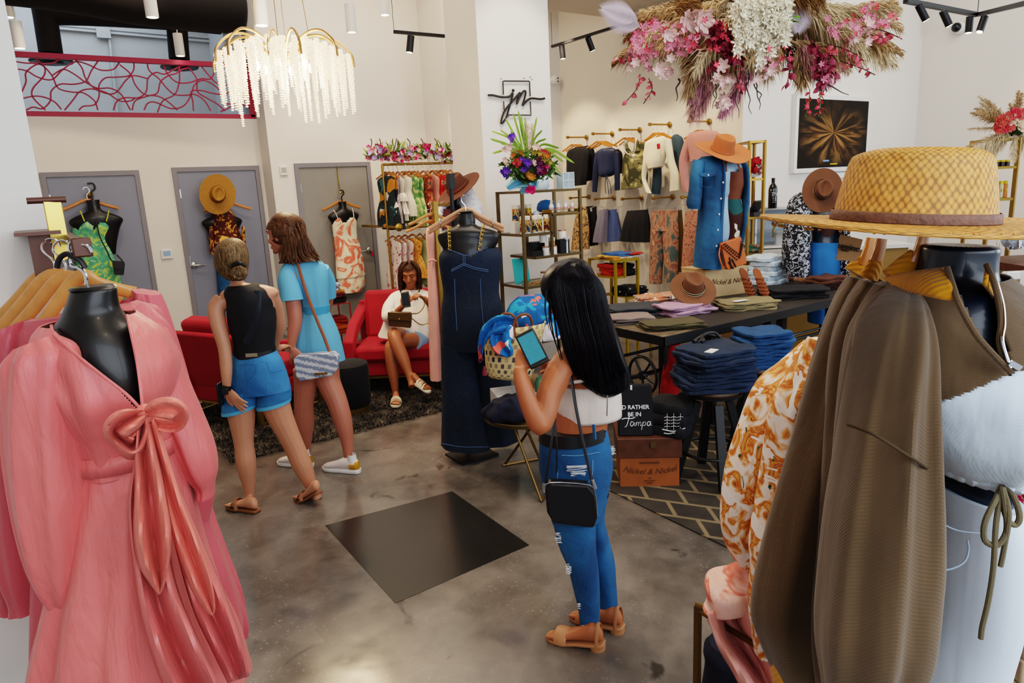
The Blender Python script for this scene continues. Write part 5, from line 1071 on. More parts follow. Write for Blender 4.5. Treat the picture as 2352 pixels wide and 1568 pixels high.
def hat(name, lab, c, ax, fr, m, bm, rb=.10, h=.105, br=.185, bsx=1.08, bsy=.95, dip=.012, pinch=.022, bandh=.02, flop=0., n=64, rimcurl=.0, bb=None, wavy=0.):
    """fedora: c centre of crown base, ax up axis, fr front direction"""
    t = thing(name, lab, 'hat', c); up = V(ax).normalized(); f = V(fr); f = (f-up*f.dot(up)).normalized(); x = f.cross(up); M = Matrix((x, f, up)).transposed(); c = V(c)
    def ringc(r, z, crown=0.):
        o = []
        for j in range(n):
            a = 2*pi*j/n; X = r*cos(a)*.92; Y = r*sin(a)*1.08; Z = z
            if crown:
                fy = max(0, Y/(rb+1e-6)); Z -= crown*(pinch*1.0*math.exp(-(X/(.35*rb))**2)); X *= 1-.28*crown*max(0, fy)**1.0; Z -= crown*.012*max(0,-fy)
            if r > rb*1.02:
                q_ = (r-rb)/(br-rb); X *= 1+(bsx-1)*q_; Z += flop*q_*sin(a)+ (rimcurl*q_*q_)*abs(cos(a)) + wavy*q_*sin(a*2+1); 
            o.append(c + M @ V((X, Y, Z)))
        return o
    s = MB(); R = [ringc(rb*k, h*z_, cr) for k, z_, cr in ((1.,0.,0),(.97,.2,0),(.93,.45,.0),(.885,.7,.05),(.845,.88,.2),(.79,.97,.4),(.69,1.01,.7),(.48,.97,1),(.22,.94,1),(.02,.93,1))]
    s.rings(cat3(R, 3), (0,1)); build('crown', s, m, t)
    s = MB(); R = [ringc(rb*.985, -.001)] + [ringc(rb+(br-rb)*k, -dip*k*0+.0005) for k in arr(.02,1,8)] + [ringc(br*1.004, -.003)] + [ringc(rb+(br-rb)*k, -.005) for k in arr(1,.0,8)]
    s.rings(R, (0,0)); build('brim', s, m, t)
    s = MB(); s.rings([ringc(rb*1.012, .0), ringc(rb*1.03, bandh*.1), ringc(rb*1.03, bandh*.5), ringc(rb*1.02, bandh*.9), ringc(rb*1.005, bandh)], (0,0)); bo_ = build('hat_band', s, bm, t)
    for z0_, z1_, mm in (bb or ()): s = MB(); s.rings([ringc(rb*1.034, z0_), ringc(rb*1.03, z1_)], (0,0)); build('band_stripe', s, mm, bo_)
    return t
def cat3(R, k):
    n = len(R[0]); cols = [cat([tuple(r[j]) for r in R], k) for j in range(n)]; return [[V(cols[j][i]) for j in range(n)] for i in range(len(cols[0]))]
hc = W(2094,508,1.08); up_ = (V((0,0,1)) + HR*.01 - HF*.02)
hat('straw_hat', 'large golden woven straw hat with braided brown band in right foreground', hc, up_ + HR*.045, HR*-1+HF*.4, M_straw, M_band, rb=.105, h=.108, br=.205, bandh=.016, flop=0, rimcurl=0, pinch=.018, wavy=-.004)
s = MB()
for i in range(150): a = rnd(0,6.28); q_ = hc + HR*cos(a)*.205*1.0*.98 + HF*sin(a)*.2 + V((0,0,-.007-.009*cos(a)*1)); s.sph(q_, rnd(.0016,.003), 5)
st = bpy.data.objects['straw_hat']; o = build('frayed_edge', s, M_straw, st); o['kind'] = 'stuff'
tg = thing('price_tag', 'brown kraft paper tag hanging beneath left side of straw hat', 'tag', W(1952,570,1.10)); M_kraft = mat('kraft_paper', '#a8805a', .9, var=.06)
A = [W(x,y,1.10) for x, y in ((1930,538),(1982,550),(1968,600),(1921,597))]; s = MB(); s.rings([[p for p in A],[p+HF*.0015 for p in A]]); build('card', s, M_kraft, tg, smooth=False)
text_mesh('uggine', .014, mat('tag_ink', '#3a2a1c', .8, var=0), frame(W(1950,568,1.095), W(1978,574,1.1)-W(1926,564,1.1), (0,0,1)), 'lettering', tg)
# orange scroll print shirts behind
t = pmat('orange_scroll_print', 0, [(0,'#f6dccb'),(.42,'#fbeee4'),(.50,'#e9a24a'),(.56,'#c4571c'),(.61,'#eab055'),(.68,'#b8481a'),(.74,'#f2c4a4')], 12, dist=2.2, rough=.55, folds=.5, fs=9, interp='LINEAR', extra=[(9,'noise',.67,'#2f5a30'),(5,'noise',.60,'#fbf3ee')])
for D_, lab, rows in ((1.62, 'orange baroque print blouse with white panels, sleeve nearest the stool', [(1850,785,1885,790,.03),(1790,840,1880,830,.05),(1735,890,1850,890,.07),(1700,980,1830,980,.08),(1670,1080,1810,1080,.085),(1658,1190,1790,1190,.08),(1668,1250,1770,1250,.06),(1690,1290,1745,1296,.04)]),
    (1.50, 'orange baroque print blouse directly behind olive sweaters', [(1860,775,1900,790,.03),(1820,850,1895,850,.05),(1775,930,1880,930,.065),(1755,1050,1850,1050,.07),(1740,1150,1830,1150,.07),(1725,1240,1800,1240,.065),(1725,1300,1770,1310,.04),(1722,1400,1750,1400,.04),(1735,1500,1760,1500,.03)])):
    q = thing('printed_blouse', lab, 'blouse', W(rows[4][0], rows[4][1], D_)); s = MB(); ploft(s, rows, D_, .06, n=64, folds=(6,.14), k=6, grow=False); build('sleeve', s, t, q)
    s = MB(); ploft(s, [(1862,780,1990,780,.04,D_+.05),(1830,860,1990,860,.06,D_+.05),(1800,1000,1980,1000,.07,D_+.05),(1790,1300,1980,1300,.07,D_+.05)], D_, .05, n=32, k=3); build('bodice', s, t, q)
# bronze rack with pink blankets, navy pile
M_brz = mat('antique_brass', '#7a5f34', .4, .7, var=.1)
bk = thing('display_rack', 'antique brass rack with curved side rail holding pink clothes', 'display rack', W(1620,1560,1.75))
s = MB(); a = W(1603,1392,1.75); s.bb(a.x-.008, a.y-.008, .0, a.x+.008, a.y+.008, a.z); build('post', s, M_brz, bk)
s = MB(); s.tube([W(1597,1390,1.75), W(1622,1400,1.73), W(1655,1406,1.70), W(1690,1392,1.66), W(1715,1360,1.62), W(1728,1320,1.60)], .013, 10, 4, flat=.6); build('side_rail', s, M_brz, bk)
s = MB(); s.tube([W(1604,1400,1.75), W(1750,1490,1.5)], .008, 8); build('shelf_rail', s, M_brz, bk)
M_pblk = pmat('pink_peach_stripe', 0, [(0,'#f0b4a8'),(.46,'#f6cbbd'),(.5,'#e0705a'),(.56,'#f3bcae')], 4, dist=.6, folds=.8, fs=14, interp='LINEAR', stretch=(1,1,5))
s = MB(); ploft(s, [(1650,1330,1740,1300,.05),(1622,1352,1760,1330,.08),(1625,1385,1760,1360,.08),(1615,1400,1740,1390,.05)], 1.62, .07, n=60, folds=(3,.16), k=6, grow=False, flatpow=.7); one('folded_blanket', s, M_pblk, 'pink and peach folded blanket draped over brass rack rail', 'blanket')
s = MB(); ribbon(s, [(1690,1395,1.62,130),(1700,1450,1.60,120),(1735,1520,1.56,110),(1770,1600,1.52,100)], 0, amp=1.6); ribbon(s, [(1650,1405,1.66,60),(1690,1470,1.64,70),(1730,1540,1.62,60),(1760,1600,1.6,60)], 0, amp=1.6); one('pink_garment', s, mat('pink_jersey', '#eba79c', .8, folds=.6), 'plain pink garments hanging below the striped blanket', 'clothing', sol=.006)
M_nav = mat('navy_knit', '#191a2e', .9, folds=.6, fs=12)
c = W(1680,1560,1.85); s = MB()
ploft(s, [(1632,1478,1700,1470,.06),(1618,1500,1740,1500,.09),(1622,1530,1750,1530,.1),(1612,1600,1760,1600,.1)], 1.82, .1, n=44, folds=(8,.12), k=5); one('folded_sweater', s, M_nav, 'navy ribbed knit folded on lower shelf under pink garments', 'sweater')
# right edge: crate with mug and board
bx = thing('wooden_crate', 'weathered whitewashed wooden crate at bottom right edge', 'crate', W(2330,1500,1.35)); M_ww = mat('whitewashed_wood', '#b9a084', .8, var=.35, vs=14, bump=.3, bs=40)
c = W(2350,1480,1.38)
for i in range(int((c.z+.08)/.062)): s = MB(); s.box((c.x+.06, c.y-.02, c.z+.055-.062*i), (.25,.2,.056), rz=-_y); build('plank', s, M_ww, bx, bev=.004)
mg = thing('mug', 'white ceramic mug on wooden crate at right edge', 'mug', W(2342,1400,1.34)); c = W(2348,1412,1.36); s = MB(); s.lathe([(.001,0),(.03,0),(.04,.012),(.043,.05),(.044,.088),(.041,.088),(.040,.05),(.036,.012),(.001,.01)], c, 36); build('cup', s, mat('white_glaze', '#edf0f4', .15, var=0), mg)
s = MB(); wire(s, [c+V((-.040,0,.07)), c-HR*.062+V((0,0,.068)), c-HR*.070+V((0,0,.045)), c-HR*.06+V((0,0,.022)), c-HR*.036+V((0,0,.018))], .005); build('handle', s, mat('white_glaze', '#edf0f4'), mg)
text_mesh('T', .022, mat('blue_ink', '#3a8ab0', .5, var=0), frame(c - HF*.045 + V((0,0,.05)), HR, (0,0,1)), 'lettering', mg)
s = MB(); s.sph(W(2352,1235,1.5), (.03,.01,.035), 20); s.box(W(2362,1260,1.5), (.05,.016,.08), rz=-_y); one('cutting_board', s, mat('pale_maple', '#d8b080', .5, var=.15, vs=30), 'pale wooden board leaning above white mug at right edge', 'board')
rs = thing('wooden_riser', 'pale wooden riser behind mug at right edge holding board and flowers', 'riser', W(2420,1400,1.62)); zr = W(2362,1292,1.5).z
s = MB(); p = W(2425,1300,1.6); s.box((p.x,p.y,zr/2), (.22,.3,zr), rz=-_y); build('riser_body', s, M_ww, rs, bev=.004); s = MB(); p = W(2385,1200,1.66); s.lathe([(.001,zr),(.03,zr),(.04,zr+.05),(.025,zr+.12)], (p.x,p.y,0), 20); build('vase', s, M_white, rs)
q = thing('flower_bunch', 'purple and magenta artificial flowers at right edge beside drawstring', 'flowers', W(2345,1130,1.7)); s = MB(); s.tube([V((W(2385,1200,1.66).x,W(2385,1200,1.66).y,zr+.05)), W(2352,1150,1.69)], .006, 6); build('stem', s, M_grn, q)

M_mag = mat('magenta_petal', '#d41a72', .6, var=.2); M_lil = mat('lilac_petal', '#c9b6ea', .6, var=.2); M_pur = mat('purple_petal', '#7a4ac0', .6, var=.2)
for m_, x, y, nn in ((M_lil,2345,1100,14),(M_mag,2345,1160,14),(M_mag,2350,1190,8),(M_pur,2340,1075,7)):
    s = MB()
    for i in range(nn): flower(s, W(x+rnd(-12,18), y+rnd(-18,18), 1.7+rnd(-.03,.03)), -HF+V((rnd(-1,1),rnd(-1,1),rnd(-.5,.5))), .02, 5, .5)
    build('petals', s, m_, q, smooth=False, fixn=False)
# ================================================================ hangers
def make_hanger(m=M_wood2, lab='x', w=.21):
    t = thing('wooden_hanger', lab, 'hanger'); s = MB(); s.tube([(-w,0,-.075),(-w*.6,0,-.045),(-w*.2,0,-.008),(0,0,0),(w*.2,0,-.008),(w*.6,0,-.045),(w,0,-.075)], [.012,.012,.013,.014,.013,.012,.012], 8, 3, flat=.55, side=(0,0,1)); build('hanger_body', s, m, t)
    s = MB(); s.tube([(0,0,.0),(0,0,.04),(.012,0,.055),(.024,0,.075),(.012,0,.098),(-.008,0,.098),(-.02,0,.082)], .0022, 6, 3); build('hook', s, M_chrome, t); return t
HP = make_hanger(); _first = [True]
def hang(c, rz, lab, group=None, m=None):
    if _first[0]: _first[0] = False; o = HP; o.location = c; o.rotation_euler = (0,0,rz)
    else: o = dup(HP, c, rz)
    o['label'] = lab
    if group: o['group'] = group
    elif 'group' in o: del o['group']
    return o
# ---------------------------------------------------------------- alcove rack
P_dk = pmat('dark_teal_floral', 0, [(0,'#1a2326'),(.5,'#23323a'),(.62,'#2f7a86')], 9, dist=.8, extra=[(8,'cells',.72,'#c7822c'),(13,'cells',.82,'#e6ddd0')])
P_lil = pmat('grey_lilac_print', 0, [(0,'#b7a7aa'),(.5,'#8e7d86'),(.6,'#d8cccc')], 18, dist=1)
P_grn = pmat('green_leaf_print', 0, [(0,'#dfe3b4'),(.42,'#b4c37c'),(.52,'#5f9a5a'),(.62,'#3f8a74')], 8, dist=2)
P_rust = pmat('rust_print', 0, [(0,'#8a2f20'),(.46,'#b55038'),(.55,'#d98a5a'),(.62,'#4f6a6a')], 12, dist=1.2)
P_red = pmat('red_floral', 0, [(0,'#c8231c'),(.5,'#e04030'),(.6,'#e9c0a0'),(.7,'#5c3a20')], 12, dist=1)
P_pw = pmat('pink_white_floral', 0, [(0,'#f0dcd6'),(.52,'#f0dcd6'),(.58,'#b83a48'),(.66,'#e9a0a0')], 11, dist=1.5)
P_org = pmat('orange_pattern', 0, [(0,'#e59a3c'),(.5,'#f0c070'),(.6,'#b85f2a')], 14, dist=1)
M_cr = mat('cream_gauze', '#f3ece0', .85, folds=.6, fs=20); M_pnk = mat('blush_crepe', '#e0a196', .85, folds=.5, fs=12); M_sage = mat('sage_satin', '#a9b78a', .6, folds=.5, fs=12)
rk = thing('clothing_rack', 'gold pipe clothing rack full of floral dresses beside grey door', 'clothing rack', (4.3,8.6,0))
A = WY(878,378,8.6); B = V((5.0,8.6,A.z)); zt = A.z; zl = 1.42
for a, b_, nm in ((A,B,'rail'),(V((A.x,8.6,zl)),V((5.0,8.6,zl)),'rail'),(V((A.x,8.6,0)),V((A.x,8.6,zt)),'post'),(V((A.x,8.25,1.45)),V((A.x,9.45,1.45)),'wall_pipe')):
    s = MB(); s.tube([a,b_], .017, 10); build(nm, s, M_gold, rk)
s = MB(); s.lathe([(.05,-.01),(.05,.01),(.02,.03)], (A.x,8.25,1.45), 20, M=rot('X',90)); build('flange', s, M_gold, rk)
def garment(name, lab, cat_, c, rz, m, L, w=.20, th=.03, flare=1.25, strap=False, group=None, ruffle=0, seed=0, sleeves=0):
    M = rot('Z', math.degrees(rz)); c = V(c); s = MB(); z = -.055
    rows = [(z+.03,-.05,.05,th*.6),(z-.02,-w*.9,w*.9,th),(z-.12,-w*.88,w*.88,th*1.1),(z-L*.4,-w*.78,w*.78,th),(z-L*.7,-w*flare*.95,w*flare*.95,th*1.3),(z-L,-w*flare,w*flare,th*1.5)]
    if strap: rows = rows[2:]; rows[0] = (z-.10,-w*.7,w*.7,th)
    gl(s, rows, th, folds=(7,.22), n=40, M=M, c=c, seed=seed, caps=(1,0)); o = build(name, s, m, None, org=c); tag(o, lab, cat_, group)
    if strap:
        for e in (-1,1): q = MB(); q.tube([c+M@V((e*w*.4,0,z+.02)), c+M@V((e*w*.45,0,z-.12))], .005, 6); build('strap', q, m, o)
    for r_ in range(ruffle):
        zz = z-L*(.35+.3*r_); q = MB(); gl(q, [(zz,-w*.85,w*.85,th*1.2),(zz-.04,-w*1.1,w*1.1,th*1.8),(zz-L*.2,-w*(1.15+.1*r_),w*(1.15+.1*r_),th*2.1)], th, folds=(12,.3), n=60, M=M, c=c, caps=(0,0), seed=r_); build('ruffle', q, m, o)
    if sleeves:
        for e in (-1,1): q = MB(); q.tube([c+M@V((e*w*.85,0,z-.05)), c+M@V((e*w*1.15,.01,z-.25)), c+M@V((e*w*1.2,.01,z-sleeves))], [.05,.045,.04], 12, 4, flat=.6); build('sleeve', q, m, o)
    return o
U = [(3.90,P_dk,.62,'dark teal and ochre floral dress hanging first from gold post',{}),(3.95,P_dk,.66,'dark floral dress hanging second from gold post',{}),(4.01,P_lil,.58,'grey lilac print dress next to dark floral dress',{}),(4.08,M_cr,.55,'white tiered ruffle dress hanging on gold rack',dict(ruffle=2)),(4.15,M_cr,.5,'plain white dress behind white tiered ruffle dress',{}),
     (4.24,P_grn,.6,'green leaf print dress right beside white dresses',{}),(4.31,P_grn,.64,'second green leaf print dress on gold rack',{}),(4.37,P_grn,.6,'third green leaf print dress next to rust dress',{}),(4.45,P_rust,.62,'rust patterned dress beside green print dresses',{}),(4.51,P_rust,.6,'second rust patterned dress on upper rail',{}),(4.58,M_pnk,.58,'plain blush dress hanging between rust and red dresses',{}),
     (4.65,P_red,.6,'red floral dress next to blush dress',{}),(4.72,P_red,.55,'second red floral dress on upper rail',{}),(4.79,P_pw,.55,'white and pink floral dress near column',{}),(4.86,P_red,.5,'red floral dress closest to column',{})]
for i, (x, m, L, lab, kw) in enumerate(U):
    a = pi/2+rnd(-.25,.25); hang((x,8.6,zt-.1), a, 'wooden hanger on upper rail of gold dress rack', 'hangers on the upper gold rail'); garment('floral_dress', lab, 'dress', (x,8.6,zt-.12), a, m, L, seed=i, **kw)
for i in range(7): hang((3.94+.13*i+rnd(-.02,.02),8.6,zt-.1), pi/2+rnd(-.2,.2), 'wooden hanger on upper rail of gold dress rack', 'hangers on the upper gold rail')
for i, (x, m, L, lab) in enumerate(((3.93,P_pw,.62,'pink and white floral dress on lower rail nearest gold post'),(4.02,P_pw,.7,'second pink and white floral dress on lower rail'),(4.11,P_pw,.6,'third pink and white floral dress on lower rail'),(4.22,P_org,.5,'orange patterned top on lower rail above seated woman'),(4.33,M_sage,.6,'sage green blouse on lower rail'),(4.43,M_sage,.66,'second sage green blouse on lower rail beside orange top'),(4.52,P_grn,.6,'green print dress at end of lower rail'))):
    a = pi/2+rnd(-.25,.25); hang((x,8.6,zl-.1), a, 'wooden hanger on lower rail of gold dress rack', 'hangers on the lower gold rail'); garment('floral_dress', lab, 'dress', (x,8.6,zl-.12), a, m, L, seed=i+20)
# garland on the rack
gd = thing('flower_garland', 'garland of pink, lilac and crimson flowers on top of gold dress rack', 'garland', WY(945,350,8.6))
for m_, n_, r_ in ((M_pk,36,.035),(M_lil,30,.04),(M_mag,30,.035),(mat('deep_red_petal','#8a1230',.6),22,.035),(M_blush,24,.035),(mat('plum_petal','#7a3a6a',.6),16,.03)):
    s = MB()
    for i in range(n_): x = rnd(842,1045); y = 352+rnd(-14,16)+4*sin(x*.05); flower(s, WY(x,y,8.5+rnd(-.12,.1)), -HF+V((rnd(-.8,.8),rnd(-.8,.8),rnd(-.3,.9))), r_*rnd(.6,1.2), 6, .5, layers=2)
    build('blossoms', s, m_, gd, smooth=False, fixn=False)
for m_, n_ in ((M_grn,150),(mat('olive_sprig','#8a8a3a',.7),140)):
    s = MB()
    for i in range(n_): x = rnd(840,1045); c = WY(x,350+rnd(-12,18),8.55+rnd(-.1,.1)); e = c+V((rnd(-.1,.1),rnd(-.1,.05),rnd(-.05,.13))); s.leaf(c, e, rnd(.015,.035), up=(rnd(-1,1),rnd(-1,1),.3))
    build('foliage', s, m_, gd, smooth=False, fixn=False)
s = MB()
for x in (850,870,905,938,968,1000): s.tube([WY(x,345,8.55), WY(x+4,328,8.55), WY(x+rnd(-4,6),318,8.55)], .006, 5, 3)
build('twig', s, M_stem, gd)
# ---------------------------------------------------------------- small torso forms on the doors
def small_form(lab, x, y, Y, sc, arms=None):
    """hanging half torso: (x, y) photo point of the neck cap"""
    t = thing('hanging_torso_form', lab, 'mannequin', (0,0,0)); c = WY(x,y,Y); t.location = c; k = sc
    s = MB(); gl(s, [(0,-.05*k,.05*k,.045*k),(-.05*k,-.045*k,.045*k,.045*k),(-.09*k,-.06*k,.06*k,.05*k),(-.13*k,-.15*k,.15*k,.06*k),(-.17*k,-.195*k,.195*k,.06*k),(-.24*k,-.16*k,.16*k,.055*k),(-.36*k,-.12*k,.12*k,.045*k),(-.45*k,-.1*k,.1*k,.03*k)], .05, n=28, c=c); build('torso', s, M_form, t)
    s = MB(); s.tube([c, c+V((0,0,.06*k)), c+V((.03*k,-.0,.09*k)), c+V((.02*k,0,.13*k)), c+V((-.02*k,0,.13*k))], .008*k, 6, 3); build('hook', s, M_black, t); return c
Yd = YA-.13; k = 10.8/FPX
c = small_form('black torso form with green floral dress on first door', 213, 459, Yd, 1.45)
hang(c+V((-.05,.05,.0)), .1, 'pale wooden hanger behind torso form on first door').scale = (1.5,)*3
P_gy = pmat('green_yellow_watercolour', 0, [(0,'#e4dd52'),(.36,'#d3da5a'),(.44,'#7cc38a'),(.56,'#3f9f86'),(.66,'#a8d8a0')], 4.5, dist=2.5, interp='LINEAR', folds=.4)
gd_ = lambda rows, Y, th, m, nm, par=None, **k_: None
def wy(Y): return lambda x, y: WY(x, y, Y)
def wx(X): return lambda x, y: WX(x, y, X)
t = thing('green_floral_dress', 'green and yellow watercolour dress with thin straps on first door', 'dress', WY(215,560,Yd))
s = MB(); ploft(s, [(186,508,250,512,.11),(178,520,256,522,.125),(175,545,250,545,.10),(172,575,256,572,.11),(178,620,270,615,.11),(190,662,282,655,.115),(205,720,300,715,.12)], 0, .1, n=48, folds=(6,.10), proj=wy(Yd)); cutout(s, [(196,500),(238,500),(221,524),(216,524)], 99, back=True); build('dress_body', s, P_gy, t)
for p in (((184,484),(190,498),(194,508)),((250,483),(247,498),(244,508))): s = MB(); s.tube([WY(x,y,Yd-.13) for x,y in p], .007, 6, 3); build('strap', s, mat('lime_strap','#c8d04a',.7), t)
s = MB(); ploft(s, [(168,500,188,508,.04),(166,530,188,535,.06),(170,560,190,560,.05)], 0, .05, n=24, folds=(4,.1), proj=wy(Yd+.02)); build('sleeve', s, P_gy, t)
t = thing('crossbody_bag', 'tiny black flap bag hanging over green floral dress on first door', 'bag', WY(270,612,Yd-.2)); s = MB(); A = [WY(x,y,Yd-.2) for x,y in ((257,598),(284,600),(286,606),(283,631),(262,630))]; s.rings([[p for p in A],[p+V((0,-.05,0)) for p in A]]); build('bag_body', s, M_bag, t, bev=.006)
s = MB(); A = [WY(x,y,Yd-.26) for x,y in ((257,598),(285,600),(283,616),(271,619),(259,614))]; s.rings([[p for p in A],[p+V((0,-.012,0)) for p in A]]); build('flap', s, M_bag, t); s = MB(); s.tube([WY(x,y,Yd-.17) for x,y in ((222,505),(228,540),(245,575),(258,600))]+[WY(282,602,Yd-.17),WY(268,585,Yd-.17)], .008, 6, 3); build('shoulder_strap', s, M_bag, t)
s = MB(); c = WY(207,447,YA-.02); s.lathe([(.04,0),(.035,.02),(.012,.03),(.012,.09),(.02,.1),(.001,.105)], c, 16, M=rot('X',90)); one('door_hook', s, M_gold, 'round gold hook on first door above torso form', 'hook')
c = small_form('black torso form under straw hat on second door', 505, 470, Yd, 1.3)
hang(c+V((.1,.05,.03)), -.1, 'pale wooden hanger behind straw hat on second door').scale = (1.4,)*3
P_rf = pmat('brown_gold_floral', 0, [(0,'#4a160c'),(.5,'#5e2010'),(.57,'#e0a246'),(.63,'#4a160c')], 10, dist=2.2, extra=[(9,'cells',.84,'#edb85c')])
t = thing('halter_top', 'brown and gold floral halter top on second door under straw hat', 'top', WY(518,530,Yd)); s = MB(); ploft(s, [(490,485,532,484,.09),(484,500,540,498,.12),(482,525,546,522,.12),(480,550,556,548,.12),(482,575,560,562,.12)], 0, .1, n=48, folds=(6,.08), proj=wy(Yd)); cutout(s, [(500,478),(528,478),(516,496)], 99, back=True); build('bodice', s, P_rf, t)
for x0, x1, y1 in ((482,492,584),(556,566,575)): s = MB(); ploft(s, [(x0-1,520,x1-4,520,.03),(x0-1,550,x1-2,550,.03),(x0+1,y1,x1,y1,.03)], 0, .03, n=16, proj=wy(Yd-.12)); build('hanging_tie', s, P_rf, t)
s = MB(); ploft(s, [(493,536,528,536,.13),(492,560,548,556,.14),(497,620,560,620,.15),(502,675,560,675,.16)], 0, .1, n=40, folds=(5,.05), proj=wy(Yd+.02)); one('denim_skirt', s, J_blue, 'blue denim skirt below brown floral halter top on second door', 'skirt')
M_strawd = mat('tan_straw', '#a8762c', .7, var=.3, vs=60, bump=.6, bs=250)
hat('straw_hat', 'round tan straw hat hung flat on second blue grey door', WY(500,446,Yd-.22), V((-.05,-1,.05)), V((.3,0,1)), M_strawd, M_strawd, rb=.10, h=.11, br=.235, bsx=1., bandh=.02, n=40)
c = small_form('black torso form with tie-dye dress on third door', 786, 463, YB-.12, 1.15)
hang(c+V((0,.05,.0)), 0, 'wooden hanger behind torso form on third door').scale = (1.3,)*3
P_td = pmat('tie_dye', 0, [(0,'#f3ead0'),(.46,'#f3ead0'),(.53,'#f08a68'),(.60,'#ea6a58'),(.66,'#f5c8a8'),(.72,'#6fc7a4')], 4.2, dist=1.8, interp='LINEAR', folds=.35)
t = thing('slip_dress', 'orange and mint tie-dye slip dress hanging on third door', 'dress', WY(798,560,YB-.15)); Yt = YB-.12
s = MB(); ploft(s, [(768,500,814,499,.09),(763,512,818,508,.10),(766,545,820,542,.085),(769,575,829,572,.10),(771,610,835,605,.11),(773,640,838,630,.11)], 0, .1, n=48, folds=(5,.06), proj=wy(Yt)); cutout(s, [(776,494),(808,494),(795,512),(789,512)], 99, back=True); build('dress_body', s, P_td, t)
s = MB(); ploft(s, [(775,632,836,625,.09),(777,655,838,650,.10),(780,674,830,668,.09)], 0, .1, n=48, folds=(7,.10), proj=wy(Yt), k=5); build('lower_tier', s, P_td, t)
for p in (((766,482),(772,492),(776,502)),((809,478),(812,490),(813,502))): s = MB(); s.tube([WY(x,y,Yt-.11) for x,y in p], .006, 6, 3); build('strap', s, M_cr, t)
s = MB(); s.bar(WY(774,380,YB-.03), WY(780,436,YB-.035), .028, .006); s.tube([WY(780,436,YB-.05), WY(783,444,YB-.08), WY(788,440,YB-.1)], .008, 6, 3); one('over_door_hook', s, mat('polished_gold', '#d8b660'), 'long polished gold over-door hook on third door', 'hook')
# ---------------------------------------------------------------- fur vest mannequin with brown hat, by column
D = 6.55; t = thing('dress_form', 'dark mannequin in white fur vest and brown fedora beside column', 'mannequin', W(1055,900,D)); 
s = MB(); ploft(s, [(1036,440,1064,440,.05),(1034,470,1066,470,.055),(1010,490,1090,490,.09),(1010,540,1090,540,.10),(1018,620,1085,620,.10),(1008,700,1095,700,.12)], D, .1, n=28); build('torso', s, M_form, t); s = MB(); c = W(1052,760,D); s.tube([(c.x,c.y,0),(c.x,c.y,1.2)], .02, 10); s.lathe([(.18,0),(.18,.012),(.02,.02)], (c.x,c.y,0), 28); build('stand', s, M_black, t)
s = MB(); ploft(s, [(1017,480,1049,478,.10,D-.03),(1015,520,1052,520,.11,D-.03),(1020,600,1055,600,.11,D-.03)], D, .1, n=24); one('camisole', s, mat('maroon_velvet','#4a0f1c',.7), 'maroon top worn under white fur vest', 'top')
vt = thing('fur_vest', 'fluffy white fur vest on mannequin beside column', 'vest', W(1090,520,D)); M_fur = mat('white_fur', '#eceaf0', .95, var=.08, vs=40)
for rows in ([(1004,470,1032,455,.08),(1000,500,1022,500,.10),(1006,560,1022,560,.10),(1004,640,1022,640,.10)], [(1052,442,1085,432,.07),(1056,480,1108,475,.11),(1062,520,1112,520,.12),(1066,600,1110,600,.12),(1064,660,1104,660,.1)]):
    s = MB(); ploft(s, rows, D, .1, n=30, folds=(5,.08)); pts = list(s.v)
    for i in range(1400):
        p = V(random.choice(pts)); q_ = p + V((rnd(-.03,.03), rnd(-.03,.03)-.01, rnd(-.05,.0))); a = V((rnd(-.003,.003), rnd(-.003,.003), .002)); s.add([p-a, p+a, q_], [(0,1,2)])
    build('fur_panel', s, M_fur, vt, fixn=False, smooth=False)
M_choc = mat('chocolate_felt', '#5e3524', .85, var=.12, vs=12, sheen=.3); M_chocb = mat('brown_band', '#6e3a24', .5)
hat('fedora_hat', 'chocolate brown fedora tilted on mannequin beside column', W(1053,432,D-.03), V((0,0,1))-HR*.62-HF*.45, HR*.8+V((0,0,1)), M_choc, M_chocb, rb=.10, h=.125, br=.21, bandh=.028, n=44)
# ---------------------------------------------------------------- denim jumpsuit form
D = 4.68; mq = thing('dress_form', 'black torso form in dark denim jumpsuit on tall stand before column', 'mannequin', WZ(1090,1052))
s = MB(); ploft(s, [(1052,486,1088,486,.045),(1050,505,1092,505,.055),(1048,518,1096,518,.06),(1010,532,1142,532,.085),(1006,552,1146,552,.09),(1022,580,1132,580,.11),(1030,620,1128,620,.11),(1040,680,1120,680,.10),(1028,760,1135,760,.12)], D, .1, n=40); build('torso', s, M_form, mq, sub=1)
c = W(1070,486,D); s = MB(); s.lathe([(.001,.006),(.045,.005),(.051,0)], c, 28); build('neck_cap', s, M_form, mq)
b0 = WZ(1092,1050); s = MB(); s.tube([V((b0.x,b0.y+.1,.0)), V((b0.x,b0.y+.1,1.95))], .014, 10); s.box((b0.x,b0.y+.05,.008), (.3,.26,.014)); s.box((b0.x,b0.y+.1,1.95), (.04,.05,.10)); build('stand', s, M_black, mq)
s = MB(); s.tube([W(1070,486,D), W(1068,472,D), W(1060,462,D), W(1062,450,D), W(1072,449,D)], .004, 8, 4); build('hook', s, M_chrome, mq)
for i, (dy, lab) in enumerate(((0,'pale wooden hanger with clips behind denim jumpsuit form, front one'),(8,'pale wooden hanger behind the front one at denim jumpsuit form'))):
    h = thing('wooden_hanger', lab, 'hanger', W(1068,480,D+.06)); dd = D+.05+.05*i
    s = MB(); s.tube([W(985+i*-2,526+dy,dd), W(1030,500+dy,dd), W(1062,482+dy*.3,dd), W(1078,482+dy*.3,dd), W(1110,500+dy,dd), W(1158,522+dy,dd)], .014, 10, 4, flat=.5, side=(0,0,1)); build('hanger_body', s, M_pale, h)
    for x in (1012,1132): s = MB(); s.tube([W(x,514+dy,dd-.02), W(x,500+dy,dd-.02)], .004, 6); build('clip', s, M_chrome, h)
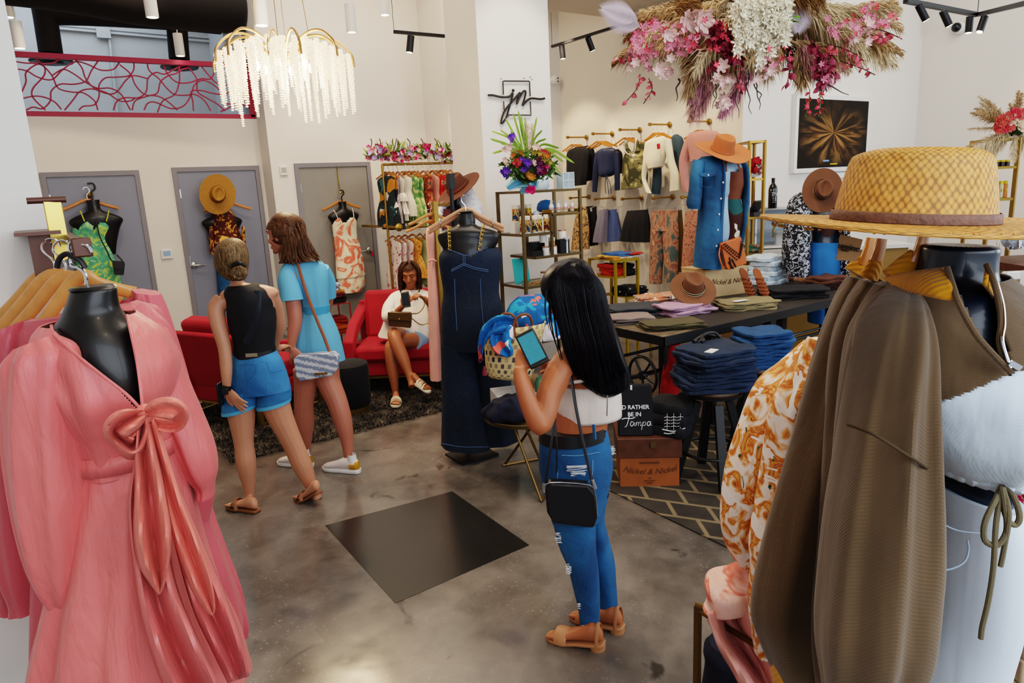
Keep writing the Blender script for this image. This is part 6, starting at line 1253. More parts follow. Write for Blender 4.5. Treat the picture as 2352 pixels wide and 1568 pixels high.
js = thing('denim_jumpsuit', 'dark indigo denim wide leg jumpsuit with gold chain straps before column', 'jumpsuit', W(1090,800,D))
s = MB(); ploft(s, [(1018,572,1144,568,.10),(1008,592,1154,590,.125),(1012,630,1150,628,.125),(1018,670,1146,670,.118),(1014,710,1156,710,.13),(1013,760,1160,760,.135),(1014,800,1164,800,.13)], D, .1, n=60, folds=(6,.03), k=5); cutout(s, [(1035,560),(1050,576),(1078,592),(1104,578),(1128,560)], D); build('bodice', s, J_navy, js)
s = MB(); ploft(s, [(1013,790,1092,800,.11),(1014,860,1100,870,.11),(1015,940,1112,945,.12),(1014,1022,1125,1030,.13)], D, .1, n=48, folds=(6,.10), k=5); build('trouser_leg', s, J_navy, js)
s = MB(); ploft(s, [(1080,790,1165,795,.11,D+.04),(1088,860,1172,860,.11,D+.05),(1095,930,1180,930,.12,D+.06),(1100,1018,1192,1008,.13,D+.08)], D, .1, n=48, folds=(6,.10), k=5); build('trouser_leg', s, J_navy, js)
s = MB(); J = lambda *p: s.tube([W(x,y,D-.14) for x,y in p], .0022, 5, 4)
J((1027,572),(1045,578),(1066,586),(1080,584),(1105,574),(1120,568)); J((1064,586),(1064,610)); J((1068,586),(1068,610)); J((1036,620),(1052,612),(1066,606),(1090,614),(1122,620)); J((1036,624),(1052,616),(1066,610),(1090,618),(1122,624)); J((1044,640),(1046,700),(1050,760)); J((1103,640),(1106,700),(1112,760)); build('stitching', s, mat('pale_blue_thread', '#4a628f', .7, var=0), js)
s = MB(); s.tube([W(1015,1018,D-.15), W(1060,1026,D-.15), W(1124,1026,D-.15)], .002, 5, 3); build('hem_stitching', s, mat('pale_blue_thread', '#7f9ccc'), js)
for pts in (((1031,524),(1032,545),(1033,572)), ((1111,518),(1106,540),(1102,572))):
    s = MB(); Q = cat([tuple(W(x,y,D-.125)) for x,y in pts], 5)
    for i, p in enumerate(Q): s.lathe([(.007,-.003),(.012,0),(.007,.003)], p, 8, M=rot('X', 90 if i % 2 else 60), caps=(0,0))
    build('chain_strap', s, M_gold, js)
# pink jumpsuit rack
rk = thing('clothing_rack', 'slim gold rack with pink jumpsuit behind denim jumpsuit form', 'clothing rack', W(1005,900,6.0)); a = W(998,462,6.0)
s = MB(); s.bb(a.x-.02,a.y-.02,0,a.x+.02,a.y+.02,a.z); build('post', s, M_gold, rk); s = MB(); s.tube([W(998,470,6.0), W(1030,470,6.3)], .015, 8); build('rail', s, M_gold, rk)
hang(W(990,492,6.0), -_y+.5, 'wooden hanger holding pink jumpsuit'); hang(W(986,508,6.05), -_y+.4, 'wooden hanger behind the one holding pink jumpsuit')
s = MB(); ploft(s, [(980,522,1000,522,.05),(978,540,1004,540,.08),(981,590,1003,590,.06),(982,640,1008,640,.07),(984,700,1012,700,.08),(986,800,1014,800,.08),(988,870,1018,870,.09)], 6.05, .07, n=40, folds=(6,.12)); s2 = one('pink_jumpsuit', s, M_pnk, 'blush pink tie waist jumpsuit hanging behind seated woman', 'jumpsuit'); s = MB(); s.tube([W(984,600,5.98), W(993,596,5.96), W(1002,600,5.98)], .008, 6, 3); s.tube([W(992,598,5.96), W(990,640,5.96)], .006, 6, 2); build('waist_tie', s, M_pnk, s2)
# ---------------------------------------------------------------- bronze shelf unit before the column
x0, x1, yf, yb, zt = 3.66, 4.33, 5.2, 5.6, 1.85
sh = thing('shelf_unit', 'bronze open shelf unit with candles and bottles in front of column', 'shelf unit', (4.,5.4,0)); M_gls = mat('shelf_glass', '#cfe0e6', .05, var=0, trans=.9, alpha=.5)
for x in (x0, x1):
    for y in (yf, yb): s = MB(); s.bb(x-.013,y-.013,0,x+.013,y+.013,zt); build('post', s, M_bronze, sh)
def shelf(par, xa, ya, xb, yb_, z, m=M_bronze, glass=True, w=.022):
    s = MB(); s.bb(xa,ya-w/2,z-w,xb,ya+w/2,z); s.bb(xa,yb_-w/2,z-w,xb,yb_+w/2,z); s.bb(xa-w/2,ya+w/2,z-w,xa+w/2,yb_-w/2,z); s.bb(xb-w/2,ya+w/2,z-w,xb+w/2,yb_-w/2,z); o = build('shelf_frame', s, m, par)
    s = MB(); s.bb(xa,ya,z-.006,xb,yb_,z); build('shelf_board', s, M_gls if glass else m, o)
xm = 3.98
shelf(sh, x0, yf, x1, yb, zt); shelf(sh, xm, yf, x1, yb, 1.63); shelf(sh, x0, yf, xm, yb, 1.465); shelf(sh, xm-.2, yf, x1, yb, 1.25); shelf(sh, x0, yf, x1, yb, .985); shelf(sh, x0, yf, x1, yb, .45)
for y in (yf, yb): s = MB(); s.bb(xm-.011,y-.011,1.25,xm+.011,y+.011,1.63); build('divider_post', s, M_bronze, sh)
P_art = [pmat('candle_art_%d' % i, 0, [(0,a),(.45,b_),(.58,c_)], 18, dist=1, folds=0, bump=0) for i, (a,b_,c_) in enumerate((('#5a1a1a','#c09050','#e8c8a0'),('#1f3a5a','#c8a060','#b03a2a'),('#2a2a22','#d8b080','#6a8aa0'),('#6a2a1a','#e0b850','#3a5a3a')))]
M_wax = mat('candle_wax', '#eee6d8', .4, var=.02, sub=.1); M_cg = mat('clear_glass', '#f2f6f8', .03, var=0, trans=.92, alpha=.55)
def candle(c, i, lab):
    t = thing('prayer_candle', lab, 'candle', c); s = MB(); s.lathe([(.001,0),(.028,0),(.03,.01),(.03,.155),(.024,.16),(.001,.161)], c, 20); build('glass_jar', s, M_wax, t); s = MB(); s.lathe([(.0305,.012),(.0305,.125)], c, 20, caps=(0,0)); build('printed_label', s, P_art[i % 4], t)
for i in range(6): candle(V((x0+.04+.068*i if i < 5 else x0+.40, yf+.06+.03*(i % 2), 1.465)) if i < 5 else V((xm+.05, yf+.07, 1.25)), i, ['colourful printed glass candle at left end of front row on bronze shelf','colourful printed glass candle second in front row on bronze shelf','colourful printed glass candle in middle of front row on bronze shelf','colourful printed glass candle fourth in front row on bronze shelf','colourful printed glass candle at right end of front row on bronze shelf','colourful printed glass candle standing on lower bronze shelf'][i])
for i in range(3): candle(V((x0+.07+.075*i, yf+.22, 1.465+.10)), i+1, ['printed candle on riser behind front row, nearest left post','printed candle on riser behind front row, middle','printed candle on riser behind front row, rightmost'][i])
for i in range(3): s = MB(); s.bb(x0+.03+.075*i, yf+.18, 1.465, x0+.11+.075*i-.006, yf+.26, 1.563); one('riser', s, M_white, ['white riser box under back candle nearest left post','white riser box under middle back candle','white riser box under rightmost back candle'][i], 'riser')
M_lab = mat('pink_label', '#d9a8a4', .6)
for i in range(7):
    c = V((xm+.04+.042*i, yf+.05+.04*(i % 2), 1.64)); t = thing('spray_bottle', 'small white spray bottle with pink label on tray of bronze shelf', 'bottle', c, group='spray bottles in the tray')
    s = MB(); s.lathe([(.001,0),(.018,0),(.02,.01),(.02,.06),(.012,.075),(.009,.08)], c, 16); build('bottle_body', s, M_white, t); s = MB(); s.lathe([(.0205,.015),(.0205,.045)], c, 16, caps=(0,0)); build('label', s, M_lab, t); s = MB(); s.lathe([(.008,.078),(.009,.1),(.006,.108)], c, 12); s.box(c+V((0,-.012,.102)), (.006,.018,.006)); build('spray_nozzle', s, M_white, t)
s = MB(); s.bb(xm+.01,yf+.005,1.63,x1-.02,yf+.15,1.635); s.bb(xm+.01,yf+.005,1.66,x1-.02,yf+.01,1.665); s.bb(xm+.01,yf+.15,1.66,x1-.02,yf+.155,1.665); s.bb(xm+.01,yf+.005,1.63,xm+.015,yf+.155,1.665); s.bb(x1-.025,yf+.005,1.63,x1-.02,yf+.155,1.665); one('tray', s, M_gold, 'thin gold tray holding small spray bottles on bronze shelf', 'tray')
c = V((xm-.02,yf+.2,1.64)); s = MB(); s.lathe([(.001,-.17),(.03,-.17),(.032,-.16),(.032,.0),(.022,.015),(.001,.02)], c+V((.0,0,.0)), 20); one('aerosol_can', s, pmat('blue_white_can',0,[(0,'#e8eef4'),(.5,'#e8eef4'),(.6,'#5a9ad0')],9,folds=0), 'white and blue aerosol can beside the tray of spray bottles', 'can')
t = thing('cap', 'bright blue trucker cap on bronze shelf behind spray bottles', 'cap', (xm+.17,yf+.3,1.64)); s = MB(); s.lathe([(.09,0),(.092,.04),(.08,.08),(.05,.105),(.001,.115)], (xm+.17,yf+.3,1.64), 24); build('cap_crown', s, mat('cobalt_mesh','#1f6fb8',.6), t); s = MB(); s.lathe([(.07,.0),(.11,.003),(.115,.006),(.07,.006)], (xm+.17,yf+.24,1.65), 24); build('cap_brim', s, M_black, t)
for i, (dx, z, lab) in enumerate(((.05,1.25,'white candle jar on lower bronze shelf'),(.14,1.25,'second white candle jar on lower bronze shelf beside black gift box'),(.02,1.37,'white candle jar on black box'),(.25,1.39,'tall white textured jar on top of black gift box'))):
    c = V((xm-.08+dx,yf+.06,z)); t = thing('candle_jar', lab, 'candle', c); r_ = .034 if i < 3 else .04; s = MB(); s.lathe([(.001,0),(r_,0),(r_,.075),(r_*.95,.078),(.001,.074)], c, 24); build('jar', s, M_white, t); s = MB(); s.lathe([(r_*1.02,.07),(r_*1.02,.08)], c, 24, caps=(0,0)); build('rim', s, mat('rose_gold','#c98a6e',.3,.8), t)
s = MB(); s.bb(xm-.21,yf+.02,1.25,xm-.09,yf+.14,1.30); s.bb(xm-.13,yf+.14,1.25,xm+.02,yf+.24,1.37); one('display_box', s, M_black, 'black stepped display box holding white candle jars on bronze shelf', 'box')
c = V((xm+.17,yf+.07,1.25)); t = thing('gift_box', 'black gift box tied with pale ribbon on bronze shelf', 'box', c); s = MB(); s.box(c+V((0,0,.065)), (.11,.1,.13)); build('box_body', s, M_black, t, bev=.002); s = MB(); s.box(c+V((.025,0,.066)), (.02,.103,.133)); s.tube([c+V((.02,-.055,.13)), c+V((.06,-.06,.16)), c+V((.02,-.06,.12))], .008, 6, 3, flat=.3); s.tube([c+V((.02,-.055,.13)), c+V((-.02,-.06,.15)), c+V((.02,-.06,.12))], .008, 6, 3, flat=.3); build('ribbon', s, mat('silver_ribbon','#cfd0dc',.35), t)
s = MB(); s.box((x0+.12,yf+.24,.985+.12), (.17,.02,.24), M=rot('X',-10)); o = one('turquoise_book', s, mat('turquoise_cover','#2fb6b8',.5), 'turquoise hardcover book leaning at left on lower bronze shelf', 'book', bev=.006)
t = thing('jewelry_tray', 'gold wire tray of rings and trinkets on lower bronze shelf', 'tray', (x0+.17,yf+.08,.985)); s = MB(); c = V((x0+.17,yf+.08,.985)); s.box(c+V((0,0,.004)), (.24,.12,.006)); 
for a_, b_ in (((-.12,-.06),(.12,-.06)),((.12,-.06),(.12,.06)),((.12,.06),(-.12,.06)),((-.12,.06),(-.12,-.06))): s.bar(c+V((*a_,.035)), c+V((*b_,.035)), .005)
build('tray_frame', s, M_gold, t); s = MB()
for i in range(50): s.sph(c+V((rnd(-.11,.11),rnd(-.05,.05),rnd(.01,.025))), rnd(.004,.009), 6)
o = build('trinkets', s, mat('mixed_trinket','#c9a070',.3,.5,var=.5,vs=60), t); o['kind'] = 'stuff'
for i, (dx, dy, m_, lab) in enumerate(((.34,.06,M_cg,'clear glass jar of trinkets on lower bronze shelf'),(.44,.10,M_white,'white jar with copper lid on lower bronze shelf'),(.36,.2,M_white,'white pot with red band on lower bronze shelf'),(.46,.24,M_lab,'pink pot at back of lower bronze shelf'),(.54,.08,M_cg,'short clear jar near right post on lower bronze shelf'))):
    c = V((x0+dx,yf+dy,.985)); t = thing('small_jar', lab, 'jar', c); s = MB(); s.lathe([(.001,0),(.036,0),(.038,.01),(.038,.07),(.032,.078),(.001,.079)], c, 20); build('jar', s, M_white if m_ is M_cg else m_, t); s = MB(); s.lathe([(.034,.078),(.035,.092),(.001,.094)], c, 20); build('lid', s, mat('rose_gold','#c98a6e'), t)
# bouquet and glass lantern on top
fb = thing('bouquet', 'tall mixed bouquet with long grass blades and pampas on bronze shelf', 'bouquet', (4.03,5.4,zt))
s = MB(); s.lathe([(.001,0),(.06,0),(.075,.03),(.07,.10),(.055,.13)], (4.03,5.4,zt), 24); build('vase', s, mat('frosted_vase','#d3e4ee',.3,var=.1), fb)
D = 5.78; s = MB(); ribbon(s, [(1165,432,D,14),(1185,420,D,26),(1205,416,D,30),(1225,420,D,26),(1210,434,D,20),(1195,440,D,10)], 0, amp=2); build('blue_ribbon', s, mat('pale_blue_ribbon','#8fcfe8',.5), fb, sol=.002)
M_blade = mat('grass_blade', '#7fa62e', .5, var=.3, vs=8); bx_, by_ = 1215, 395
for (x,y,b_) in ((1178,258,0),(1190,252,0),(1196,262,0),(1206,268,4),(1128,300,-20),(1125,318,-16),(1130,352,-26),(1148,297,-14),(1233,268,4),(1246,298,18),(1285,340,30),(1296,372,34),(1320,375,40),(1290,400,34),(1160,270,-6),(1150,330,-20),(1255,318,20),(1278,350,22),(1172,300,-8)):
    mx, my = (bx_+x)/2+b_*-.3, (by_+y)/2-abs(b_)*1.1; Q = cat([tuple(W(bx_+rnd(-12,12),by_,D)), tuple(W(mx,my,D-.03)), tuple(W(x,y,D+rnd(-.06,.06)))], 8); s = MB(); s.tube(Q, [.004+.006*sin(pi*min(1,.15+.85*(1-i/len(Q)))) if i < len(Q)-1 else .0005 for i in range(len(Q))], 6, 1, flat=.2); build('grass_blade', s, M_blade, fb)
for x,y,x2,y2,m_,w_ in ((1215,370,1208,280,M_pamp2,.06),(1222,372,1222,285,M_pamp2,.05),(1205,375,1180,330,M_pamp,.03),(1195,385,1165,330,M_pamp,.02),(1200,390,1178,350,M_pamp,.05),(1240,385,1262,352,M_pamp2,.04)):
    s = MB(); a = W(x,y,D-.02); e = W(x2,y2,D-.02); plume(s, a, e-a, (e-a).length, w_, 0, 160, .7); build('pampas', s, m_, fb, smooth=False, fixn=False)
for m_, pts, r_ in ((mat('orange_petal','#c9853a',.7),((1187,354),(1210,402),(1218,405),(1246,358),(1254,362)),.035),(M_pur,((1205,368),(1210,378),(1172,318),(1160,395),(1164,400),(1208,385)),.03),(mat('plum_petal','#7a3a6a'),((1238,370),(1242,380),(1236,388),(1248,385),(1240,395),(1232,382)),.032),(M_pk2,((1188,378),(1250,352),(1192,376)),.03),(M_mag,((1218,433),(1224,436),(1248,390)),.025),(mat('yellow_petal','#b5a24a',.7),((1256,370),(1235,350),(1262,378),(1195,355)),.028),(M_blush,((1165,340),(1160,372),(1222,376),(1235,340)),.03)):
    s = MB()
    for x,y in pts:
        for i in range(4): flower(s, W(x+rnd(-7,7),y+rnd(-6,6),D-.08+rnd(-.05,.05)), -HF+V((rnd(-1,1),rnd(-1,1),rnd(-.3,.8))), r_*rnd(.7,1.1), 6, .6, layers=2)
    build('blossoms', s, m_, fb, smooth=False, fixn=False)
s = MB()
for i in range(420): x = 1213+rnd(-52,60); y = 385+rnd(-40,38)*(1-abs(x-1213)/90); c = W(x,y,D+rnd(-.1,.1)); s.leaf(c, c+V((rnd(-.07,.07),rnd(-.07,.07),rnd(-.05,.06))), .018, up=(rnd(-1,1),rnd(-1,1),.3))
build('foliage', s, mat('mixed_foliage','#4f7a2c',.6,var=.4,vs=15), fb, smooth=False, fixn=False)
s = MB(); s.sph(W(1212,392,D), (.12,.1,.1), 16); build('floral_foam', s, mat('dark_foliage','#3a4a22',.8), fb)
c = V((4.24,5.3,zt)); t = thing('glass_lantern', 'small square glass lantern on top right corner of bronze shelf', 'lantern', c); s = MB(); s.box(c+V((0,0,.075)), (.13,.10,.145)); build('glass_body', s, mat('pale_glass','#bcd6e6',.08,var=.25,vs=12,trans=.3), t)
s = MB()
for a in (-.065,0,.065): s.bb(c.x+a-.003,c.y-.053,c.z,c.x+a+.003,c.y-.047,c.z+.15)
for b_ in (.003,.075,.147): s.bb(c.x-.067,c.y-.054,c.z+b_-.003,c.x+.067,c.y-.047,c.z+b_+.003)
build('muntin', s, M_white, t)
# ================================================================ wall of hanging tops and bottoms (right wall)
def peg(x, y, lab, L=.34):
    c = wx(XR-.01)(x, y); t = thing('wall_peg', lab, 'peg', c); s = MB(); s.lathe([(.036,0),(.036,.012),(.028,.02)], c, 20, M=rot('Y',-90)); build('flange', s, M_gold, t)
    s = MB(); s.tube([c, c-V((L,0,0))], .011, 10); build('rod', s, M_gold, t); s = MB(); s.lathe([(.02,0),(.022,.02),(.018,.035)], c-V((L,0,0)), 16, M=rot('Y',-90)); build('end_knob', s, M_gold, t); return c
U = ((1347,315,'black cardigans'),(1406,307,'navy blouse'),(1469,298,'camouflage tank'),(1538,286,'cream sweater'),(1629,279,'dusty pink sweatshirt'))
PU = [peg(x, y, 'gold wall peg holding the '+l) for x,y,l in U]
Lw = ((1352,452,'animal print skirts'),(1410,454,'grey and blue skirts'),(1473,454,'black skirts'),(1545,452,'plaid trousers'))
PL = [peg(x, y, 'gold wall peg holding the '+l) for x,y,l in Lw]
lo5 = peg(1612, 450, 'gold wall peg holding paisley trousers')
for i, c in enumerate(PU):
    for k_ in range(3 if i != 4 else 2): hang((XR-.15-.07*k_, c.y, c.z-.11), pi/2+rnd(-.2,.2), 'orange wooden hanger carrying the '+U[i][2], 'hangers of the '+U[i][2])
def wg(name, lab, cat_, rows, X, m, folds=(6,.1), th=.04, extra=(), n=40, grow=True, sol=0, k=5, caps=(1,1)):
    s = MB(); ploft(s, rows, 0, th, n=n, folds=folds, proj=wx(X), grow=grow, k=k, caps=caps)
    for r_ in extra: ploft(s, r_, 0, th*.7, n=24, folds=(4,.12), proj=wx(X), grow=False)
    return one(name, s, m, lab, cat_, sol=sol)
M_blk = mat('black_jersey', '#17161a', .85, var=.15, folds=.7, fs=14); M_nvy = mat('navy_satin', '#1f2947', .5, folds=.6, fs=12); M_crm = mat('cream_knit', '#efe4c8', .9, folds=.35, fs=10, bump=.4, bs=220); M_teal = mat('slate_teal', '#3f5560', .8, folds=.5); M_dp = mat('dusty_pink_fleece', '#cf9088', .9, folds=.4, fs=9)
P_camo = pmat('camouflage', 0, [(0,'#38391f'),(.44,'#6b6540'),(.52,'#a59a68'),(.58,'#e8e4da'),(.66,'#2b2b1c')], 5, dist=.8, folds=.3)
wg('cardigan','black ruffled cardigan, front one on leftmost wall peg','cardigan',[(1322,338,1340,336,.04),(1304,350,1352,347,.06),(1303,380,1350,376,.07),(1303,410,1348,405,.07),(1306,428,1344,424,.07)],XR-.34,M_blk,(9,.16))
wg('cardigan','black cardigan behind the front one on leftmost wall peg','cardigan',[(1335,338,1350,334,.03),(1326,348,1364,345,.05),(1330,385,1365,380,.06),(1332,418,1362,413,.06)],XR-.2,M_blk,(8,.14))
wg('blouse','navy drawstring blouse with long sleeves on second wall peg','blouse',[(1380,342,1404,338,.03),(1370,352,1414,346,.06),(1376,380,1412,375,.07),(1378,400,1410,398,.08),(1385,407,1402,405,.05)],XR-.34,M_nvy,(7,.12),extra=([(1368,350,1380,352,.03),(1363,385,1376,385,.04),(1361,440,1370,441,.03)],[(1408,346,1420,350,.03),(1412,385,1422,383,.04),(1413,438,1423,436,.03)]))
s = MB(); [s.tube([wx(XR-.42)(1392,402), wx(XR-.42)(x,425), wx(XR-.42)(x+2,445)], .005, 5, 3) for x in (1390,1396,1402)]; build('drawstring', s, M_nvy, bpy.data.objects['blouse'])
wg('blouse','black blouse partly hidden behind navy drawstring blouse','blouse',[(1412,345,1420,342,.03),(1410,360,1428,355,.05),(1412,400,1428,397,.05)],XR-.2,M_blk)
o = wg('tank_top','camouflage print tank top with pale trim on third wall peg','top',[(1437,352,1468,345,.04),(1432,365,1476,360,.06),(1430,400,1478,395,.07),(1427,436,1480,428,.07)],XR-.34,P_camo,(6,.08))
s = MB(); q_ = wx(XR-.42); s.tube([q_(x,y) for x,y in ((1436,322),(1434,340),(1440,352),(1450,354),(1458,346),(1460,325))], .012, 6, 4, flat=.5); build('trim', s, mat('ecru_trim','#d8cfc0',.9), o); s = MB(); ploft(s, [(1435,322,1440,321,.02),(1434,338,1442,337,.03),(1437,352,1450,350,.04)], 0, .03, n=16, proj=wx(XR-.36)); ploft(s, [(1458,320,1464,318,.02),(1458,335,1468,333,.03),(1455,350,1470,346,.04)], 0, .03, n=16, proj=wx(XR-.36)); build('shoulder', s, P_camo, o)
wg('tank_top','second camouflage tank top behind the first','top',[(1470,330,1480,326,.03),(1468,350,1484,346,.05),(1470,400,1486,396,.05),(1472,430,1484,426,.05)],XR-.18,P_camo)
o = wg('sweater','cream cropped sweater with long sleeves and red tag on fourth wall peg','sweater',[(1490,322,1524,312,.04),(1484,330,1532,320,.07),(1488,350,1530,344,.08),(1487,372,1526,366,.09),(1492,388,1520,382,.08)],XR-.34,M_crm,(5,.08),extra=([(1483,328,1496,332,.04),(1478,370,1492,372,.04),(1475,408,1483,410,.03),(1484,440,1496,444,.03)],[(1525,316,1540,322,.04),(1534,370,1548,366,.04),(1540,405,1560,402,.04),(1538,440,1560,436,.03)]))
s = MB(); s.bar(wx(XR-.46)(1512,330), wx(XR-.46)(1513,342), .05, .004); build('tag', s, mat('red_tag','#c02030',.6), o)
wg('top','slate teal sleeved top behind cream sweater','top',[(1546,312,1556,308,.03),(1544,322,1568,320,.05),(1550,360,1570,356,.05),(1552,400,1568,396,.05)],XR-.16,M_teal); wg('top','slate teal top hem hanging below cream sweater','top',[(1502,380,1518,378,.04),(1500,420,1518,418,.05),(1498,444,1514,446,.05)],XR-.2,M_teal)
wg('sweatshirt','dusty pink twist front sweatshirt on fifth wall peg beside denim mannequin','sweatshirt',[(1585,305,1630,298,.05),(1578,318,1650,306,.08),(1584,350,1650,340,.09),(1588,372,1640,362,.09)],XR-.34,M_dp,(5,.07),extra=([(1576,318,1592,322,.05),(1561,370,1580,374,.05),(1566,415,1580,416,.05),(1568,440,1582,440,.03)],))
P_an = pmat('animal_print', 0, [(0,'#c79a66'),(.48,'#c79a66'),(.52,'#1f1712'),(.62,'#b88a5a')], 16, dist=2.5, folds=.4); P_pl = pmat('sunset_plaid', 0, [(0,'#3e5860'),(.42,'#5c6a68'),(.5,'#c48e70'),(.6,'#8a5a4c'),(.7,'#d8a888')], 6, dist=.3, interp='LINEAR', folds=.4, stretch=(1,1.6,1)); P_pai = pmat('rust_paisley', 0, [(0,'#c98a70'),(.5,'#c07a62'),(.56,'#5c3a34'),(.62,'#dfb09a')], 14, dist=2.5, folds=.4)
M_gs = mat('grey_mauve_jersey', '#7d7887', .85, folds=.5, fs=10); M_bs = mat('slate_blue_jersey', '#4a5a86', .85, folds=.5, fs=10); M_olv = mat('olive_brown_cloth','#6a4f22',.85, folds=.5)
wg('skirt','black and tan animal print skirt at far left of lower wall pegs','skirt',[(1328,475,1346,474,.05),(1320,520,1352,520,.07),(1314,575,1352,572,.08)],XR-.34,P_an,(7,.14)); wg('skirt','plain black trousers behind animal print skirt','trousers',[(1350,474,1368,472,.05),(1350,520,1370,518,.06),(1352,566,1372,562,.06)],XR-.2,M_blk)
wg('skirt','grey mauve flared skirt on second lower peg','skirt',[(1378,482,1396,480,.05),(1372,515,1396,515,.08),(1366,555,1396,556,.10)],XR-.34,M_gs,(8,.14)); wg('skirt','slate blue flared skirt beside grey mauve skirt','skirt',[(1398,482,1416,480,.05),(1392,515,1422,515,.08),(1388,556,1428,553,.10)],XR-.24,M_bs,(8,.14))
wg('skirt','black pleated flared skirt on third lower peg','skirt',[(1442,484,1486,481,.07),(1436,510,1490,508,.11),(1427,552,1494,556,.13)],XR-.34,M_blk,(12,.14),n=60)
s = MB(); ploft(s, [(1498,484,1556,482,.07),(1496,500,1556,498,.07),(1496,530,1557,530,.08)], 0, .05, n=36, proj=wx(XR-.34)); ploft(s, [(1496,525,1526,525,.07),(1495,590,1522,590,.07),(1494,650,1518,652,.07)], 0, .05, n=32, folds=(5,.1), proj=wx(XR-.34)); ploft(s, [(1522,525,1557,525,.07),(1527,590,1556,590,.07),(1530,648,1556,646,.07)], 0, .05, n=32, folds=(5,.1), proj=wx(XR-.34)); one('trousers', s, P_pl, 'blurred plaid wide trousers on fourth lower peg', 'trousers')
wg('trousers','olive brown trousers edge behind plaid trousers','trousers',[(1556,484,1564,482,.04),(1558,550,1568,550,.05),(1558,625,1568,622,.05)],XR-.2,M_olv)
wg('trousers','rust paisley wide trousers behind denim shirt mannequin','trousers',[(1576,486,1606,482,.07),(1572,540,1606,540,.08),(1568,620,1600,622,.08)],XR-.34,P_pai,(6,.12))
for i, c in enumerate(PL+[lo5]):
    t = thing('clip_hanger', 'clear plastic clip hangers holding '+(Lw[i][2] if i < 4 else 'paisley trousers'), 'hanger', (XR-.3,c.y,c.z)); s = MB(); X_ = XR-.33; s.tube([V((X_,c.y-.17,c.z-.13)), V((X_,c.y,c.z-.09)), V((X_,c.y+.17,c.z-.13))], .007, 6); s.tube([V((X_,c.y,c.z-.09)), V((X_,c.y,c.z+.01))], .003, 6); build('bar', s, M_cg, t); 
    for e in (-1,1): s = MB(); s.box((X_,c.y+.13*e,c.z-.15), (.012,.025,.05)); build('clip', s, M_chrome, t)
# ---------------------------------------------------------------- yellow gold nesting tables
q = thing('nesting_table', 'yellow gold nesting tables with folded shirts below the skirts', 'table', (5.4,6.0,0)); x0,x1,yf,yb,zt = 5.12,5.62,5.60,5.98,1.07
a = W(1336,580,7.75); b_ = W(1464,591,7.55); x0, x1, yf = a.x+.05, b_.x, b_.y; yb = yf+.42; zt = b_.z
def gframe(xa,ya,xb,yb2,z0_,z1_,par,w=.026):
    for x in (xa,xb):
        for y in (ya,yb2): s = MB(); s.bb(x-w/2,y-w/2,z0_,x+w/2,y+w/2,z1_); build('leg', s, M_yellow, par)
    for y in (ya,yb2): s = MB(); s.bb(xa+w/2,y-w/2,z1_-w,xb-w/2,y+w/2,z1_); build('rail', s, M_yellow, par)
    s = MB(); s.bb(xa,ya,z1_-.012,xb,yb2,z1_-.002); build('tabletop', s, M_yellow, par)
gframe(x0,yf,x1,yb,0,zt,q); 
s = MB(); s.bb(x0,yf,zt-.20,x1-.18,yb,zt-.18); build('shelf', s, M_yellow, q); s = MB(); s.bb(x1-.2,yf-.01,zt-.2,x1-.175,yf+.02,zt-.02); build('divider', s, M_yellow, q)
z2 = zt-.42; gframe(x0+.18,yf+.02,x1+.22,yb-.02,0,z2,q)
fl = [('shirt','orange and white patterned shirts folded on yellow gold table',x0+.12,zt,.22,.28,.03,P_org),('shirt','red folded shirt on top of yellow gold table',x0+.34,zt+.02,.2,.28,.025,F_('red_cotton','#c8301c')),('shirt','white folded shirt under the red one on yellow gold table',x0+.34,zt,.21,.28,.02,F_('white_cotton','#e4e2de')),('shirt','blue folded shirts on right of yellow gold table',x1-.1,zt+.02,.24,.28,.035,F_('steel_blue_cotton','#3f6ea8')),('shirt','white folded shirt under blue ones on yellow gold table',x1-.1,zt,.25,.28,.02,F_('white_cotton','#e4e2de')),
  ('shirt','red folded shirt on shelf of yellow gold table',x0+.09,zt-.18,.16,.26,.12,F_('red_cotton','#c8301c')),('shirt','navy folded shirts on shelf of yellow gold table',x0+.25,zt-.18,.18,.26,.11,F_('deep_navy_cotton','#1a1c2c')),('shirt','black folded shirts on shelf right of divider',x1-.06,zt-.20,.2,.26,.07,F_('black_cotton','#15151a')),
  ('shirt','black folded shirts with white print on low gold shelf',x0+.36,z2,.3,.3,.09,pmat('black_white_tee',0,[(0,'#17161a'),(.62,'#17161a'),(.66,'#d8d8d8')],14,dist=1)),('shirt','plain black folded shirts at right of low gold shelf',x1+.08,z2,.24,.3,.08,F_('black_cotton','#15151a')),('shirt','black folded clothes beneath low gold shelf',x0+.3,z2-.35,.3,.3,.2,F_('black_cotton','#15151a'))]
for nm, lab, x, z, w_, d_, h_, m_ in fl: folded('folded_'+nm, lab, (x,yf+.17,z), w_, d_, h_, m_, rnd(-6,6), 3 if h_ > .05 else 2)
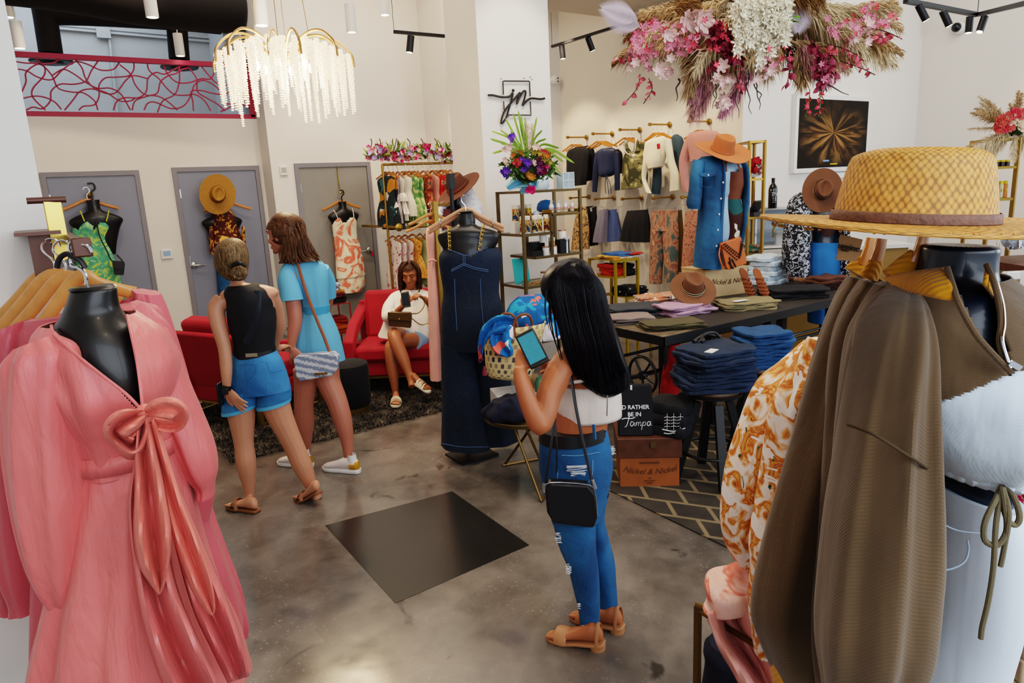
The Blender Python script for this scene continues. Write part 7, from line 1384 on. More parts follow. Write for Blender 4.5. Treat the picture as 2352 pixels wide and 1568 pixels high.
# ---------------------------------------------------------------- framed screen on wall
t = thing('framed_screen', 'white framed dark display showing pampas flower picture on far wall', 'screen', WY(1905,390,YT)); A_, B_2 = WY(1825,215,YT-.03), WY(1986,390,YT-.03); x0,x1,z0_,z1_ = A_.x, B_2.x, B_2.z, A_.z; fw = .055
s = MB(); s.bb(x0+.02,YT-.05,z0_+.02,x1-.02,YT-.001,z1_-.02); build('back_panel', s, M_black, t); s = MB(); s.bb(x0,YT-.065,z0_,x0+fw,YT,z1_); s.bb(x1-fw,YT-.065,z0_,x1,YT,z1_); s.bb(x0+fw,YT-.065,z1_-fw,x1-fw,YT,z1_); s.bb(x0+fw,YT-.065,z0_,x1-fw,YT,z0_+fw); build('frame', s, M_white, t, smooth=False)
s = MB(); s.bb(x1-.75,YT-.05,z0_-.09,x1-.28,YT-.01,z0_-.02); build('speaker_bar', s, M_white, t)
def scr_mat():
    k_ = NT('screen_picture'); b = k_.b; g = k_.co('Generated'); sx = k_.N('SeparateXYZ'); k_.L(g, sx.inputs[0])
    # radial spray pattern around a flower centre
    vm = k_.N('VectorMath', operation='SUBTRACT'); k_.L(g, vm.inputs[0]); vm.inputs[1].default_value = (.5,.5,.52); s2 = k_.N('SeparateXYZ'); k_.L(vm.outputs[0], s2.inputs[0])
    at = k_.N('Math', operation='ARCTAN2'); k_.L(s2.outputs[2], at.inputs[0]); k_.L(s2.outputs[0], at.inputs[1]); ln = k_.N('VectorMath', operation='LENGTH'); k_.L(vm.outputs[0], ln.inputs[0])
    cb = k_.N('CombineXYZ'); k_.L(at.outputs[0], cb.inputs[0]); k_.L(ln.outputs[1], cb.inputs[1]); mp = k_.N('Mapping'); mp.inputs['Scale'].default_value = (1.7,2.6,1); k_.L(cb.outputs[0], mp.inputs[0])
    n1 = k_.noise(2.6, 6, mp.outputs[0], .6); spray = k_.ramp(n1.outputs[0], [(.38,'#120d09'),(.47,'#4a2c12'),(.57,'#a5733a'),(.7,'#d0a060')])
    fall = k_.ramp(ln.outputs[1], [(.36,1.),(.72,0.)]); c = k_.mix('#0e0a08', spray, fall); fl_ = k_.ramp(k_.noise(14,3,g).outputs[0], [(.5,'#5a1a18'),(.62,'#c04a52')]); c = k_.mix(c, fl_, k_.ramp(ln.outputs[1], [(.06,.9),(.17,0.)]))
    up = k_.ramp(sx.outputs[2], [(.55,1.),(.9,.25)]); c = k_.mix('#0b0908', c, up); b.inputs['Base Color'].default_value = (.004,.003,.002,1); b.inputs['Specular IOR Level'].default_value = .15; k_.L(c, b.inputs['Emission Color']); b.inputs['Emission Strength'].default_value = .8; b.inputs['Roughness'].default_value = .3; return k_.m
s = MB(); s.bb(x0+fw,YT-.06,z0_+fw,x1-fw,YT-.051,z1_-fw); build('screen', s, scr_mat(), t, smooth=False)
s = MB(); s.bb(x0+.62,YT-.062,z0_+.13,x0+.75,YT-.0605,z0_+.15); build('caption', s, mat('screen_caption_blue','#6a88b8',.5,emit=.4), t); s = MB(); s.bb(x0+.78,YT-.062,z0_+.09,x0+.94,YT-.0605,z0_+.105); build('caption', s, mat('screen_caption_gold','#b09a20',.5,emit=.4), t)
# ---------------------------------------------------------------- tall gold shelf, white display case, wine bottle
sh = thing('tall_shelf', 'tall narrow gold shelf behind denim shirt mannequin', 'shelf unit', (5.8,4.6,0)); a = W(1722,323,6.9); b_ = W(1757,322,6.9); c_ = W(1700,323,7.25); zt = a.z
P4 = [V((a.x,a.y,0)), V((b_.x,b_.y,0)), V((b_.x+(c_.x-a.x),b_.y+(c_.y-a.y),0)), V((c_.x,c_.y,0))]
for p in P4: s = MB(); s.bar(p, p+V((0,0,zt)), .026); build('post', s, M_gold, sh)
for z in (zt, W(1722,410,6.9).z, W(1722,498,6.9).z, W(1722,582,6.9).z, .3):
    s = MB()
    for i in range(4): s.bar(P4[i]+V((0,0,z-.012)), P4[(i+1)%4]+V((0,0,z-.012)), .022)
    o = build('shelf_frame', s, M_gold, sh); s = MB(); s.add([p+V((0,0,z-.004)) for p in P4], [(0,1,2,3)]); build('shelf_board', s, M_gls, o)
t = thing('flower_arrangement', 'red and white flowers in white cup vase on tall gold shelf', 'flower arrangement', W(1733,408,7.1)); c = W(1734,406,7.05)
s = MB(); s.lathe([(.001,0),(.05,0),(.07,.06),(.06,.1)], c, 20); build('vase', s, M_white, t); s = MB(); [flower(s, W(1733+rnd(-12,12),378+rnd(-10,14),7.02+rnd(-.06,.06)), -HF+V((rnd(-1,1),rnd(-1,1),rnd(-.3,.8))), .045, 6, .6, layers=2) for i in range(14)]; build('petals', s, mat('scarlet_petal','#c01828',.6), t, smooth=False, fixn=False); s = MB(); [flower(s, W(1738+rnd(-8,8),385+rnd(-8,10),7.0), -HF, .035, 6, .6) for i in range(4)]; build('petals', s, M_wh, t, smooth=False, fixn=False)
c = W(1732,496,7.05); s = MB(); s.box(c+V((0,0,.02)), (.14,.1,.04)); s.box(c+V((.03,0,.09)), (.15,.02,.14), rz=.5, M=rot('X',35)); one('jewelry_box', s, M_black, 'open black jewelry box on tall gold shelf', 'box')
c = W(1738,580,7.05); s = MB(); [s.box(c+V((rnd(-.08,.08),rnd(-.05,.05),.015+.02*i)), (.16,.06,.018), rz=rnd(-1,1)) for i in range(4)]; one('folded_scarf', s, pmat('teal_rust_scarf',0,[(0,'#2f6a60'),(.5,'#b8693a'),(.6,'#d8b090')],14), 'teal and rust folded scarves on bottom of tall gold shelf', 'scarf')
dc = thing('display_case', 'white glass jewelry display case on marble counter right of tall gold shelf', 'display case', W(1790,575,7.3)); a = W(1740,480,7.3); b_ = W(1742,572,7.3); zc, zb = a.z, b_.z
c = W(1800,575,7.5); hw = .42; 
for z in (zc, zb+.02, (zc+zb)/2-.05): s = MB(); s.box((c.x,c.y,z), (2*hw,.5,.025), rz=-_y); build('case_shelf', s, M_white if z != (zc+zb)/2-.05 else M_gls, dc)
for e in (-1,1):
    for f_ in (-1,1): p = c+HR*(hw-.02)*e+HF*.23*f_; s = MB(); s.bar(V((p.x,p.y,zb)), V((p.x,p.y,zc)), .03); build('case_post', s, M_white, dc)
s = MB(); s.box((c.x+HF.x*.24,c.y+HF.y*.24,(zb+zc)/2), (2*hw,.01,zc-zb), rz=-_y); build('back_panel', s, mat('pale_blue_glass','#cfdfee',.2), dc)
s = MB(); pth = [W(1792+18*cos(a_)*.9, 532+18*sin(a_), 7.35) for a_ in arr(pi*1.05,pi*1.95,7)]; s.tube([W(1776,545,7.35)]+pth+[W(1809,545,7.35)], .012, 6, 2); one('bead_necklace', s, pmat('multi_bead',0,[(0,'#c8a060'),(.5,'#5a9a70'),(.58,'#b84a4a'),(.66,'#e0d0c0')],60,folds=0), 'colourful bead necklace on stand inside white display case', 'necklace')
s = MB(); s.box(W(1791,548,7.38), (.11,.03,.17), rz=-_y); one('necklace_stand', s, M_white, 'white necklace bust inside display case', 'stand', bev=.02)
ct = thing('checkout_counter', 'ochre counter with white marble top under the jewelry display case', 'counter', (c.x,c.y,0)); s = MB(); s.box((c.x+HR.x*.3,c.y+HR.y*.3,(zb-.04)/2), (1.7,.7,zb-.04), rz=-_y); build('counter_base', s, mat('ochre_panel','#8f6a2a',.5,var=.1), ct, smooth=False); s = MB(); s.box((c.x+HR.x*.3,c.y+HR.y*.3,zb-.02), (1.8,.78,.035), rz=-_y); build('countertop', s, mat('white_marble','#ddd8d2',.2,var=.1), ct)
c = W(1774,478,7.2); t = thing('wine_bottle', 'dark wine bottle with white print on top of white display case', 'bottle', c); s = MB(); s.lathe([(.001,0),(.042,0),(.044,.01),(.044,.19),(.036,.22),(.016,.25),(.015,.285)], c, 24, k=1); build('bottle_glass', s, mat('dark_wine_glass','#120a10',.1,var=0,coat=.5), t); s = MB(); s.lathe([(.0165,.26),(.0175,.30),(.001,.302)], c, 20); build('foil_cap', s, M_black, t)
text_mesh('7N', .05, M_white, frame(c-HF*.046+V((0,0,.14)), HR, (0,0,1)), 'lettering', t); s = MB(); [s.bar(c-HF*.0455-HR*.02+V((0,0,z)), c-HF*.0455+HR*.02+V((0,0,z)), .001, .002) for z in (.06,.075,.09,.102)]; build('fine_print', s, M_white, t)
# ---------------------------------------------------------------- kimono mannequin
D = 6.5; mq = thing('dress_form', 'dark torso form in black and white kimono and brown hat beyond table', 'mannequin', WZ(1895,790)); s = MB(); ploft(s, [(1880,432,1906,432,.05),(1878,455,1908,455,.055),(1850,470,1932,470,.09),(1852,500,1932,500,.11),(1866,540,1924,540,.09),(1858,590,1928,590,.12),(1862,640,1925,640,.11)], D, .1, n=36); build('torso', s, M_form2, mq, sub=1); s = MB(); c = W(1892,640,D); s.tube([(c.x,c.y,0),(c.x,c.y,c.z)], .02, 10); s.lathe([(.2,0),(.2,.012),(.02,.02)], (c.x,c.y,0), 28); build('stand', s, M_black, mq)
s = MB(); ploft(s, [(1866,482,1922,482,.112),(1863,500,1924,500,.122),(1868,522,1920,522,.11),(1872,545,1916,545,.09)], D, .1, n=40, folds=(3,.03)); cutout(s, [(1872,474),(1922,474),(1905,496),(1890,492)], 99, back=True); one('camisole', s, mat('brown_mesh','#4a2a22',.6), 'sheer brown camisole on kimono mannequin', 'top')
s = MB(); ploft(s, [(1862,556,1924,556,.11),(1856,590,1928,590,.135),(1856,640,1930,640,.13)], D, .12, n=44); ploft(s, [(1856,635,1894,635,.12),(1858,740,1890,740,.11)], D, .1, n=28); ploft(s, [(1894,635,1930,635,.12),(1896,740,1928,740,.11)], D, .1, n=28); one('jeans', s, mat('bright_blue_denim','#2a74b8',.85,var=.2,folds=.3), 'bright blue jeans on mannequin with black and white kimono', 'jeans')
P_kim = pmat('black_white_leaf', 0, [(0,'#14161c'),(.5,'#1c2230'),(.53,'#c8cbd4'),(.62,'#7f88a0'),(.70,'#14161c')], 26, dist=1.6, folds=.5, fs=12)
s = MB(); ploft(s, [(1838,442,1872,436,.05,D-.02),(1815,460,1868,452,.10,D-.03),(1806,500,1862,500,.14,D-.04),(1800,550,1858,550,.15,D-.04),(1798,600,1857,600,.15,D-.04),(1808,632,1858,634,.14,D-.04)], D, .1, n=56, folds=(8,.12), k=5); ploft(s, [(1916,440,1936,446,.05,D-.02),(1922,465,1942,465,.09,D-.03),(1926,520,1944,520,.12,D-.04),(1924,600,1944,600,.12,D-.04),(1926,634,1940,634,.12,D-.04)], D, .1, n=40, folds=(6,.12), k=5); one('kimono', s, P_kim, 'black and white leaf print kimono draped on mannequin beyond table', 'kimono')
M_tanf = mat('brown_wool_felt', '#704830', .85, var=.12, vs=12, sheen=.3); M_crb = mat('cream_band', '#e0cda8', .7, var=.05)
hat('fedora_hat', 'brown fedora with cream and black band tilted on kimono mannequin', W(1889,437,D-.18), -HF*.93+V((0,0,.22))-HR*.18, V((0,0,1))+HR*.15, M_tanf, M_black, rb=.085, h=.11, br=.185, bsx=1., bandh=.03, n=44, bb=((.003,.010,M_crb),(.022,.029,M_crb)))
# ---------------------------------------------------------------- the long table
tb = thing('display_table', 'long dark table with black metal frame and crank wheels holding folded clothes', 'table', (4.6,3.8,0)); zt = .86; x0,x1,y0,y1 = 3.37,6.1,3.21,4.25
def tw():
    k_ = NT('weathered_table'); sx = k_.N('SeparateXYZ'); k_.L(k_.co(), sx.inputs[0]); n_ = k_.noise(7, 6, k_.co(scale=(1,9,1)), .3).outputs[0]; k_.L(k_.ramp(n_, [(.3,'#3a3128'),(.55,'#6a5c48'),(.75,'#94836a')]), k_.b.inputs['Base Color']); k_.b.inputs['Roughness'].default_value = .55; k_.bump(n_, .3, .004); return k_.m
s = MB(); s.bb(x0+.01,y0+.01,zt-.03,x0+.45,y1-.01,zt); build('tabletop', s, tw(), tb, smooth=False); s = MB(); s.bb(x0+.45,y0+.01,zt-.03,x1,y1-.01,zt); build('tabletop', s, mat('charcoal_wood','#332e2a',.5,var=.2,vs=8), tb, smooth=False)
s = MB(); s.bb(x0,y0,zt-.06,x1,y0+.012,zt+.001); s.bb(x0,y1-.012,zt-.06,x1,y1,zt+.001); s.bb(x0,y0,zt-.06,x0+.012,y1,zt+.001); build('apron', s, M_black, tb, smooth=False)
for x in (x0+.25, x0+1.45, x1-.25):
    for y in (y0+.22, y1-.22): s = MB(); s.bar((x,y,0),(x+.0,y,zt-.06),.07,.07); s.bar((x-.14,y,0.03),(x+.14,y,.03),.06,.06); build('leg', s, M_black, tb, smooth=False)
for y in (y0+.22,y1-.22): s = MB(); s.bar((x0+.25,y,.32),(x1-.25,y,.32),.03); s.tube([(x0+.25,y,.52),(x1-.25,y,.52)], .013, 8); build('stretcher', s, M_black, tb)
s = MB(); s.tube([(x0+.05,y0+.22,.56),(x1,y0+.22,.56)], .01, 8); build('screw_rod', s, mat('oiled_steel','#4a4c52',.3,.9), tb)
def wheel(c, r_, ax='X'):
    s = MB(); M = rot('Y',90) if ax == 'X' else rot('X',90); R0 = [V(c)+M@V((cos(a_)*r_,sin(a_)*r_,0)) for a_ in arr(0,2*pi,25)]; s.tube(R0, .011, 8, 1)
    for i in range(5): a_ = i*2*pi/5; s.tube([V(c), V(c)+M@V((cos(a_)*r_,sin(a_)*r_,0))], .009, 6)
    s.lathe([(.03,-.02),(.03,.02)], c, 14, M=M); build('crank_wheel', s, mat('oiled_steel','#4a4c52'), tb)
wheel((x0+.02,y0+.22,.55),.135); wheel((x1-.5,y0+.05,.55),.14,'Y')
s = MB(); s.tube([(x0+.16,y0+.12,.3),(x0+.16,y0+.12,zt-.06)], .022, 12); build('jack_post', s, mat('steel_blue_metal','#5a6a78',.3,.9), tb)
# things on the table
c = WZ(1668,679,zt); bx = thing('wine_crate', 'pale pine wine crate with burned lettering under denim shirt mannequin', 'crate', c); M_pine = mat('pine_wood', '#d5b284', .6, var=.2, vs=10, bump=.1, bs=30); M_burn = mat('burned_ink', '#5a3218', .8, var=0)
cz = zt; w_, d_, h_ = .46, .34, .235; R1 = rot('Z', -12); cc_ = c + R1@V((0.0,d_/2,0))
s = MB(); s.box(cc_+V((0,0,h_/2)), (w_,d_,h_), M=R1); build('crate_body', s, M_pine, bx, bev=.003, smooth=False)
s = MB(); s.box(cc_+V((0,0,h_+.006)), (w_+.01,d_+.01,.012), M=R1); build('lid', s, M_pine, bx, bev=.002)
fr_ = frame(cc_+R1@V((.03,-d_/2-.001,0))+V((0,0,h_*.52)), R1@V((1,0,0)), (0,0,1)); text_mesh('Nickel & Nickel', .062, M_burn, fr_, 'lettering', bx, shear=.35, arc=-.9)
D = 6.02; mq = thing('dress_form', 'headless torso form wearing long denim shirt and camel hat on pine crate', 'mannequin', W(1660,615,D)); zb_ = cc_.z
s = MB(); ploft(s, [(1642,345,1668,343,.05),(1640,362,1672,360,.055),(1602,378,1706,376,.10),(1602,400,1706,400,.12),(1622,440,1700,440,.11),(1622,455,1698,455,.10),(1618,500,1706,500,.12),(1625,560,1700,560,.10),(1640,612,1690,612,.06)], D, .1, n=40); build('torso', s, mat('pale_blue_form','#a9cbe6',.35,var=.05), mq, sub=1)
s = MB(); ploft(s, [(1658,386,1704,386,.135),(1656,420,1706,420,.142),(1656,440,1702,440,.13),(1654,458,1699,458,.122)], D, .1, n=44); cutout(s, [(1664,384),(1702,384),(1692,394),(1678,398),(1668,390)], 99, back=True); o = one('tank_top', s, mat('cocoa_rib','#7a4632',.8,folds=.1), 'cocoa brown cropped tank top under open denim shirt', 'top')
for pts in (((1668,368),(1667,380),(1668,394)),((1690,366),(1696,380),(1701,394))): s = MB(); s.tube([W(x,y,D-.125) for x,y in pts], .014, 6, 3, flat=.4); build('strap', s, mat('cocoa_rib','#7a4632'), o)
P_trop = pmat('dark_tropical', 0, [(0,'#3a1a14'),(.5,'#3f1c14')], 9, dist=1.5, folds=.2, extra=[(7,'noise',.60,'#c8542a'),(9,'cells',.74,'#1e5558'),(12,'cells',.80,'#e8ddc8')])
s = MB(); ploft(s, [(1654,457,1700,457,.125),(1652,490,1706,490,.145),(1655,530,1700,530,.13),(1655,556,1690,556,.12),(1658,600,1690,600,.1)], D, .1, n=44, folds=(4,.05)); one('skirt', s, P_trop, 'dark tropical print wrap skirt between open denim shirt panels', 'skirt')
ds = thing('denim_shirt', 'long washed blue denim button shirt on torso form with camel hat', 'shirt', W(1640,500,D)); 
s = MB(); ploft(s, [(1612,360,1652,356,.07,D-.02),(1597,374,1664,378,.11,D-.03),(1600,400,1667,400,.14,D-.03),(1606,440,1664,440,.14,D-.03),(1604,500,1660,500,.15,D-.03),(1598,560,1657,560,.16,D-.03),(1593,612,1655,617,.15,D-.03)], D, .12, n=48, folds=(5,.06), k=5); build('left_panel', s, J_shirt, ds)
s = MB(); ploft(s, [(1690,360,1706,366,.05,D),(1698,385,1716,385,.10,D),(1703,430,1717,430,.11,D),(1700,480,1714,480,.12,D),(1696,520,1708,520,.12,D),(1690,556,1702,556,.11,D)], D, .1, n=32, k=5); build('right_panel', s, J_shirt, ds)
s = MB(); ploft(s, [(1592,366,1622,372,.06,D-.08),(1586,400,1614,404,.07,D-.1),(1582,440,1612,444,.07,D-.1),(1580,455,1610,458,.07,D-.1)], D, .06, n=32, folds=(4,.06)); build('sleeve', s, J_shirt, ds); s = MB(); ploft(s, [(1580,450,1610,452,.078,D-.1),(1577,466,1609,468,.085,D-.1),(1581,479,1607,480,.078,D-.1)], D, .06, n=32); build('rolled_cuff', s, J_shirt, ds)
s = MB(); A = [W(x,y,D-.178) for x,y in ((1607,398),(1645,392),(1645,402),(1626,407),(1608,404))]; s.rings([[p for p in A],[p-HF*.006 for p in A]]); s.tube([W(x,y,D-.176) for x,y in ((1611,405),(1613,428),(1626,431),(1641,427),(1643,402))], .003, 5); build('chest_pocket', s, J_shirt, ds)
s = MB(); s.tube([W(x,y,D-.15-.02*sin(i)) for i,(x,y) in enumerate(((1664,380),(1665,420),(1661,470),(1656,530),(1654,590),(1653,614)))], .011, 6, 3, flat=.4); build('button_placket', s, J_shirt, ds)
for x, y in ((1661,419),(1656,456),(1652,492),(1649,528),(1646,565),(1627,402)): s = MB(); s.sph(W(x,y,D-.195), (.009,.006,.009), 8); build('button', s, M_white, ds)
M_cam = mat('camel_felt', '#b5683c', .8, var=.08, vs=10, sheen=.3)
hat('fedora_hat', 'camel felt wide brim hat on denim shirt mannequin', W(1659,346,D-.02), V((0,0,1))+HR*.16-HF*.42, -HF+HR*.3, M_cam, mat('camel_band','#a8653a',.7), rb=.10, h=.125, br=.232, bandh=.016, n=48, wavy=.012, rimcurl=.012)
bg = thing('handbag', 'orange leather envelope bag with studded chevron on pine crate', 'bag', W(1685,580,5.78)); M_org = mat('orange_leather','#c4642a',.45,var=.12)
s = MB(); A = [W(x,y,5.78) for x,y in ((1656,560),(1702,544),(1716,598),(1714,606),(1672,620),(1668,612))]; s.rings([[p for p in A],[p+HF*.06 for p in A]]); build('bag_body', s, M_org, bg, bev=.006)
M_stud = mat('bronze_stud','#4a3a2a',.35,.8); s = MB()
for a_, b_ in (((1662,562),(1698,592)),((1698,592),(1703,555)),((1658,566),(1692,596)),((1706,560),(1700,588)),((1666,560),(1700,586)),((1676,592),(1680,616)),((1682,596),(1690,612)),((1674,602),(1684,616))):
    for i in range(9): x = a_[0]+(b_[0]-a_[0])*i/8; y = a_[1]+(b_[1]-a_[1])*i/8; s.sph(W(x,y,5.772), .0075, 6)
o = build('studs', s, M_stud, bg); o['kind'] = 'stuff'
s = MB(); s.tube([W(1656,562,5.8),W(1652,585,5.78),W(1660,612,5.8),W(1668,616,5.82)], .009, 8, 4, flat=.4); build('wrist_strap', s, M_org, bg)
hat('fedora_hat', 'brown fedora with cream striped band lying on lavender clothes', W(1592,668,5.5)+V((0,0,.02)), -HF*.55+V((0,0,1))*.85-HR*.06, -HF*.5+HR*.15-V((0,0,.6)), M_tanf, M_black, rb=.092, h=.115, br=.19, bsx=1., bandh=.03, n=48, bb=((.003,.010,M_crb),(.022,.029,M_crb)))
def fz(nm, lab, x, y, w_, d_, h_, m_, rz=0, n=3, z=zt, cat_='clothing'): c = WZ(x,y,z); return folded(nm, lab, (c.x,c.y,z), w_, d_, h_, m_, rz, n, cat_=cat_, wob=.02)
P_fl = pmat('rust_floral_cloth',0,[(0,'#c77a5a'),(.48,'#dba58a'),(.55,'#5c4a4a'),(.62,'#f0e4dc')],18,dist=1)
fz('folded_trousers','charcoal folded trousers at back left of long table',1458,716,.42,.34,.055,F_('charcoal_cloth','#3a3c42'),-35,4)
fz('folded_trousers','taupe folded trousers at near left corner of long table',1440,738,.34,.26,.05,F_('taupe_cloth','#80716c'),-30,4)
fz('folded_shirt','rust and cream floral folded tops behind charcoal trousers',1508,690,.40,.22,.05,P_fl,-15,3)
fz('folded_leggings','lavender folded leggings under brown fedora on long table',1572,718,.42,.26,.075,F_('lavender_cloth','#b28fa6'),-8,4)
fz('folded_leggings','olive folded leggings at front edge of long table',1545,750,.44,.24,.045,F_('olive_cloth','#4f4832'),-25,4)
fz('folded_leggings','khaki folded leggings with white tag on long table',1715,706,.46,.28,.06,F_('khaki_cloth','#86795a'),-28,4)
c = WZ(1700,690,zt+.07); s = MB(); s.box(c, (.13,.05,.003), rz=-.2); one('paper_tag', s, M_white, 'white paper tag lying on khaki folded leggings', 'tag')
fz('folded_leggings','black folded leggings at middle right of long table',1822,680,.52,.34,.08,F_('black_cotton','#15151a'),-30,4)
fz('folded_sweater','dark brown folded sweater at right end of long table',1893,662,.40,.26,.06,F_('espresso_knit','#3c2018'),-15,3)
folded('folded_sweater','cocoa folded sweater on top of dark brown one', (WZ(1893,662,zt).x,WZ(1893,662,zt).y,zt+.06), .34,.22,.05,F_('cocoa_knit','#5a3426'),-5,2)
fz('folded_shirt','rust floral scarf bundle behind sandals on long table',1822,640,.26,.2,.10,P_fl,10,3)
c = WZ(1762,650,zt); t = folded('folded_shorts','stack of white distressed denim shorts on long table', (c.x,c.y,zt), .36,.28,.27, mat('bleached_denim','#d5e3f0',.85,var=.1,folds=.8,fs=16), 8, 6)
s = MB()
for i in range(220): a_ = rnd(0,6.28); p = V((c.x+cos(a_)*.16, c.y+sin(a_)*.12, zt+.27-rnd(0,.02))); s.tube([p, p+V((rnd(-.03,.03),rnd(-.03,.03),rnd(-.02,.03)))], .0015, 4)
o = build('frayed_hem', s, M_thread, t); o['kind'] = 'stuff'
for i, (x, lab) in enumerate(((1706,'bronze studded strappy sandal leaning on pine crate'),(1738,'second bronze sandal beside white denim shorts'))):
    a_ = W(x-2,616,5.9-.1*i); b_ = W(x+22,682,5.75-.1*i); t = thing('sandal', lab, 'sandal', b_); dd = (b_-a_).normalized(); xx = HR; s = MB(); s.rings([[a_+(b_-a_)*q_+xx*w2+HF*.0, a_+(b_-a_)*q_-xx*w2, a_+(b_-a_)*q_-xx*w2+HF*.014, a_+(b_-a_)*q_+xx*w2+HF*.014] for q_, w2 in ((0,.01),(.1,.03),(.35,.03),(.6,.036),(.85,.04),(1,.015))]); build('sandal_sole', s, mat('copper_leather','#8e4e2a',.45,.2), t)
    for q_ in (.35,.5,.62,.75,.86): s = MB(); p = a_+(b_-a_)*q_; s.tube([p-xx*.036, p-HF*.035, p+xx*.036], .007, 6, 3); s.sph(p-HF*.042, .008, 6); build('strap', s, mat('copper_leather','#b8683a'), t)
# ---------------------------------------------------------------- stools with jeans
def stool(lab, c, zs, rz=0):
    t = thing('bar_stool', lab, 'stool', (c.x,c.y,0), rz=0); M = rot('Z', rz); b = V((c.x,c.y,0))
    s = MB(); s.lathe([(.001,zs-.035),(.16,zs-.035),(.17,zs-.02),(.165,zs),(.001,zs+.002)], b, 32); build('seat', s, mat('walnut_seat','#5f4636',.5,var=.2,vs=12), t); s = MB(); s.lathe([(.175,zs-.05),(.178,zs-.03),(.172,zs-.03)], b, 32, caps=(0,0)); s.tube([b+V((0,0,zs-.25)), b+V((0,0,zs-.035))], .022, 12); build('seat_rim', s, M_black, t)
    for i in range(4): a_ = pi/4+i*pi/2; d_ = M@V((cos(a_),sin(a_),0)); s = MB(); s.bar(b+d_*.10+V((0,0,zs-.10)), b+d_*.24, .05, .045); build('leg', s, M_black, t, smooth=False)
    s = MB(); s.tube([b+V((cos(a_)*.20,sin(a_)*.20,.2)) for a_ in arr(0,2*pi,29)], .011, 8); build('foot_ring', s, M_black, t); return b+V((0,0,zs))
sc = stool('black metal bar stool with wood seat holding dark jeans', V((3.36,2.78,0)), .62, 12)
s2 = stool('black metal bar stool behind holding mid blue jeans', V((4.05,2.95,0)), .60, 35)
def jeans_pile(lab0, c, m_, w_, d_, n, h_, rz0=0, ws=None):
    z = c.z
    for i in range(n):
        o = folded('folded_jeans', lab0[i], (c.x+rnd(-.02,.02),c.y+rnd(-.02,.02),z), w_*(1-.04*i), d_, h_, m_, rz0+rnd(-12,12), 2, cat_='jeans', wob=.01); z += h_*.98
    return z
zt2 = jeans_pile(['dark jeans at bottom of pile on nearer stool','dark jeans second from bottom on nearer stool','dark jeans in middle of pile on nearer stool','dark jeans second from top on nearer stool','dark jeans with white paper tag topping pile on nearer stool'], sc, J_dark, .48,.34,5,.052, -20)
s = MB(); s.box(sc+V((-.12,-.08,zt2-sc.z+.004)), (.1,.05,.003), rz=.3); one('paper_tag', s, M_white, 'white paper tag on top of dark jeans pile', 'tag')
jeans_pile(['mid blue jeans at bottom of pile on farther stool','mid blue jeans second from bottom on farther stool','mid blue jeans in middle of pile on farther stool','mid blue jeans second from top on farther stool','mid blue jeans topping pile on farther stool'], s2, denim('mid_denim', '#0c3158', '#1c5284'), .42,.30,5,.05, -25)
s = MB(); s.tube([sc+V((.0,.10,.265)), sc+V((.04,.12,.30)), sc+V((.14,.12,.30)), sc+V((.18,.10,.265))], .010, 8, 4); s.tube([sc+V((-.05,.12,.27)), sc+V((.1,.16,.285)), sc+V((.2,.14,.262))], .012, 8, 4); one('leather_belt', s, M_black, 'coiled black leather belts behind dark jeans pile', 'belt')
# red cloth below the table
s = MB(); ploft(s, [(1530,790,1562,786,.06),(1526,830,1562,825,.07),(1518,880,1560,870,.08),(1516,908,1560,898,.09)], 4.75, .07, n=36, folds=(5,.15)); one('red_dress', s, mat('bright_red_cloth','#b81420',.7,folds=.6), 'bright red cloth hanging under the long table', 'dress')
# ---------------------------------------------------------------- crates and tampa shirts
R2 = Matrix.Rotation(math.atan2(2.82-3.05, 3.10-2.81), 3, 'Z'); M_oc = mat('orange_pine','#9c5a30',.5,var=.25,vs=8,bump=.15,bs=30); M_dw = mat('dark_stained_wood','#5c3624',.5,var=.45,vs=14,bump=.2,bs=40)
def crate(lab, c, w_, d_, h_, m_, nm='wine_crate'):
    t = thing(nm, lab, 'crate', c); s = MB(); s.box(c+R2@V((0,d_/2,0))+V((0,0,h_/2)), (w_,d_,h_), M=R2); build('crate_body', s, m_, t, bev=.004, smooth=False); return t
c0 = V((2.955,2.935,0)); t = crate('orange pine wine crate with burned lettering on floor before table', c0, .37,.32,.20, M_oc)
fr_ = frame(c0+R2@V((0,-.001,0))+V((0,0,.105)), R2@V((1,0,0)), (0,0,1)); text_mesh('Nickel & Nickel', .052, M_burn, fr_, 'lettering', t, shear=.35, arc=-.6); s = MB(); s.tube([c0+R2@V((-.06,-.002,.168)), c0+R2@V((.06,-.002,.168))], .006, 6); build('hand_slot', s, M_burn, t)
for z, ln in ((.062,'THE'),(.045,'NAPA VALLEY'),(.03,'WINERY')): text_mesh(ln, .011, M_burn, frame(c0+R2@V((0,-.001,0))+V((0,0,z)), R2@V((1,0,0)), (0,0,1)), 'lettering', t)
c1 = c0+V((0,0,.2)); t = crate('dark stained wooden crate stacked on orange pine crate', c1+R2@V((.0,-.01,0)), .40,.34,.13, M_dw); s = MB(); s.box(c1+R2@V((.02,-.017,.09)), (.03,.01,.035), M=R2); build('latch', s, M_bronze, t)
zt3 = .33; cT = V((c1.x,c1.y,zt3)); fx = R2@V((1,0,0)); fy = R2@V((0,1,0))
t = thing('graphic_shirt', 'black shirt reading I would rather be in Tampa standing on stacked crates', 'shirt', cT); s = MB(); A = [V(cT)+fx*x+fy*(.03+z*.25)+V((0,0,z)) for x, z in ((-.19,0),(.03,0),(.035,.1),(.03,.30),(.015,.315),(-.15,.315),(-.175,.30),(-.19,.1))]; s.rings([[p for p in A],[p+fy*.035 for p in A]]); build('shirt_body', s, mat('black_tee','#15151b',.9,folds=.35,fs=10), t, bev=.012)
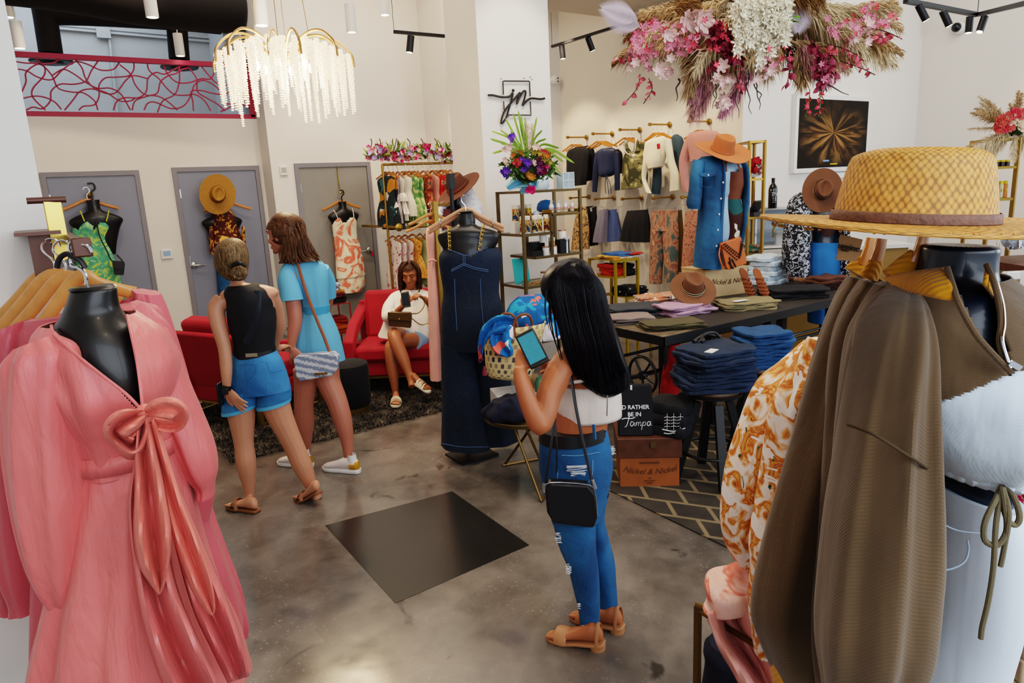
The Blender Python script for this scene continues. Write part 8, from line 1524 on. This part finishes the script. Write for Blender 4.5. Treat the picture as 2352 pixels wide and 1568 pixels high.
up2 = (fy*.25+V((0,0,1))).normalized(); tx = lambda x, z: cT+fx*x+fy*(.028+z*.25)+V((0,0,z)); M_wt = mat('white_print','#e6e6ea',.7,var=0)
text_mesh("I'D RATHER", .036, M_wt, frame(tx(-.085,.178), fx, up2), 'lettering', t, bold=.0004); text_mesh('BE IN', .036, M_wt, frame(tx(-.085,.135), fx, up2), 'lettering', t, bold=.0004)
# script word drawn as brush strokes
def stroke(pts, r_=.0022, o=(-.165,.06), sc_=.0014): s.tube([tx(o[0]+x*sc_, o[1]+y*sc_) for x, y in pts], r_, 6, 4, flat=.5)
s = MB(); stroke([(0,34),(20,38),(44,36),(60,42)], .003); stroke([(34,46),(28,24),(20,4),(12,0)], .003); stroke([(52,20),(42,22),(38,8),(46,4),(56,18),(54,6),(60,4)]); stroke([(64,20),(62,4),(66,16),(74,20),(72,4),(76,16),(84,20),(82,4),(88,8)]); stroke([(94,20),(86,-14),(94,16),(104,20),(104,8),(94,4)]); stroke([(128,20),(116,20),(112,8),(120,4),(128,18),(126,6),(134,6)]); build('lettering', s, M_wt, t)
s = MB(); s.box(tx(-.10,.30)-fy*.004, (.012,.002,.03), M=R2); build('neck_label', s, M_wt, t)
c = cT+fx*.165+fy*.12; t = folded('graphic_shirt','black folded shirt with white sailing ship print beside Tampa shirt', (c.x,c.y,zt3), .24,.26,.20, mat('black_tee','#15151b'), 20, 3, cat_='shirt')
s = MB(); q_ = lambda x, z: c+fx*x-fy*.145+fx*0+V((0,0,z)); 
for i in range(3):
    for k_ in range(4): s.tube([q_(-.06+.04*i-.018,.08+.02*k_), q_(-.06+.04*i,.085+.02*k_), q_(-.06+.04*i+.018,.08+.02*k_)], .0012, 4, 2)
    s.tube([q_(-.06+.04*i,.06), q_(-.06+.04*i,.165)], .0014, 4)
s.tube([q_(-.09,.065), q_(-.02,.05), q_(.05,.07)], .003, 5, 3); s.tube([q_(-.08,.04), q_(-.05,.035), q_(-.02,.04), q_(.01,.03)], .0025, 5, 3); build('ship_print', s, M_wt, t)
# patterned rug under the crates
def rug2():
    k_ = NT('hexagon_rug'); co = k_.co(); v = k_.N('TexVoronoi'); v.feature = 'DISTANCE_TO_EDGE'; v.inputs['Scale'].default_value = 3.1; v.inputs['Randomness'].default_value = .0
    # hex grid from a sheared lattice
    mp = k_.N('Mapping'); mp.inputs['Scale'].default_value = (1,.62,0); mp.inputs['Rotation'].default_value = (0,0,R_(45)); k_.L(co, mp.inputs[0]); n_ = k_.N('TexBrick'); n_.inputs['Scale'].default_value = 3.4; n_.inputs['Mortar Size'].default_value = .035; n_.inputs['Color1'].default_value = n_.inputs['Color2'].default_value = (0,0,0,1); n_.inputs['Mortar'].default_value = (1,1,1,1); n_.inputs['Brick Width'].default_value = .6; n_.inputs['Row Height'].default_value = .5; k_.L(mp.outputs[0], n_.inputs[0])
    c = k_.mix(k_.ramp(k_.noise(5,4).outputs[0], [(.3,'#2b2621'),(.7,'#3d362e')]), '#75664e', n_.outputs[0]); k_.L(c, k_.b.inputs['Base Color']); k_.b.inputs['Roughness'].default_value = .95; k_.bump(k_.noise(200,2).outputs[0], .4, .003); return k_.m
s = MB(); s.bb(2.725,1.7,0,5.2,3.6,.008); one('patterned_rug', s, rug2(), 'dark grey flat rug with pale lattice lines under crates and stools', 'rug', smooth=False)
# ---------------------------------------------------------------- tray table with basket (left of woman)
tc = W(1205,950,4.22); tt = thing('tray_table', 'round brass folding tray table with striped basket on it', 'table', (tc.x,tc.y,0)); s = MB(); s.lathe([(.001,-.012),(.26,-.012),(.265,.012),(.26,.014),(.255,-.004),(.001,-.004)], tc, 48); build('tray', s, M_bronze, tt)
for (x,y,x2,y2) in ((1175,970,1243,1150),(1235,970,1160,1066),(1200,975,1260,1100)):
    s = MB(); a = W(x,y,4.15); s.tube([V((a.x,a.y,tc.z-.01)), WZ(x2,y2,.01)], .009, 8); build('leg', s, M_brz, tt)
for a_, b_ in (((1243,1150),(1262,1122)),((1155,1068),(1240,1052))): build('foot_bar', MB().tube([WZ(*a_,.01), WZ(*b_,.01)], .009, 8), M_brz, tt)
ztt = tc.z
s = MB(); ploft(s, [(1125,925,1185,905,.06),(1112,940,1215,925,.09),(1112,958,1222,950,.10),(1135,972,1200,965,.06)], 4.12, .08, n=60, folds=(6,.4), grow=False); one('folded_sweater', s, M_nav, 'crumpled navy garment on brass tray table below basket', 'sweater')
M_wb = mat('washed_white_wood','#c9c6c6',.7,var=.2,vs=10); cb = W(1192,918,4.28); s = MB(); hb = W(1192,872,4.28).z-cb.z; s.box((cb.x,cb.y+.05,ztt+.0+hb/2), (.28,.2,hb), rz=-.35); wb = one('wooden_box', s, M_wb, 'whitewashed wooden box under the basket on brass tray table', 'box', bev=.004, smooth=False); zbx = ztt+hb
bk = thing('straw_basket', 'natural and navy striped straw basket with brown leather handles', 'basket', V((cb.x,cb.y,zbx)))
def basket_mat():
    k_ = NT('striped_straw'); br = k_.N('TexBrick'); br.offset = .5; br.inputs['Scale'].default_value = 1; br.inputs['Brick Width'].default_value = .045; br.inputs['Row Height'].default_value = .085; br.inputs['Mortar Size'].default_value = .012; br.inputs['Mortar'].default_value = srgb('#d8bd88'); br.inputs['Color1'].default_value = srgb('#232544'); br.inputs['Color2'].default_value = srgb('#ccb17c'); br.inputs['Bias'].default_value = -.1
    k_.L(k_.co('UV', scale=(1,1,1)), br.inputs[0]); k_.L(br.outputs[0], k_.b.inputs['Base Color']); k_.b.inputs['Roughness'].default_value = .8; k_.bump(k_.noise(120,2,k_.co(scale=(1,1,.2))).outputs[0], .8, .004); return k_.m
s = MB(); ploft(s, [(1124,862,1212,868,.07),(1118,850,1222,856,.085),(1114,800,1240,795,.10),(1112,752,1252,738,.11)], 4.27, .1, n=60, flatpow=.6, caps=(1,0)); build('basket_body', s, basket_mat(), bk, sol=.008)
M_hl = mat('cognac_leather','#7a4526',.5); 
for pts in (((1148,770,4.2),(1142,745,4.2),(1155,722,4.2),(1175,722,4.2),(1186,740,4.2),(1190,765,4.2)),((1185,775,4.16),(1180,745,4.16),(1195,724,4.16),(1215,724,4.16),(1222,745,4.18),(1218,762,4.18))): s = MB(); s.tube([W(*p) for p in pts], .008, 8, 4); build('handle', s, M_hl, bk)
P_tro = pmat('blue_tropical_floral',0,[(0,'#1560a0'),(.5,'#1a6aac'),(.58,'#2fa0c8')],8,dist=1.2,folds=.5,extra=[(8,'noise',.60,'#e86a58'),(11,'cells',.80,'#f0e4e8'),(9,'cells',.84,'#c8357a')])
s = MB(); ploft(s, [(1190,680,1262,676,.05),(1168,705,1282,700,.09),(1160,740,1290,740,.10),(1215,775,1288,772,.09),(1228,782,1275,780,.05)], 4.4, .08, n=52, folds=(7,.12), grow=False, k=5); one('swimsuit', s, P_tro, 'blue tropical floral swimsuit bulging from right of straw basket', 'swimwear')
s = MB(); ribbon(s, [(1180,745,4.18,30),(1150,745,4.13,44),(1120,760,4.12,30),(1106,790,4.13,16),(1103,825,4.14,6)], 0, amp=1.2); ribbon(s, [(1160,745,4.15,50),(1150,785,4.12,50),(1165,810,4.12,30),(1168,820,4.12,6)], 0, amp=1.); one('bikini_top', s, P_tro, 'blue tropical floral bikini draped over left rim of straw basket', 'swimwear', sol=.004)
s = MB(); s.tube([W(1105,790,4.12),W(1102,815,4.12),W(1099,825,4.12),W(1103,832,4.12),W(1110,822,4.12)], .003, 5, 3); s.lathe([(.003,0),(.012,-.03),(.014,-.06)], W(1112,840,4.12), 10, caps=(1,1)); one('tassel_tie', s, mat('burgundy_tassel','#7a1f3a',.8), 'bikini tie ending in burgundy tassel hanging beside straw basket', 'tassel')
s = MB(); s.lathe([(.001,0),(.028,0),(.028,.06),(.018,.075),(.018,.09)], V((cb.x+.10,cb.y-.09,zbx)), 20); one('glass_jar', s, mat('green_glass','#5a9a78',.1,var=0,trans=.5), 'small green glass jar beside basket under the phone', 'jar')
s = MB(); s.box(V((cb.x+.11,cb.y-.0,zbx+.045)), (.07,.04,.09), rz=-.3); one('paper_packet', s, M_kraft, 'brown paper packet beside small green jar', 'packet')
# ---------------------------------------------------------------- far right: shelf, bottles, dried arrangement, counter
sh = thing('tall_shelf', 'gold shelf with yellow capped bottles at right edge', 'shelf unit', (6.2,2.5,0)); D = 5.5
P4 = [W(2265,525,D), W(2320,525,D)]; pb = W(2245+50,495,D+.35); zt = W(2287,318,D).z; a = V((P4[0].x,P4[0].y,0)); b_ = V((P4[1].x,P4[1].y,0)); dv = V((.0,.0,0))+ (HF*.30+HR*.02); P4 = [a, b_, b_+dv, a+dv]
for p in P4+[b_+HR*.19, b_+HR*.19+dv]: s = MB(); s.bar(p+V((0,0,0)), p+V((0,0,zt)), .024); build('post', s, M_gold, sh)
zs = [W(2300,382,D).z, W(2298,455,D).z, W(2292,525,D).z]
for z in [zt]+zs+[.6]:
    s = MB(); 
    for i in range(4): s.bar(P4[i]+V((0,0,z-.01)), P4[(i+1)%4]+V((0,0,z-.01)), .02)
    o = build('shelf_frame', s, M_gold, sh); s = MB(); s.add([p+V((0,0,z-.004)) for p in P4], [(0,1,2,3)]); build('shelf_board', s, M_gls, o)
M_ycap = mat('yellow_cap','#e8c82a',.5,var=0); cols = [mat('sun_brown','#3a2416',.3),mat('sun_amber','#8a4a1e',.3),mat('sun_cream','#d8c8a0',.4),mat('sun_orange','#d8802a',.3)]
k_ = 0
for z, n_, h_, r_ in ((zs[1],5,.13,.018),(zs[2],3,.10,.027)):
    for i in range(n_):
        c = a.lerp(b_, (i+.6)/(n_+.2))+HF*.07; c = V((c.x,c.y,z)); cn = ['dark brown','amber','cream','orange'][(i+(0 if n_ == 3 else 3)) % 4]; t = thing('lotion_bottle', '%s %s bottle with yellow cap on %s shelf of gold unit' % (cn, 'squat' if n_ == 3 else 'slim', 'lowest' if n_ == 3 else 'middle') + (' at far end' if i == 4 else ''), 'bottle', c)
        s = MB(); s.lathe([(.001,0),(r_,0),(r_*1.05,.01),(r_*1.05,h_*.75),(r_*.7,h_*.84)], c, 18); build('bottle_body', s, cols[(i+(0 if n_ == 3 else 3)) % 4], t); s = MB(); s.lathe([(r_*.8,h_*.82),(r_*.8,h_),(.001,h_)], c, 16); build('cap', s, M_ycap, t); s = MB(); s.lathe([(.001,0),(r_*.7,0),(r_*.7,.001)], c-HF*(r_*1.07)+V((0,0,h_*.45)), 14, M=rot('X',90)); build('label', s, M_ycap, t)
for i in range(4):
    c = a.lerp(b_, (i+.7)/4.5)+HF*.06; c = V((c.x,c.y,zs[0])); t = thing('small_jar', 'small dark jar with yellow lid on upper gold shelf at right edge', 'jar', c, group='small jars on the upper gold shelf'); s = MB(); s.lathe([(.001,0),(.019,0),(.019,.035)], c, 16); build('jar', s, cols[0], t); s = MB(); s.lathe([(.0195,.034),(.0195,.048),(.001,.049)], c, 16); build('lid', s, M_ycap, t)
fa = thing('dried_arrangement', 'pampas and coral rose arrangement on top of gold shelf at right edge', 'flower arrangement', W(2325,300,D)); C_ = W(2330,295,D+.05)
for i,(x,y,m_,w_) in enumerate(((2240,245,M_pamp,.06),(2252,232,M_pamp2,.05),(2262,222,M_pamp,.05),(2230,255,M_pamp,.05),(2222,292,M_pamp,.03),(2216,335,M_pamp,.04),(2222,350,M_pamp2,.06),(2235,362,M_pamp2,.07),(2250,372,M_pamp2,.06),(2248,250,M_pamp,.06),(2340,205,M_pamp,.05),(2348,210,M_pamp,.05),(2320,235,M_pamp,.04),(2328,370,M_pamp2,.04),(2285,350,M_pamp,.03),(2246,215,M_pamp2,.05),(2380,230,M_pamp,.06),(2400,300,M_pamp,.06),(2370,350,M_pamp2,.06))):
    e = W(x,y,D-.05+rnd(-.12,.12)); s = MB(); plume(s, C_, e-C_, (e-C_).length, w_, .03, 230, .6); build('pampas_plume', s, m_, fa, smooth=False, fixn=False)
for m_, pts in ((mat('coral_rose','#e0685a',.6),((2298,278),(2312,272),(2318,290),(2292,295),(2345,262))),(mat('cream_rose','#f2dcc0',.6),((2340,278),(2322,275),(2348,290))),(M_pk2,((2305,292),(2330,262)))):
    s = MB()
    for x,y in pts:
        for L_ in range(3): flower(s, W(x,y,D-.10), -HF+V((0,0,.2)), .05*(1-.25*L_), 7, .3+.4*L_, .7)
    build('roses', s, m_, fa, smooth=False, fixn=False)
s = MB(); s.sph(C_, (.10,.08,.06), 12); build('floral_foam', s, mat('dark_foliage','#3a4a22'), fa)
c = W(2380,700,4.7); t = thing('display_counter', 'pale counter with dark rail and white posts at right edge', 'counter', (c.x,c.y,0)); zc_ = W(2310,598,4.7).z
s = MB(); s.box((c.x,c.y,zc_/2-.03), (.55,.5,zc_-.06), rz=-_y); build('cabinet', s, mat('sage_cream_panel','#b9b08a',.5), t, smooth=False); s = MB(); s.box((c.x,c.y,zc_-.03), (.62,.56,.05), rz=-_y); build('countertop', s, M_dw, t)
for x in (2302,2345): p = W(x,700,4.4); s = MB(); s.bar(V((p.x,p.y,0)), V((p.x,p.y,zc_-.03)), .03); build('post', s, M_white, t)
s = MB(); s.box(W(2328,632,4.42), (.12,.03,.055), rz=-_y); one('receipt_printer', s, M_white, 'small white box on counter front at right edge', 'box', bev=.008)
s = MB()
R = random.Random(3)
for i in range(60): c = W(2325+R.uniform(-24,30), 545+R.uniform(-20,22), 4.7); s.add([c+V((R.uniform(-.06,.06),R.uniform(-.04,.04),R.uniform(-.05,.05))) for _ in range(3)], [(0,1,2)])
s.sph(W(2332,548,4.75), (.11,.08,.075), 14); one('plastic_bag', s, mat('crinkled_clear_plastic','#d5dbe6',.12,var=.2,vs=40,trans=.3,bump=.6,bs=60), 'crinkled clear plastic bag on counter at right edge', 'bag', smooth=False)
# ================================================================ light
w = bpy.data.worlds.new('world'); SC.world = w; w.use_nodes = True
w.node_tree.nodes['Background'].inputs[0].default_value = (.80, .90, 1., 1); w.node_tree.nodes['Background'].inputs[1].default_value = .42
def area(name, loc, tgt, size, e, col, sy=None):
    l = bpy.data.lights.new(name, 'AREA'); l.energy = e; l.color = col; l.size = size
    if sy: l.shape = 'RECTANGLE'; l.size_y = sy
    o = bpy.data.objects.new(name, l); COL.objects.link(o); o.location = loc
    o.rotation_euler = (V(tgt)-V(loc)).to_track_quat('-Z', 'Y').to_euler(); return o
def spot(name, loc, tgt, e, col=(1,.78,.55), ang=50, blend=.6, r=.03):
    l = bpy.data.lights.new(name, 'SPOT'); l.energy = e; l.color = col; l.spot_size = R_(ang); l.spot_blend = blend; l.shadow_soft_size = r
    o = bpy.data.objects.new(name, l); COL.objects.link(o); o.location = loc
    o.rotation_euler = (V(tgt)-V(loc)).to_track_quat('-Z', 'Y').to_euler(); return o
area('window_light_front', (2.0, -2.3, 2.9), (3.5, 6, .6), 7, 150, (.84,.92,1), 2.6)
area('window_light_right', (9.8, -1.8, 2.6), (4, 5, 1), 3, 120, (.80,.90,1), 3)
area('ceiling_fill_front', (2.5, 3.2, 5.1), (2.5, 3.2, 0), 3, 75, (1,.88,.74), 2)  # added fill under the ceiling, no fixture there
area('ceiling_fill_back', (3.0, 7.8, 5.1), (3.0, 7.8, 0), 5, 75, (1,.86,.70), 2)  # added fill for the back of the room, not a fixture
area('ceiling_fill_right', (8.5, 3.0, 5.1), (8.5, 3.0, 0), 3, 50, (1,.92,.84), 3)  # added fill for the right side, not a fixture
area('mezzanine_fill', (.5, 11.3, 5.0), (.5, 11.8, 2.9), 3, 30, (.75,.87,1), 1.5)  # added cool fill to brighten the mezzanine wall
for y_ in (8.3,7.3,6.2): spot('wall_spot', (5.7, y_, 3.8), (7.0, y_-.1, 1.7), 75, ang=62)
spot('column_spot', (4.1, 4.6, 4.6), (4.2, 6.0, 2.8), 60, (1,.86,.7), 45)
spot('alcove_spot', (4.2, 7.2, 4.0), (4.5, 8.8, 1.8), 70, ang=60)
spot('door_spot', (3.0, 7.9, 4.4), (3.4, 9.5, 1.6), 50, ang=55)
spot('door_spot', (1.0, 8.0, 4.6), (1.0, 9.9, 1.8), 60, ang=75)
spot('table_spot', (4.5, 3.3, 4.6), (4.7, 3.9, .9), 90, (1,.85,.68), 60)
spot('aisle_spot', (1.6, 2.2, 4.8), (1.9, 2.4, 0), 110, (1,.86,.72), 55)
spot('aisle_spot', (1.9, 5.4, 4.8), (1.9, 5.6, 0), 90, (1,.84,.68), 60)
spot('dress_spot', (.4, .4, 3.6), (.15, 1.6, 1.2), 22, (1,.80,.62), 60)
spot('sweater_spot', (.9, .1, 3.4), (1.3, .9, 1.4), 16, (1,.84,.68), 60)
spot('far_spot', (9.3, 2.5, 4.3), (10.9, 3.0, 2.6), 60, (1,.86,.7), 60)
l = bpy.data.lights.new('chandelier_light', 'POINT'); l.energy = 70; l.color = (1,.78,.5); l.shadow_soft_size = .25; o = bpy.data.objects.new('chandelier_light', l); COL.objects.link(o); o.location = cc + V((0,0,-.05))
SC.view_settings.view_transform = 'Filmic'
SC.view_settings.look = 'High Contrast'
SC.view_settings.exposure = .4
SC.cycles.use_denoising = True
SC.cycles.max_bounces = 6; SC.cycles.diffuse_bounces = 3; SC.cycles.glossy_bounces = 3; SC.cycles.transmission_bounces = 6; SC.cycles.transparent_max_bounces = 8
SC.cycles.caustics_reflective = False; SC.cycles.caustics_refractive = False
SC.cycles.sample_clamp_indirect = 6
